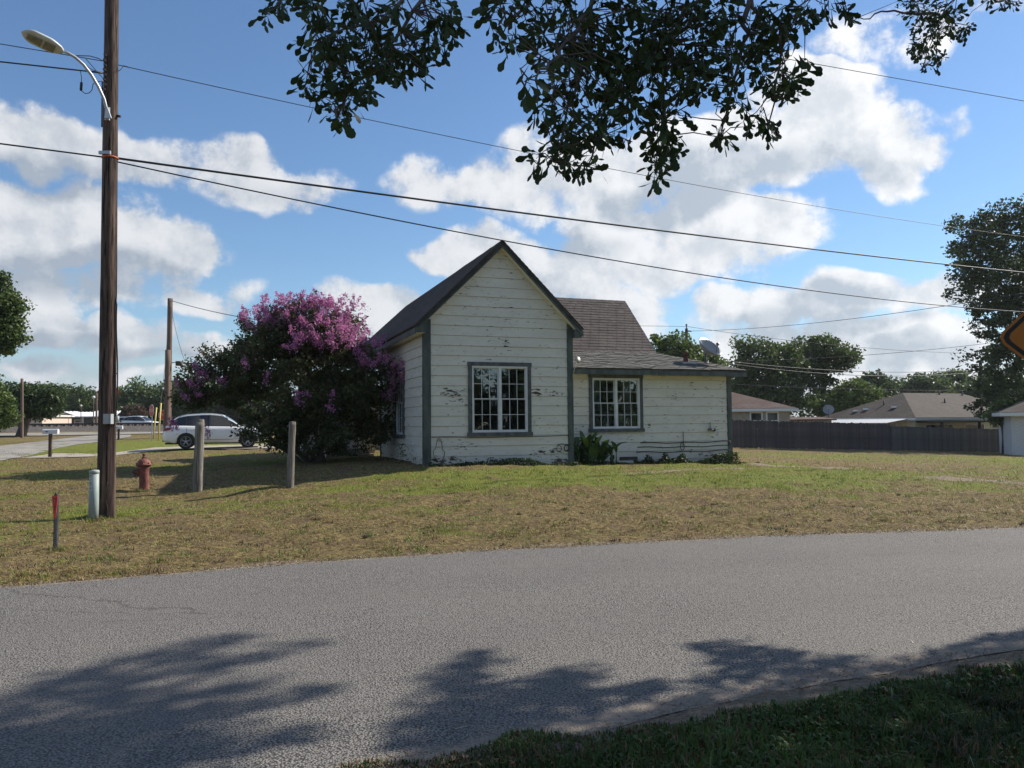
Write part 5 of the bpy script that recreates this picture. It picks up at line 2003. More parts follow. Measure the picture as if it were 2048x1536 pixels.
def build_car(name, loc, rz, label):
    car = empty(name, loc, rz)
    tag(car, label, 'car')
    xs_ = np.unique(np.r_[np.linspace(-2.29, 2.30, 84), [WX[0] - RA, WX[0] + RA, WX[1] - RA, WX[1] + RA]])
    v, f = [], []
    m_ = 0
    for x in xs_:
        w, zb = itp(WD, x), itp(ZB, x)
        zbot = .27 + .10 * max(0, (abs(x) - 1.85) / .45)
        ar = arch(x)
        sec = []
        for (y, z) in ((0, zbot), (w - .10, zbot), (w - .03, zbot + .05), (w - .008, .46), (w, .60), (w - .004, .74), (w - .018, min(.86, zb - .08)), (w - .045, zb - .05), (w - .10, zb - .005), (w * .55, zb + .025), (0, zb + .035)):
            if y > w - .12 and z < ar:
                z = ar
            z = min(z, zb + .035)
            sec.append((y, z))
        ring = [(x, -y, z) for (y, z) in sec] + [(x, y, z) for (y, z) in sec[-2:0:-1]]
        m_ = len(ring)
        v += ring
    for i in range(len(xs_) - 1):
        for j in range(m_):
            f.append((i * m_ + j, i * m_ + (j + 1) % m_, (i + 1) * m_ + (j + 1) % m_, (i + 1) * m_ + j))
    f += [tuple(range(m_ - 1, -1, -1)), tuple((len(xs_) - 1) * m_ + j for j in range(m_))]
    MB().add(v, f, 0, True).build('body', CARW, car)

    def gh(x, t, out=0.0):
        """greenhouse section: t 0 belt .. 1 roof rail .. 2 centre"""
        w, zb, zr = itp(WD, x), itp(ZB, x), itp(ZR, x)
        zr = max(zr, zb + .01)
        y0, y1 = w - .10, w - .10 - .26 * min(1, (zr - zb) / .6)
        if t <= 1:
            return np.array([x, y0 + (y1 - y0) * t + out, zb - .015 + (zr - .055 - zb + .015) * t])
        k = t - 1
        return np.array([x, y1 * (1 - k), zr - .055 + .055 * math.sin(k * 1.571) + out])

    def patch(nm, x0, x1, t0, t1, m, side, out=0.0, nx=14, nt=4):
        v = []
        for i in range(nx + 1):
            for j in range(nt + 1):
                p = gh(x0 + (x1 - x0) * i / nx, t0 + (t1 - t0) * j / nt, out)
                v.append((p[0], -p[1] * side, p[2]))
        f = [(i * (nt + 1) + j, (i + 1) * (nt + 1) + j, (i + 1) * (nt + 1) + j + 1, i * (nt + 1) + j + 1) for i in range(nx) for j in range(nt)]
        return MB().add(v, f, 0, True).build(nm, m, car)
    for s in (1, -1):
        patch('pillar_trim', -2.06, 1.10, 0, 1, CARB, s, -.004, 40)
        patch('side_window', -1.78, -1.30, .10, .88, CARG, s, .004)
        patch('side_window', -1.22, -.40, .08, .92, CARG, s, .004)
        patch('side_window', -.34, .62, .06, .92, CARG, s, .004)
        patch('roof_side', -2.0, .52, .93, 1.0, CARW, s, .006, 30, 2)
        patch('roof', -1.86, .40, 1.0, 2.0, CARW, s, .004, 24)
        patch('windshield', .40, 1.14, 1.0, 2.0, CARG, s, .0)
        patch('windshield_pillar', .52, 1.12, .80, 1.02, CARW, s, .008, 12, 2)
        patch('rear_window', -2.07, -1.86, 1.0, 2.0, CARG, s, .0)
        rail = [gh(x, .98) * (1, -s, 1) + (0, 0, .05 * min(1, (x + 1.65) * 8, (.35 - x) * 8)) for x in np.linspace(-1.65, .35, 16)]
        MB().tube(rail, .018, 6).build('roof_rail', STEEL, car)
        y = -s
        for x in (-1.28, -.37, .84):
            MB().box((x - .006, y * .926 - .004, .42), (x + .006, y * .926 + .004, .97)).build('door_seam', CARB, car)
        MB().box((-.95, y * .915 - .01, .42), (.78, y * .915 + .014 * (1 if y > 0 else -1), .435)).build('door_crease', CARB, car)
        for x in (-1.10, -.20):
            MB().box((x, y * .93 - .02, .88), (x + .20, y * .93 + .02, .915)).build('door_handle', CARW, car)
        mi = MB().lathe([(.0, -.10), (.07, -.07), (.085, 0), (.07, .07), (.0, .10)], (.66, y * 1.01, 1.06), 12, 0, np.array([[.6, 0, 0], [0, 0, 1.0], [0, 1, 0]], float))
        mi.build('mirror', CARB, car)
        tl = [(-2.27, y * .76, .97), (-2.20, y * .85, 1.0), (-1.93, y * .915, 1.0), (-1.96, y * .92, .90), (-2.2, y * .86, .84), (-2.28, y * .76, .86)]
        MB().prism(tl, (-.0, y * .018, 0)).build('tail_lamp', TAIL, car)
        hl = [(2.22, y * .66, .74), (2.06, y * .83, .80), (1.80, y * .90, .84), (1.86, y * .90, .76), (2.08, y * .83, .70), (2.24, y * .66, .68)]
        MB().prism(hl, (.02, y * .012, 0)).build('head_lamp', HEADL, car)
        for xc in WX:
            wh = empty('wheel', (xc, y * .81, .352))
            wh.parent = car
            Mw = np.array([[1, 0, 0], [0, 0, y], [0, 1, 0]], float)
            MB().lathe([(.235, -.11), (.33, -.11), (.352, -.08), (.354, .08), (.335, .11), (.25, .115), (.235, .10)], (0, 0, 0), 30, 0, Mw).build('tyre', TYRE, wh)
            MB().lathe([(.24, .0), (.24, .10), (.225, .108), (.215, .09), (.215, .03)], (0, 0, 0), 30, 0, Mw).build('rim', RIM, wh)
            MB().lathe([(.23, -.02), (.23, .03), (.0, .031)], (0, 0, 0), 20, 0, Mw).build('brake_disc', CARB, wh)
            sp_ = MB()
            for k in range(5):
                a = k * 1.2566 + .3
                for da in (-.17, .17):
                    r1 = np.array([.21 * math.cos(a + da), .21 * math.sin(a + da), .085])
                    r0 = np.array([.05 * math.cos(a), .05 * math.sin(a), .095])
                    sp_.tube([Mw @ r0, Mw @ r1], .017, 6)
            sp_.lathe([(.065, .07), (.06, .105), (0, .11)], (0, 0, 0), 12, 0, Mw)
            sp_.build('spokes', RIM, wh)
    mb = MB()
    for xc in WX:
        mb.box((xc - RA, -.70, .28), (xc + RA, .70, .80))
    mb.box((-2.2, -.75, .22), (2.15, .75, .29))
    mb.build('underbody', CARB, car)
    MB().box((-2.315, -.60, .34), (-2.25, .60, .46)).build('rear_valance', CARB, car)
    MB().box((-2.315, -.26, .66), (-2.285, .26, .78)).build('number_plate', WHITEV, car)
    MB().box((2.20, -.50, .44), (2.315, .50, .62)).build('grille', CARB, car)
    return car


cp = P(432.5, 898, 37.0)
cp[2] = gz(cp[0], cp[1]) + .05
build_car('parked_car', cp, R(20), 'white hatchback SUV parked on the driveway beside the shrub')
for (px, Y, lab, rz) in ((258, 100, 'distant white car beyond the tracks, the left one', 5), (282, 96, 'distant white car beyond the tracks, the right one', -4)):
    q = P(px, 843, Y)
    build_car('distant_car', (q[0], q[1], gz(q[0], q[1]) + .02), R(rz), lab)

# ------------------------------------------------------------------ trees and shrubs
LEAF = leaf_mat('tree_leaves', .35, .5)
LEAFN = leaf_mat('oak_leaves', .20, .65)
PETAL = leaf_mat('crepe_myrtle_petals', .5, .6)
BARK = mat('tree_bark', (.075, .06, .05), (.15, .125, .105), rough=.95, scale=9, stretch=(1, 1, .3), bump=.8, bscale=20)


def leaf_quads(c, size, rngl, flat=.0, aspect=.55):
    """diamond leaves at centres c"""
    n = len(c)
    d = rngl.normal(0, 1, (n, 3))
    d[:, 2] = d[:, 2] * .8 - .25
    d /= np.linalg.norm(d, axis=1)[:, None]
    r = rngl.normal(0, 1, (n, 3))
    r[:, 2] *= (1 - flat)
    s = np.cross(d, r)
    s /= np.linalg.norm(s, axis=1)[:, None] + 1e-9
    L = (size * rngl.uniform(.6, 1.25, n))[:, None]
    v = np.stack([c - d * L * .5, c + s * L * aspect * .5 + d * L * .08, c + d * L * .5, c - s * L * aspect * .5 + d * L * .08], 1)
    return v.reshape(-1, 3)


def crown_points(blobs, n, clump_r, rngl, per=55, shell=.55):
    """leaf centres gathered in clumps through the blobs (cx,cy,cz,rx,ry,rz)"""
    B = np.array(blobs, float)
    vol = B[:, 3] * B[:, 4] * B[:, 5]
    vol = vol ** .72
    nc = max(4, n // per)
    k = rngl.choice(len(B), nc, p=vol / vol.sum())
    d = rngl.normal(0, 1, (nc, 3))
    d /= np.linalg.norm(d, axis=1)[:, None]
    rad = np.where(rngl.uniform(0, 1, nc) < shell, rngl.uniform(.78, 1.0, nc), rngl.uniform(.1, .8, nc) ** .6)
    cc = B[k, :3] + d * rad[:, None] * B[k, 3:]
    idx_ = rngl.integers(0, nc, n)
    sz = rngl.uniform(.6, 1.35, nc)
    off_ = rngl.normal(0, 1, (n, 3))
    off_ /= np.linalg.norm(off_, axis=1)[:, None]
    off_ = off_ * (rngl.uniform(0, 1, n) ** .45)[:, None] * clump_r * sz[idx_][:, None] * np.array([1, 1, .6])
    return cc[idx_] + off_, idx_, cc


def foliage_mesh(name, pts, ci, size, pal, rngl, m=LEAF, aspect=.6):
    n = len(pts)
    v = leaf_quads(pts, np.full(n, size), rngl, .2, aspect)
    pal = np.array(pal, float)
    cl = rngl.uniform(.75, 1.25, ci.max() + 1)
    col = pal[rngl.integers(0, len(pal), n)] * cl[ci][:, None] * rngl.uniform(.75, 1.25, (n, 1))
    return np_mesh(name, v, np.arange(n * 4), 4, m, {'col': np.repeat(col, 4, 0)})


PAL_G = [(.07, .108, .028), (.092, .135, .036), (.055, .088, .024), (.11, .15, .042)]
PAL_D = [(.046, .075, .024), (.062, .094, .028), (.038, .062, .020)]
PAL_L = [(.115, .165, .04), (.14, .19, .05), (.09, .135, .034)]


def tree(name, label, base, blobs_px, Y, n, size, pal, trunk_r, clump=.8, seed=1, depth=.8, group=None, per=55, shell=.55, limbs=9, cat='tree', m=LEAF):
    """blobs given as (px, py, rx, ry[, dY]) in the photo at distance Y"""
    rl2 = np.random.default_rng(seed)
    e = empty(name, base)
    tag(e, label, cat, group)
    bl = []
    for q in blobs_px:
        dY = q[4] if len(q) > 4 else 0
        c = P(q[0], q[1], Y + dY)
        rx, rz = q[2] / F * Y, q[3] / F * Y
        bl.append((*(c - base), rx, max(rx, rz) * depth, rz))
    pts, ci, cc = crown_points(bl, n, clump, rl2, per, shell)
    link('crown', foliage_mesh('crown', pts, ci, size, pal, rl2, m), e)
    # trunk and limbs
    mb = MB()
    top = np.array(bl[0][:3])
    h0_ = top * np.array([.5, .5, .0]) + np.array([0, 0, max(.8, top[2] - bl[0][5] * .9)])
    pth = [np.array([0, 0, -.3]), h0_ * .5 + (rl2.uniform(-.1, .1), 0, 0), h0_, top]
    mb.tube(pth, [trunk_r * 1.2, trunk_r, trunk_r * .8, trunk_r * .25], 10)
    for i in rl2.choice(len(cc), min(limbs, len(cc)), replace=False):
        t = rl2.uniform(.3, 1)
        st = h0_ * (1 - .35 * t) if t < .6 else h0_ + (top - h0_) * (t - .6)
        mid = (st + cc[i]) / 2 + (0, 0, .25)
        mb.tube([st, mid, cc[i]], [trunk_r * .45, trunk_r * .28, trunk_r * .06], 6, cap=False)
    mb.build('trunk', BARK, e)
    return e


def gpt(px, Y, dz=0):
    p = P(px, 845, Y)
    p[2] = gz(p[0], p[1]) + dz
    return p


# crepe myrtle -------------------------------------------------
rc = np.random.default_rng(5)
YM = 23.6
mbse = gpt(628, YM)
my = empty('crepe_myrtle', mbse)
tag(my, 'large crepe myrtle shrub with pink-purple blossom beside the white house', 'shrub')
blp = [(600, 770, 150, 135, 0), (605, 668, 100, 62, 0), (725, 765, 72, 75, -.6), (445, 765, 88, 50, .2), (650, 865, 110, 62, -.3), (480, 725, 85, 55, .4),
       (560, 690, 90, 70, 0), (670, 690, 60, 60, 0), (388, 800, 40, 22, .2), (578, 852, 46, 50, .3), (750, 845, 35, 50, -.3)]
bl = []
for q in blp:
    c = P(q[0], q[1], YM + q[4])
    bl.append((*(c - mbse), q[2] / F * YM, max(q[2], q[3]) / F * YM * .9, q[3] / F * YM))
pts, ci, cc = crown_points(bl, 74000, .40, rc, 110, .5)
keep = pts[:, 2] > .25
pts, ci = pts[keep], ci[keep]
# nothing grows through the house wall
wx, wy = pts[:, 0] + mbse[0] - HO[0], pts[:, 1] + mbse[1] - HO[1]
uu = wx * math.cos(HA) + wy * math.sin(HA)
keep = uu < -.06
pts, ci = pts[keep], ci[keep]
# spiky young shoots round the outline
ctr_ = np.array(bl[0][:3])
sh, shi = [], []
far_c = cc[np.argsort(-np.linalg.norm((cc - ctr_) * (1, .6, 1.2), axis=1))[:420]]
for q in far_c:
    d_ = (q - ctr_)
    d_ /= np.linalg.norm(d_)
    d_ = d_ * .8 + np.array([0, 0, .55]) + rc.normal(0, .25, 3)
    ln_s = rc.uniform(.15, .38)
    k_ = 16
    sh.append(q + d_ * np.linspace(.1, 1, k_)[:, None] * ln_s + rc.normal(0, .035, (k_, 3)))
sh = np.concatenate(sh)
uu = (sh[:, 0] + mbse[0] - HO[0]) * math.cos(HA) + (sh[:, 1] + mbse[1] - HO[1]) * math.sin(HA)
sh = sh[(uu < -.08) & (sh[:, 2] > .9)]
pts = np.concatenate([pts, sh])
ci = np.concatenate([ci, np.full(len(sh), ci.max())])
PAL_M = [(.055, .082, .024), (.075, .105, .03), (.045, .068, .02), (.10, .11, .04), (.11, .07, .045)]
link('foliage', foliage_mesh('foliage', pts, ci, .115, PAL_M, rc, LEAF, .5), my)
mb = MB()
for i in range(9):
    a = rc.uniform(0, 6.28)
    r = rc.uniform(.1, .35)
    b = np.array([r * math.cos(a), r * math.sin(a), -.1])
    tgt = np.array(bl[i % len(bl)][:3])
    mid = b + (tgt - b) * .5 + np.array([0, 0, .35])
    mb.tube([b, b * .6 + mid * .4, mid, tgt], [.07, .06, .045, .02], 7)
    for k in range(5):
        c = cc[rc.integers(0, len(cc))]
        if np.linalg.norm(c - tgt) < 1.8:
            mb.tube([tgt, (tgt + c) / 2 + (0, 0, .1), c], [.02, .014, .005], 5, cap=False)
mb.build('stems', BARK, my)
# blossom panicles
fp = []
for (px, py, rx, ry, k, dY) in [(600, 628, 80, 32, 50, -.6), (585, 640, 95, 26, 18, -1.0), (690, 640, 42, 32, 18, -.4), (520, 640, 38, 22, 13, -.3), (645, 668, 62, 28, 24, -1.4), (700, 680, 35, 25, 9, -1.0),
                                (735, 690, 32, 22, 12, -.9), (757, 722, 45, 25, 13, -1.2), (792, 755, 18, 24, 7, -1.2), (500, 655, 35, 25, 7, -.6), (372, 790, 22, 26, 5, -.6), (430, 750, 45, 30, 4, -1.0),
                                (560, 740, 120, 60, 3, -2.2), (640, 800, 60, 40, 4, -2.6), (420, 860, 50, 15, 2, -1.0), (530, 610, 12, 10, 2, 0), (775, 800, 14, 10, 3, -.9), (610, 604, 60, 12, 10, -.3), (345, 858, 10, 12, 3, -.6), (650, 690, 70, 22, 8, -1.7), (610, 618, 80, 22, 16, -.5), (680, 625, 40, 25, 10, -.6)]:
    for _ in range(k):
        a, r = rc.uniform(0, 6.28), math.sqrt(rc.uniform(0, 1))
        fp.append(P(px + rx * r * math.cos(a), py + ry * r * math.sin(a), YM + dY + rc.uniform(-.25, .35)) - mbse)
fp = np.array(fp)
per = 80
n = len(fp) * per
base_i = np.repeat(np.arange(len(fp)), per)
t = rc.uniform(0, 1, n)
ln = rc.uniform(.20, .38, len(fp))[base_i]
wd = rc.uniform(.07, .125, len(fp))[base_i]
dirp = rc.normal(0, .5, (len(fp), 3)) + np.array([0, -.25, .85])
dirp /= np.linalg.norm(dirp, axis=1)[:, None]
pp = fp[base_i] + dirp[base_i] * (t * ln)[:, None] + rc.normal(0, 1, (n, 3)) * (wd * (1.1 - t) ** .6)[:, None] * .75
v = leaf_quads(pp, np.full(n, .048), rc, .2, .9)
colp = np.array([(.52, .18, .39), (.60, .25, .47), (.45, .14, .34), (.68, .34, .55)])[rc.integers(0, 4, n)] * rc.uniform(.75, 1.15, (n, 1))
link('blossom', np_mesh('blossom', v, np.arange(n * 4), 4, PETAL, {'col': np.repeat(colp, 4, 0)}), my)['kind'] = 'stuff'

# canna lily by the corner of the wing --------------------------
CANNA = mat('canna_leaf', (.040, .085, .022), (.065, .12, .03), rough=.4, scale=6, transl=.25)
CANNAL = mat('canna_leaf_young', (.16, .26, .05), (.20, .30, .07), rough=.4, scale=6, transl=.35)
CANNAW = mat('canna_leaf_dry', (.55, .53, .46), (.62, .60, .54), rough=.6, scale=6, transl=.2)
cb = house_pt(4.78, .30, 0)
cb[2] = gz(cb[0], cb[1])
can = empty('canna_plant', cb)
tag(can, 'broad-leaved green canna clump at the foot of the wing wall', 'plant')


def canna_leaf(L, w, bend):
    v, k = [], 7
    for i in range(k + 1):
        t = i / k
        hw = w * math.sin(math.pi * min(1, t * .96 + .02)) ** .75 * (1 - .15 * t)
        z = L * (t - bend * t * t * .35)
        x = L * bend * t * t * .7
        v += [(x, -hw, z + .02), (x + .03 * hw / w, 0, z - .0), (x, hw, z + .02)]
    f = []
    for i in range(k):
        a = 3 * i
        f += [(a, a + 3, a + 4, a + 1), (a + 1, a + 4, a + 5, a + 2)]
    return MB().add(v, f, 0, True)


cl = [canna_leaf(.70, .125, .25), canna_leaf(.62, .115, .7), canna_leaf(.55, .12, 1.0)]
rcn = np.random.default_rng(3)
clm = [[c.mesh('leaf', m) for c in cl] for m in (CANNA, CANNAL, CANNAW)]
stalks = []
for i in range(64):
    sx, sy = rcn.normal(0, .26), rcn.uniform(-.22, .20)
    sx = np.clip(sx * 1.25 + .16, -.36, .95)
    z = rcn.uniform(.0, .62) * (1 - .45 * max(0, sx))
    m_i = 0 if i not in (7, 19, 23, 30, 41) else (2 if i == 23 else 1)
    M = Matrix.Translation((sx, sy - .05, z)) @ Matrix.Rotation(rcn.uniform(0, 6.28), 4, 'Z') @ Matrix.Rotation(rcn.uniform(.0, .6), 4, 'Y') @ Matrix.Scale(rcn.uniform(.6, .95), 4)
    lf = link('leaf', clm[m_i][rcn.integers(0, 3)], can, Matrix.Rotation(HA, 4, 'Z') @ M)
    if m_i == 2:
        lf['label'] = 'withered white leaf'
    if i % 3 == 0:
        q = Matrix.Rotation(HA, 4, 'Z') @ Vector((sx, sy - .05, 0))
        stalks.append([(q.x, q.y, -.05), (q.x, q.y, z + .08)])
for q in stalks:
    MB().tube(q, .014, 6).build('stem', CANNA, can)

# weeds along the walls
WEED = LEAF
rw = np.random.default_rng(8)
pts = []
for (u0, u1, v0_, hgt, k) in ((6.3, 9.9, .42, .52, 5200), (2.0, 4.2, -.22, .22, 2000), (0.0, 2.0, -.25, .16, 900), (4.4, 6.0, .3, .14, 700), (8.6, 10.6, .3, .12, 600)):
    u = rw.uniform(u0, u1, k)
    hh = hgt * np.clip(fbm(u * 1.7, u * 0 + 1.3, 12, 3) * 2.2 - .35, .12, 1.2)
    v_ = v0_ - np.abs(rw.normal(0, .10, k))
    z = rw.uniform(0, 1, k) * hh
    x = HO[0] + u * math.cos(HA) - v_ * math.sin(HA)
    y = HO[1] + u * math.sin(HA) + v_ * math.cos(HA)
    pts.append(np.c_[x, y, base_z(x, y) + z])
# small sapling at the side wall
k = 130
sp_ = np.array([house_pt(-.28, 1.5, 0)]) + rw.normal(0, .09, (k, 3)) * (1, 1, 0)
sp_[:, 2] = base_z(sp_[:, 0], sp_[:, 1]) + rw.uniform(.0, .55, k)
pts.append(sp_)
pts = np.concatenate(pts)
n = len(pts)
v = leaf_quads(pts, np.full(n, .055), rw, .3, .6)
col = np.array([(.035, .06, .018), (.05, .08, .022), (.03, .048, .015)])[rw.integers(0, 3, n)] * rw.uniform(.7, 1.3, (n, 1))
tag(link('wall_weeds', np_mesh('wall_weeds', v, np.arange(n * 4), 4, LEAF, {'col': np.repeat(col, 4, 0)})), 'low green weeds growing along the foot of the white house', 'weeds', kind='stuff')

# background trees ----------------------------------------------
tree('tall_tree', 'dark leafy tree filling the right edge of the picture', gpt(2085, 58), [(2060, 520, 150, 95, 0), (1985, 500, 85, 60, 0), (1960, 570, 65, 50, -.5), (2040, 640, 90, 70, 0), (2030, 760, 85, 80, 0), (1955, 720, 34, 26, -1), (2110, 700, 120, 200, 0), (1995, 620, 50, 40, 0), (1930, 455, 35, 28, 0), (2020, 440, 70, 35, 0), (2010, 700, 40, 40, 0), (1975, 800, 45, 35, 0)],
     58, 50000, .27, PAL_D, .38, .75, 21, .9, per=48)
tree('young_tree', 'sunlit yellow-green small tree by the ranch house at right', gpt(2003, 50), [(2003, 825, 22, 22, 0), (1992, 835, 18, 14, 0), (2010, 808, 14, 14, 0)], 50, 4180, .17, PAL_L, .08, .35, 22, group=None)
tree('broad_tree', 'dense dark green tree behind the brown hip roof house', gpt(1540, 78), [(1540, 745, 68, 58, 0), (1510, 715, 35, 35, 0), (1570, 720, 45, 35, 0), (1530, 800, 75, 40, 0), (1500, 760, 30, 30, 0), (1488, 690, 16, 14, 0)], 78, 18050, .36, PAL_G, .4, 1.1, 23)
tree('airy_tree', 'tall open-crowned tree right of the dense dark one', gpt(1640, 80), [(1660, 705, 55, 32, 0), (1620, 700, 40, 28, 0), (1690, 720, 30, 24, 0), (1640, 745, 45, 35, 0), (1600, 760, 40, 50, 0), (1655, 790, 35, 35, 0)], 80, 13300, .33, PAL_G, .3, .9, 24, limbs=22, per=60)
tree('bushy_tree', 'bright green bushy tree left of the ranch house roof', gpt(1715, 76), [(1712, 795, 46, 32, 0), (1690, 815, 50, 25, 0), (1735, 805, 25, 22, 0), (1640, 815, 45, 25, 0)], 76, 11400, .32, PAL_L, .2, .9, 25)
tree('leafy_tree', 'pale green tree showing above the wing roof of the white house', gpt(1350, 62), [(1345, 705, 42, 40, 0), (1325, 685, 22, 18, 0), (1410, 725, 40, 22, 0), (1370, 730, 60, 40, 0)], 62, 10450, .28, PAL_L, .25, .7, 26)
fx = [(1745, 772, 30, 22, 120, PAL_D, 'dark rounded tree on the skyline left of the ranch ridge'), (1790, 780, 40, 22, 135, PAL_D, 'flat dark tree on the skyline above the ranch ridge'),
      (1850, 776, 45, 26, 130, PAL_G, 'mid green tree on the skyline behind the ranch ridge'), (1905, 770, 48, 30, 140, PAL_G, 'hazy tree on the skyline by the right utility pole'),
      (1965, 785, 50, 32, 120, PAL_G, 'green tree behind the right utility pole'), (1480, 800, 40, 40, 100, PAL_G, 'green tree just right of the white house wing'), (2030, 780, 60, 40, 120, PAL_D, 'dark tree far behind the right edge garage')]
for i, (px, py, rx, ry, Y, pal, lab) in enumerate(fx):
    tree('skyline_tree', lab, gpt(px, Y), [(px, py, rx, ry, 0), (px - rx * .5, py + ry * .5, rx * .6, ry * .7, 0), (px + rx * .5, py + ry * .4, rx * .6, ry * .7, 0), (px, py + ry * 1.0, rx * 1.1, ry * .8, 0)], Y, 7600, .60, pal, .35, 1.5, 40 + i, group='far trees at right')
# left side
tree('edge_tree', 'big green tree cut by the left edge, upper crown', gpt(-45, 40), [(-35, 640, 58, 80, 0), (0, 592, 30, 24, 0), (26, 612, 20, 16, 0), (14, 655, 26, 20, 0), (34, 672, 14, 12, 0), (12, 694, 16, 14, 0), (-8, 560, 20, 12, 0)], 40, 18050, .21, PAL_G, .3, .6, 31)
tree('edge_tree', 'lower leafy tree cut by the left edge under the big one', gpt(-25, 46), [(-10, 815, 34, 42, 0), (5, 835, 25, 25, 0), (-50, 790, 50, 50, 0)], 46, 10450, .19, PAL_L, .2, .5, 32)
tree('round_tree', 'round-crowned tree with bare trunk behind the left pole', gpt(40, 58), [(75, 800, 48, 30, 0), (40, 800, 40, 30, 0), (92, 812, 26, 22, 0), (50, 822, 36, 20, 0)], 58, 16150, .24, PAL_D, .32, .7, 33)
lf_ = [(20, 800, 70, 34, 150, PAL_D), (110, 798, 45, 28, 155, PAL_G), (150, 800, 40, 32, 150, PAL_G), (190, 808, 40, 28, 158, PAL_D), (225, 812, 40, 26, 150, PAL_G), (270, 795, 42, 36, 140, PAL_G),
       (310, 806, 36, 30, 145, PAL_D), (350, 800, 40, 34, 140, PAL_G), (385, 790, 40, 38, 135, PAL_G), (430, 800, 50, 40, 140, PAL_D), (240, 830, 45, 20, 135, PAL_D), (500, 800, 70, 40, 140, PAL_G), (80, 790, 40, 24, 165, PAL_G)]
names_ = ['at the far left edge', 'right of the far left pole', 'above the white metal roof', 'left of the near pole base', 'right behind the near pole', 'with the tallest crown right of the near pole', 'left of the distant twin pole', 'right of the distant twin pole', 'behind the lot light mast', 'behind the left end of the shrub', 'low and dark right of the near pole', 'hidden mostly by the crepe myrtle', 'peeking behind the round-crowned tree']
for i, (px, py, rx, ry, Y, pal) in enumerate(lf_):
    tree('treeline_tree', 'distant tree beyond the tracks, ' + names_[i], gpt(px, Y), [(px, py, rx, ry, 0), (px - rx * .5, py + ry * .6, rx * .7, ry * .7, 0), (px + rx * .5, py + ry * .6, rx * .7, ry * .7, 0), (px, py + ry * 1.3, rx * 1.1, ry * .7, 0)], Y, 7600, .62, pal, .35, 1.6, 60 + i, group='trees beyond the tracks')
rb = [(240, 818, 20, 12, 112)]
tree('pink_bush', 'dusky pink flowering bush beyond the tracks right of the pole', gpt(268, 112), [(266, 822, 20, 12, 0), (255, 828, 18, 12, 0), (280, 830, 16, 12, 0)], 112, 3420, .38, [(.12, .06, .045), (.06, .075, .025), (.16, .08, .06)], .12, .8, 90)
# unseen trees behind the viewer, set to darken the mirrored panes and block sky
for i, (x, y, h, r, lab) in enumerate([(18.6, -7, 4.8, 1.7, 'roadside tree mirrored in the left panes of the gable window'), (23, -4, 6.5, 2.0, 'tall roadside tree mirrored in the right panes of the gable window'), (33.5, -6, 5.6, 2.5, 'roadside tree mirrored between the two front windows'),
                                       (44, -4, 8, 3.4, 'tall roadside tree mirrored in the right of the wing window'), 
                                       (55, -2, 6, 3.5, 'roadside tree beyond those mirrored in the wing window'), (-20, -22, 12, 5.5, 'roadside tree far left of the mirrored row'), (-4, -16, 10, 4.5, 'roadside tree left of the mirrored row')]):
    rl2 = np.random.default_rng(200 + i)
    e = empty('unseen_roadside_tree', (x, y, 0))
    tag(e, lab, 'tree', 'unseen trees across the road behind the viewer')
    b = [(0, 0, h * .62, r, r, h * .30), (r * .5, 0, h * .42, r * .8, r * .7, h * .25), (-r * .5, .5, h * .45, r * .8, r * .7, h * .24), (0, 0, h * .18, r * 1.25, r * 1.0, h * .17)]
    pts, ci, cc = crown_points(b, 9500, 1.3, rl2)
    link('crown', foliage_mesh('crown', pts, ci, .48, PAL_D, rl2), e)
    MB().tube([(0, 0, -.2), (.1, 0, h * .3), (0, .1, h * .6)], [.36, .28, .1], 9).build('trunk', BARK, e)

# ------------------------------------------------------------------ the oak that overhangs the view
ro = np.random.default_rng(77)
OB = np.array([7.2, 2.2, 0.0])
oak = empty('oak_tree', OB)
tag(oak, 'big oak whose dark leafy branches hang into the top of the picture', 'tree')


def oak_leaf(L, w, k1, k2):
    """obovate, shallowly three-lobed leaf lying along +x"""
    out = [(0, .0), (.10, .06), (.32, .16), (.52, .32), (.66, .60 * k1), (.74, .72), (.83, .58), (.93, .46 * k2), (1.0, .0)]
    v = [(L * x, 0, -.10 * L * x * x) for x, y in out]
    lft = [(L * x, w * y, -.10 * L * x * x + .05 * w * y) for x, y in out]
    rgt = [(L * x, -w * y, -.10 * L * x * x + .05 * w * y) for x, y in out]
    return np.array(lft[:-1] + [v[-1]] + rgt[-2:0:-1])     # outline polygon


LV = [oak_leaf(.095, .024, 1.0, 1.0), oak_leaf(.080, .021, 1.25, .8), oak_leaf(.105, .023, .8, 1.2), oak_leaf(.070, .019, 1.1, 1.0)]
nl = len(LV[0])
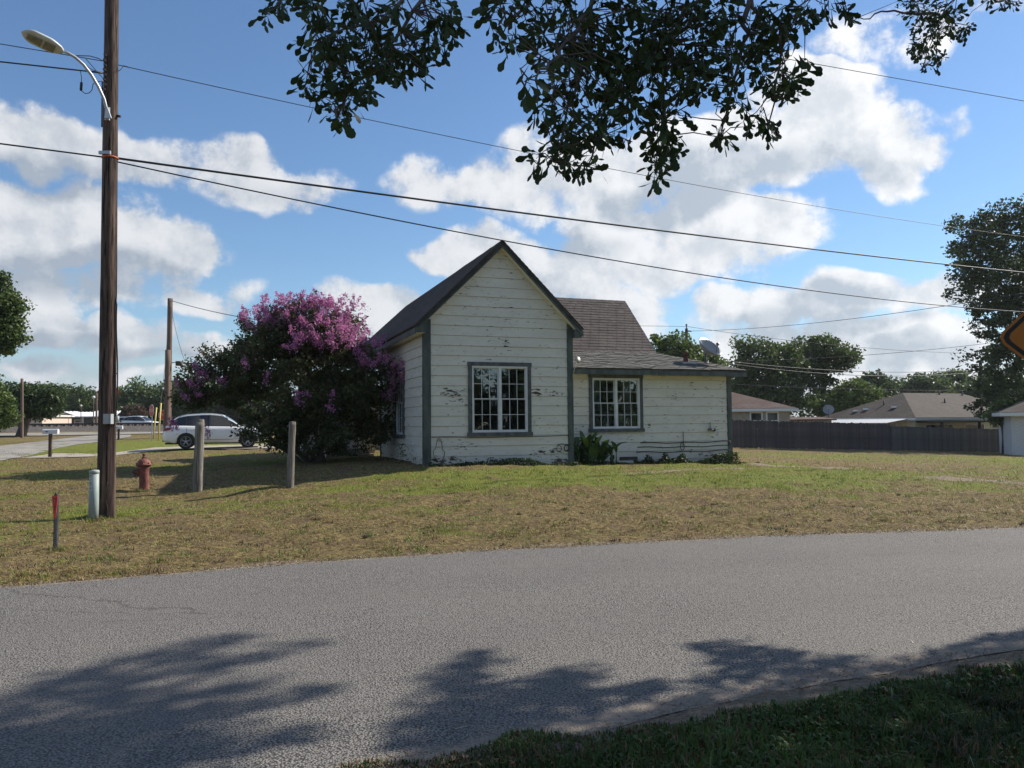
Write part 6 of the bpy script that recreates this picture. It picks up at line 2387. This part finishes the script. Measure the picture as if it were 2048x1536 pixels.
# whorls of leaves: (px, py, rx, ry, how many, distance, leaf scale)
OAKP = [(548, 12, 45, 22, 8, 3.7, 1), (610, -5, 40, 12, 5, 3.7, 1), (690, 25, 75, 30, 17, 3.6, 1), (640, 75, 40, 42, 13, 3.7, 1), (720, 95, 70, 50, 31, 3.7, 1), (800, 100, 60, 45, 26, 3.7, 1), (870, 60, 45, 42, 19, 3.7, 1), (890, 20, 30, 30, 8, 3.7, 1),
        (640, 140, 40, 35, 12, 3.7, 1), (680, 190, 40, 35, 13, 3.7, 1), (740, 150, 40, 35, 12, 3.7, 1), (665, 225, 26, 22, 8, 3.7, 1), (630, 180, 22, 25, 5, 3.7, 1), (790, 20, 40, 25, 8, 3.7, 1), (785, 150, 30, 26, 5, 3.7, 1), (830, 130, 22, 20, 3, 3.7, 1),
        (1005, 25, 40, 30, 9, 3.8, 1), (1010, 70, 20, 25, 5, 3.8, 1), (1050, 15, 40, 25, 8, 3.8, 1), (1075, 150, 30, 35, 4, 3.3, 1.25),
        (1130, 60, 80, 70, 45, 3.9, 1), (1250, 60, 110, 75, 79, 3.9, 1), (1380, 60, 100, 75, 72, 4.0, 1), (1480, 50, 60, 55, 27, 4.0, 1), (1190, 150, 90, 60, 52, 3.9, 1), (1300, 160, 100, 70, 61, 3.9, 1), (1400, 140, 70, 50, 27, 4.0, 1),
        (1120, 220, 45, 45, 17, 3.8, 1), (1180, 240, 55, 40, 18, 3.8, 1), (1110, 290, 45, 30, 13, 3.8, 1), (1160, 320, 38, 24, 9, 3.8, 1), (1090, 325, 25, 18, 5, 3.8, 1), (1240, 250, 45, 35, 11, 3.9, 1), (1330, 240, 36, 45, 18, 3.9, 1), (1325, 300, 28, 35, 12, 3.9, 1), (1305, 340, 16, 18, 5, 3.9, 1),
        (1500, 120, 40, 40, 15, 4.1, 1), (1550, 85, 45, 45, 18, 4.1, 1), (1590, 140, 24, 40, 9, 4.1, 1), (1555, 170, 40, 26, 10, 4.1, 1), (1580, 180, 28, 18, 5, 4.1, 1), (1510, 230, 34, 26, 7, 4.1, 1), (1535, 255, 24, 16, 5, 4.1, 1), (1440, 270, 18, 26, 5, 4.1, 1), (1465, 200, 30, 40, 7, 4.1, 1), (1570, 30, 50, 30, 13, 4.1, 1), (1620, 20, 50, 18, 7, 4.1, 1), (1672, 20, 28, 14, 7, 4.3, .9),
        (1860, 15, 55, 28, 34, 7.5, 1), (1900, 40, 45, 30, 26, 7.5, 1), (1850, 75, 30, 30, 16, 7.5, 1), (1830, 95, 16, 18, 7, 7.5, 1), (1870, 110, 22, 26, 12, 7.5, 1), (1850, 130, 10, 10, 4, 7.5, 1), (1925, 60, 24, 16, 7, 7.5, 1), (1990, 3, 50, 8, 12, 7.5, 1), (1815, 3, 40, 10, 8, 7.5, 1)]
W0 = []
for (px, py, rx, ry, k, Y, sc) in OAKP:
    for _ in range(k):
        a, r = ro.uniform(0, 6.283), math.sqrt(ro.uniform(0, 1))
        W0.append((px + rx * r * math.cos(a), py + ry * r * math.sin(a), Y + ro.uniform(-.35, .35) * (1 + (Y > 6)), sc))
# the same boughs go on above and beside the frame
for _ in range(260):
    W0.append((ro.uniform(560, 2050), ro.uniform(-420, -25), ro.uniform(3.4, 4.6), 1))
whorl = np.array([P(q[0], q[1], q[2]) for q in W0]) - OB
wsc = np.array([q[3] for q in W0])
LVv, LVc, twigs = [], [], MB()
bough = np.array([P(q[0], q[1], q[2]) for q in [(1700, -500, 4.2), (1450, -330, 4.1), (1200, -220, 4.0), (900, -180, 3.8), (620, -130, 3.7)]]) - OB
lead = []
for path in ([(1450, -330, 4.1), (1400, -60, 4.0), (1330, 120, 3.95), (1320, 330, 3.9)], [(1200, -220, 4.0), (1180, 20, 3.9), (1150, 180, 3.85), (1110, 320, 3.8)], [(900, -180, 3.8), (860, -10, 3.72), (760, 100, 3.7), (670, 230, 3.7)],
             [(900, -180, 3.8), (800, 20, 3.7), (640, 80, 3.7)], [(1450, -330, 4.1), (1500, 0, 4.1), (1560, 90, 4.1), (1540, 250, 4.1)], [(1200, -220, 4.0), (1080, -20, 3.85), (1010, 60, 3.8)], [(1500, 0, 4.1), (1480, 120, 4.1), (1440, 270, 4.1)],
             [(620, -130, 3.7), (590, -20, 3.7), (540, 15, 3.7)], [(1700, -500, 4.2), (1680, -60, 4.2), (1600, 10, 4.15)], [(1180, 20, 3.9), (1120, 110, 3.6), (1060, 160, 3.35)],
             [(2100, -260, 7.6), (1960, -60, 7.5), (1880, 30, 7.5), (1850, 130, 7.5)], [(1330, 120, 3.95), (1220, 200, 3.9), (1180, 330, 3.85)], [(1960, -60, 7.5), (1990, 0, 7.5), (2040, 10, 7.5)], [(1880, 30, 7.5), (1780, 20, 7.5), (1705, 42, 7.4)]):
    pp = np.array([P(*q) for q in path]) - OB
    # resample
    s = np.linspace(0, len(pp) - 1, 14)
    rs_ = np.stack([np.interp(s, np.arange(len(pp)), pp[:, k]) for k in range(3)], 1) + ro.normal(0, .012, (14, 3))
    rs_[0] = pp[0]
    twigs.tube(rs_, np.linspace(.016, .0035, 14), 6, cap=False)
    lead.append(rs_)
lead = np.concatenate(lead)
sing = []
for c, sc in zip(whorl, wsc):
    d2 = ((lead - c) ** 2).sum(1)
    j = int(np.argmin(d2))
    q = lead[j]
    if d2[j] < .22:
        twigs.tube([q, (q + c) / 2 + ro.normal(0, .02, 3) + (0, 0, .015), c], [.0038, .003, .0016], 4, cap=False)
    tw = c - q
    tw = tw / (np.linalg.norm(tw) + 1e-6) * .55 + np.array([0, 0, -.55])
    k = int(ro.integers(4, 8))
    if sc < 1.1:
        sc = .92
    for i in range(k):
        d = tw + ro.normal(0, .62, 3)
        d /= np.linalg.norm(d)
        s_ = np.cross(d, ro.normal(0, 1, 3))
        s_ /= np.linalg.norm(s_)
        n_ = np.cross(d, s_)
        M = np.stack([d, s_ * ro.uniform(.85, 1.25), n_], 1) * sc * ro.uniform(.6, 1.28)
        org = c + ro.normal(0, .014, 3)
        li = int(ro.integers(0, 4))
        b = ro.uniform(.7, 1.3)
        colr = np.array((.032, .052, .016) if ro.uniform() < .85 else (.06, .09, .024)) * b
        sing.append((li, M, org, colr))
# the largest in view are leaves of their own, the rest one mass
cen = np.array([s[2] + s[1] @ np.array([.05, 0, 0]) for s in sing]) + OB
pxx, pyy, dep = project(cen)
inview = (pxx > 0) & (pxx < 2048) & (pyy > 0) & (pyy < 768)
size_ = np.array([np.linalg.norm(s[1][:, 0]) for s in sing]) / dep
# outer leaves (towards the sky edge of the foliage) are the ones to pick apart
order = np.argsort(np.where(inview, -size_, 1e3))
big = set(order[:300].tolist())
lmesh = []
for li in range(4):
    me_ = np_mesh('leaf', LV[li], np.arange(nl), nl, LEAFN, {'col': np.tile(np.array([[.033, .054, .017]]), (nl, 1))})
    lmesh.append(me_)
vv, cc_ = [], []
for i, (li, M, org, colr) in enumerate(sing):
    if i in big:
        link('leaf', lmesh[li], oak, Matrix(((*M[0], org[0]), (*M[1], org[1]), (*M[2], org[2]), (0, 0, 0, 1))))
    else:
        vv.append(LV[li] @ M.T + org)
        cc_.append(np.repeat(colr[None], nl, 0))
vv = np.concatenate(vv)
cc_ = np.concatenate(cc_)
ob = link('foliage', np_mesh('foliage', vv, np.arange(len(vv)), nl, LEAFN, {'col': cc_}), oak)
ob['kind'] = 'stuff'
twigs.build('twigs', BARK, oak)
# trunk and great limbs, right of the frame
tk = MB()
tk.tube([(0, 0, -.3), (.05, .0, .5), (-.05, .1, 1.8), (-.15, .2, 3.2)], [.46, .36, .31, .28], 14)
tk.tube([(-.15, .2, 3.0), bough[0] * .55 + (0, 0, .9), bough[0], bough[1], bough[2], bough[3], bough[4]], [.22, .15, .10, .075, .055, .04, .02], 10)
tk.tube([(-.15, .2, 3.0), (.9, 2.6, 5.2), (2.6, 6.0, 7.8), (4.4, 9.2, 10.4)], [.24, .17, .10, .04], 9)
tk.tube([(-.15, .2, 3.1), (1.0, 2.6, 4.8), (2.5, 6.6, 7.0)], [.2, .12, .04], 8)
tk.tube([(.9, 2.6, 5.2), P(2100, -260, 7.6) - OB + (0.3, .3, .2), P(2100, -260, 7.6) - OB], [.09, .05, .02], 7)
tk.build('trunk', BARK, oak)
# unseen crown leaves, set along sun rays to cast the shade patches below
SHADE = [  # patches of shade on the ground, as photo polygons
    [(-420, 1420), (-20, 1395), (110, 1352), (250, 1308), (330, 1300), (480, 1262), (500, 1270), (420, 1310), (330, 1335), (480, 1312), (620, 1280), (640, 1292), (500, 1330), (330, 1370), (470, 1365), (590, 1352), (480, 1390), (300, 1412), (170, 1420), (0, 1450), (-420, 1520)],
    [(-420, 1470), (0, 1462), (220, 1440), (430, 1410), (600, 1376), (660, 1382), (560, 1412), (400, 1452), (250, 1478), (0, 1530), (-420, 1700)],
    [(180, 1530), (330, 1500), (520, 1470), (690, 1445), (640, 1475), (500, 1510), (420, 1560), (150, 1640)],
    [(790, 1560), (800, 1470), (850, 1400), (880, 1350), (920, 1312), (965, 1300), (985, 1312), (950, 1350), (965, 1378), (1040, 1358), (1130, 1340), (1180, 1330), (1215, 1345), (1165, 1372), (1190, 1392), (1300, 1362), (1330, 1380), (1200, 1420), (1050, 1470), (1000, 1560)],
    [(1395, 1292), (1450, 1283), (1510, 1296), (1600, 1312), (1640, 1318), (1730, 1310), (1700, 1336), (1600, 1356), (1500, 1362), (1390, 1378), (1420, 1345), (1440, 1318)],
    [(1000, 1560), (1150, 1440), (1400, 1392), (1620, 1360), (1800, 1322), (1920, 1300), (2060, 1275), (2300, 1280), (2600, 1340), (2600, 1900), (900, 1900)],
    [(1830, 1310), (1900, 1290), (2060, 1262), (2060, 1285)],
]


def in_poly(x, y, poly):
    c = np.zeros(len(x), bool)
    j = len(poly) - 1
    for i in range(len(poly)):
        xi, yi = poly[i]
        xj, yj = poly[j]
        cr = ((yi > y) != (yj > y)) & (x < (xj - xi) * (y - yi) / (yj - yi + 1e-9) + xi)
        c ^= cr
        j = i
    return c


px = ro.uniform(-420, 2600, 90000)
py = ro.uniform(1255, 1900, 90000)
ins = np.zeros(len(px), bool)
for pg in SHADE:
    ins |= in_poly(px, py, pg)
px, py = px[ins], py[ins]
d = _f[None] + cam_r[None] * ((px - 1024) / F)[:, None] - cam_u[None] * ((py - 768) / F)[:, None]
gpos = cam_loc + d * (-EYE / d[:, 2])[:, None]
# even over the ground, not over the picture
wgt = gpos[:, 1] ** 3
sel = ro.choice(len(gpos), 12500, p=wgt / wgt.sum())
gpos = gpos[sel]
sdh = sun_dir / math.hypot(sun_dir[0], sun_dir[1])
tg = np.arange(5.0, 26.0, .5)
ok_ = np.zeros((len(gpos), len(tg)), bool)
for k, t_ in enumerate(tg):
    q_ = gpos + sdh[None] * t_
    qx, qy, dep = project(q_)
    ok_[:, k] = ((qx > 2110) | (qy < -45) | (dep < 0)) & (q_[:, 2] > 2.8)
has = ok_.any(1) & ((gpos[:, 0] > -.6) | (ro.uniform(0, 1, len(gpos)) < .6))
gpos, ok_ = gpos[has], ok_[has]
first = ok_.argmax(1)
tt = tg[first] + ro.uniform(0, 3.5, len(gpos))
cp_ = gpos + sdh[None] * tt[:, None] + ro.normal(0, .05, (len(gpos), 3))
# extra unseen leaves added between the sun and the hanging boughs, to shade them
wq = whorl[ro.integers(0, len(whorl), 7000)] + OB + sun_dir[None] * ro.uniform(1.6, 6.5, (7000, 1)) + ro.normal(0, .12, (7000, 3))
cp_ = np.concatenate([cp_, wq])
qx, qy, dep = project(cp_)
out = (qx > 2090) | (qy < -30) | (dep < 0)
cp_ = cp_[out & (cp_[:, 2] > 2.6)]
n = len(cp_)
ci = (fbm(cp_[:, 0] * 1.1, cp_[:, 2] * 1.1, 5, 2) * 20).astype(int)
v = leaf_quads(cp_ - OB, np.full(n, .15), ro, .5, .5)
col = np.array([(.05, .08, .022), (.065, .10, .028)])[ro.integers(0, 2, n)]
ob = link('unseen_shade_crown', np_mesh('unseen_shade_crown', v, np.arange(n * 4), 4, LEAFN, {'col': np.repeat(col, 4, 0)}), oak)
ob['kind'] = 'stuff'

# ------------------------------------------------------------------ right background: fences and houses
FENCEM = {}
for nm, a, b in (('dark_fence_wood', (.078, .062, .058), (.135, .108, .10)), ('grey_fence_wood', (.115, .105, .094), (.175, .16, .14))):
    m = mat(nm, a, b, rough=.9, scale=4, detail=5, stretch=(5, 5, .5), bump=.4, bscale=20)
    t = m.node_tree
    h = NT(t)
    bs = t.nodes['Principled BSDF']
    src = bs.inputs['Base Color'].links[0].from_socket
    oi = h.n('ShaderNodeObjectInfo')
    h.put(bs.inputs['Base Color'], h.mix(h.math('MULTIPLY', oi.outputs['Random'], .6), src, tuple(q * .45 for q in a)))
    FENCEM[nm] = m


def fence(name, label, A, B, hgt, m, wob):
    A, B = np.array(A), np.array(B)
    L = np.linalg.norm((B - A)[:2])
    e = empty(name, A, math.atan2(B[1] - A[1], B[0] - A[0]))
    tag(e, label, 'fence')
    pm = []
    for k in range(3):
        w = .138
        z1 = hgt
        c = .03
        pm.append(MB().prism([(0, 0, .03), (w, 0, .03), (w, 0, z1 - c), (w - c, 0, z1), (c, 0, z1), (0, 0, z1 - c)], (0, .018, 0)).mesh('picket', m))
    n_ = int(L / .146)
    slope = (B[2] - A[2]) / L
    for i in range(n_):
        s = i * .146
        g_ = slope * s
        M = Matrix.Translation((s, random.uniform(-.006, .006), g_ + random.uniform(-.03, .03) * wob)) @ Matrix.Rotation(random.uniform(-.006, .006) * wob, 4, 'Y') @ Matrix.Diagonal((1, 1, 1 + random.uniform(-.015, .012) * wob, 1))
        link('picket', pm[i % 3], e, M)
    for z in (.35, hgt - .35):
        MB().hexa([(0, .02, z), (L, .02, z + slope * L), (L, .06, z + slope * L), (0, .06, z), (0, .02, z + .09), (L, .02, z + .09 + slope * L), (L, .06, z + .09 + slope * L), (0, .06, z + .09)]).build('rail', m, e)
    for i in range(int(L / 2.4) + 1):
        s = min(i * 2.4, L)
        MB().box((s - .045, .062, slope * s - .2), (s + .045, .15, slope * s + hgt - .05)).build('post', m, e)
    return e


fA, fB, fC = P(1440, 896, 48.5), P(1783, 901, 52.5), P(2022, 905.5, 55.5)
fence('picket_fence', 'dark brown board fence at left of the back yard line', fA, fB, 1.80, FENCEM['dark_fence_wood'], 1.3)
fence('picket_fence', 'greyer shorter board fence at right of the back yard line', fB + (.05, .05, 0), fC, 1.66, FENCEM['grey_fence_wood'], .6)

TAN = mat('tan_brick_wall', (.30, .26, .215), (.37, .325, .27), rough=.85, scale=3, bump=.3, bscale=25)
PALEY = mat('pale_yellow_siding', (.55, .50, .34), (.62, .57, .41), rough=.7, scale=3)
WBRICK = mat('white_painted_brick', (.55, .545, .53), (.64, .63, .61), rough=.75, scale=5)
FASC = mat('white_fascia', (.70, .70, .68), rough=.6)
RED_SH = shingle_material('reddish_brown_shingle', (.105, .064, .053), (.145, .095, .08))
DK_SH = shingle_material('dark_brown_shingle', (.072, .058, .050), (.108, .089, .076))


def hip_house(name, label, corner, ang, L, Wd, z0, ze, zr, wallm, roofm, ov=.45, ridge_in=None):
    """corner = nearest ground corner; L along ang, Wd behind"""
    e = empty(name, (corner[0], corner[1], 0), ang)
    tag(e, label, 'house')
    MB().box((0, 0, z0), (L, Wd, ze - .05)).build('wall', wallm, e)
    ri = Wd / 2 if ridge_in is None else ridge_in
    o = ov
    c = [(-o, -o, ze), (L + o, -o, ze), (L + o, Wd + o, ze), (-o, Wd + o, ze)]
    r = [(ri, Wd / 2, zr), (L - ri, Wd / 2, zr)]
    rf = empty('roof')
    rf.parent = e
    for q in ([c[0], c[1], r[1], r[0]], [c[1], c[2], r[1]], [c[2], c[3], r[0], r[1]], [c[3], c[0], r[0]]):
        slab(MB(), q, .08).build('roof_slope', roofm, rf)
    fm = MB()
    for (a, b) in zip(c, c[1:] + c[:1]):
        a, b = np.array(a), np.array(b)
        d = (b - a) / np.linalg.norm(b - a)
        nn = np.array([d[1], -d[0], 0]) * .03
        fm.hexa([a + (0, 0, -.22), b + (0, 0, -.22), b + nn + (0, 0, -.22), a + nn + (0, 0, -.22), a + (0, 0, -.02), b + (0, 0, -.02), b + nn + (0, 0, -.02), a + nn + (0, 0, -.02)])
    fm.build('fascia', FASC, rf)
    MB().box((-o, -o, ze - .24), (L + o, Wd + o, ze - .225)).build('soffit', FASC, rf)
    return e, rf


def far_window(e, face, a0, a1, z0, z1, at=0.0, dark=None):
    """simple framed window on the front (y=at, facing -y) or the end (x=at, facing -x)"""
    w = empty('window')
    w.parent = e
    fr = Frame((0, at, 0), (1, 0, 0), (0, -1, 0)) if face == 'front' else Frame((at, 0, 0), (0, 1, 0), (-1, 0, 0))
    t = .10
    mb = MB()
    for (p, q, u, v) in ((a0, a1, z0, z0 + t), (a0, a1, z1 - t, z1), (a0, a0 + t, z0 + t, z1 - t), (a1 - t, a1, z0 + t, z1 - t)):
        fr.box(mb, p, q, u, v, .0, .05)
    fr.box(mb, a0 + t, a1 - t, (z0 + z1) / 2 - .03, (z0 + z1) / 2 + .03, 0, .045)
    mb.build('frame', FASC, w)
    fr.box(MB(), a0 + t, a1 - t, z0 + t, (z0 + z1) / 2 - .03, .004, .02).build('pane', CARG, w)
    fr.box(MB(), a0 + t, a1 - t, (z0 + z1) / 2 + .03, z1 - t, .004, .02).build('pane', CARG, w)


# brown hip roof house
g1_ = P(1440, 842, 60)
e, rf = hip_house('brown_roof_house', 'tan house with reddish-brown hip roof and two windows over the fence', (g1_[0] - 8.0, 57.6), R(4), 12.95, 11, -.6, 2.5, 4.7, TAN, RED_SH)
for (p0, p1) in ((1497, 1523), (1530, 1556)):
    xa, xb = [(P(p, 842, 58.6)[0] - (g1_[0] - 8.0)) / math.cos(R(4)) for p in (p0, p1)]
    far_window(e, 'front', xa, xb, .9, 2.25)
# ranch house
rcn_ = P(1829, 838, 62)
RA_ = R(25)
e, rf = hip_house('ranch_house', 'low ranch house with wide dark brown hip roof behind the grey fence', (rcn_[0], rcn_[1]), RA_, 17.0, 9.2, -1.0, 1.72, 3.92, PALEY, DK_SH)
far_window(e, 'end', 1.6, 2.8, .2, 1.35)
far_window(e, 'end', 5.6, 7.4, .5, 1.25)
far_window(e, 'front', 9.5, 10.6, .2, 1.3)
for (a, b) in ((1.2, 4.6), (6.0, 8.6)):
    far_window(e, 'front', a, b, -.6, 1.2)
MB().box((.2, -2.2, 1.30), (8.8, -.02, 1.40)).build('patio_beam', CARB, e)
for x in (.4, 4.9, 8.6):
    MB().box((x - .08, -2.15, -1.0), (x + .08, -1.99, 1.30)).build('patio_post', CARB, e)
CORR = mat('corrugated_white_metal', (.55, .56, .56), (.62, .62, .61), rough=.45, scale=3)
mb = MB()
for i in range(44):
    y = .3 + i * .16
    mb.hexa([(-2.9, y, 1.28), (-.2, y, 1.62), (-.2, y + .08, 1.62), (-2.9, y + .08, 1.28), (-2.9, y + .0, 1.31), (-.2, y, 1.65), (-.2, y + .08, 1.67), (-2.9, y + .08, 1.33)])
    mb.hexa([(-2.9, y + .081, 1.28), (-.2, y + .081, 1.62), (-.2, y + .159, 1.62), (-2.9, y + .159, 1.28), (-2.9, y + .081, 1.33), (-.2, y + .081, 1.67), (-.2, y + .159, 1.65), (-2.9, y + .159, 1.31)])
mb.build('awning', CORR, e)
for y in (.5, 3.6, 7.0):
    MB().box((-2.8, y, -1.0), (-2.68, y + .12, 1.28)).build('awning_post', CARB, e)
PIPE = mat('dark_vent_pipe', (.03, .03, .03), rough=.6)
for (x, y, hh) in ((2.2, 4.6, .35), (7.2, 2.5, .35), (9.0, 4.3, .3), (12.0, 4.2, .3)):
    k = min(y + .45, x + .45, 5.05) / 5.05
    z = 1.72 + (3.92 - 1.72) * k
    MB().lathe([(.16, -.1), (.07, .04), (.06, hh), (0, hh + .02)], (x, y, z), 8).build('roof_vent', PIPE, rf)
for (x, y) in ((1.6, 3.0), (1.3, 5.6), (1.0, 6.4)):
    k = (x + .45) / 5.05
    z = 1.72 + 2.2 * k
    MB().box((x - .2, y - .25, z - .05), (x + .2, y + .25, z + .10)).build('box_vent', FASC, rf)
ld = np.array([math.cos(RA_), math.sin(RA_)])
ln_ = np.array([-math.sin(RA_), math.cos(RA_)])
q = rcn_[:2] + ln_ * 8.6 - ld * .1
dish('satellite_dish', (q[0], q[1], 1.80), .95, R(200), R(32), .25, 'satellite dish on the left eave of the ranch house')
# shed roof between the two houses
e = empty('garden_shed', (P(1562, 845, 64)[0], 64, 0))
tag(e, 'low shed with flat reddish roof between the two background houses', 'shed')
MB().box((0, 0, -.8), (4.2, 3, 1.55)).build('wall', TAN, e)
MB().hexa([(-.2, -.3, 1.55), (4.5, -.3, 1.55), (4.5, 3.2, 1.75), (-.2, 3.2, 1.75), (-.2, -.3, 1.66), (4.5, -.3, 1.66), (4.5, 3.2, 1.86), (-.2, 3.2, 1.86)]).build('roof', RED_SH, e)
# white brick garage at the right edge
gx = P(2022, 840, 46)
e, rf = hip_house('white_garage', 'white brick garage cut by the right edge of the picture', (gx[0], gx[1]), R(-27), 8, 7, -.9, 1.95, 3.6, WBRICK, DK_SH, .62)
bm_ = MB().box((0, 0, 0), (.39, .012, .088)).mesh('brick', WBRICK)
for r_ in range(29):
    for k in range(8):
        x = k * .40 + (r_ % 2) * .2
        if x < 2.6:
            link('brick', bm_, e, Matrix.Translation((x + .004, -.0125, -.88 + r_ * .098)))

# ------------------------------------------------------------------ left background: metal-roofed building beyond the tracks
q0, q1 = P(40, 846, 116), P(232, 846, 116)
e = empty('metal_roof_building', (q0[0], q0[1], .3))
tag(e, 'long dark building with bright white metal roof beyond the tracks', 'building')
LB = q1[0] - q0[0]
DG = mat('dark_grey_cladding', (.085, .095, .105), (.12, .13, .14), rough=.7, scale=1.5)
MROOF = mat('white_metal_roof', (.74, .76, .78), (.80, .81, .82), rough=.4, scale=2)
MB().box((0, 0, .6), (LB, 9, 2.8)).build('wall', DG, e)
for (a, b, z) in ((0, LB * .42, 3.62), (LB * .42, LB * .62, 3.5), (LB * .62, LB, 3.65)):
    mb = MB()
    mb.prism([(a, -1.2, 2.78), (a, 4.5, z), (a, 10, 2.78), (a, 10, 2.66), (a, -1.2, 2.66)], (b - a - .01, 0, 0))
    rfo = mb.build('roof', MROOF, e)
    s_ = MB()
    x = a + .3
    while x < b - .2:
        s_.hexa([(x, -1.22, 2.79), (x + .05, -1.22, 2.79), (x + .05, 4.5, z + .01), (x, 4.5, z + .01), (x, -1.22, 2.84), (x + .05, -1.22, 2.84), (x + .05, 4.5, z + .06), (x, 4.5, z + .06)])
        x += .6
    s_.build('standing_seam', MROOF, rfo)
for a in (2.5, 5.4, 8.2, 11.2):
    far_window(e, 'front', a, a + 1.1, 1.4, 2.3)
for a in (.2, 3.9, 7.0, 10.0, 13.2):
    MB().box((a, -1.1, .6), (a + .12, -.98, 2.7)).build('porch_post', FASC, e)
# pale house half seen at the far left edge
e2, rf2 = hip_house('pale_house', 'pale pinkish house mostly hidden by the round-crowned tree', (P(2, 846, 105)[0], 105), R(0), 5.6, 7, .5, 3.2, 4.6, mat('pale_pink_siding', (.55, .44, .36), (.60, .49, .41), rough=.7), DK_SH, .3)
far_window(e2, 'front', 1.0, 2.2, 1.4, 2.6)

# ------------------------------------------------------------------ summer air
hz = bpy.data.materials.new('summer_haze')
hz.use_nodes = True
ht = hz.node_tree
ht.nodes.clear()
pv = ht.nodes.new('ShaderNodeVolumePrincipled')
pv.inputs['Color'].default_value = (.86, .92, 1.0, 1)
pv.inputs['Density'].default_value = .00018
pv.inputs['Anisotropy'].default_value = .3
hout = ht.nodes.new('ShaderNodeOutputMaterial')
ht.links.new(pv.outputs[0], hout.inputs['Volume'])
ho = MB().box((-900, -60, -6), (900, 900, 40)).build('haze', hz)
tag(ho, 'thin bluish summer haze over the whole place', 'haze', kind='stuff')
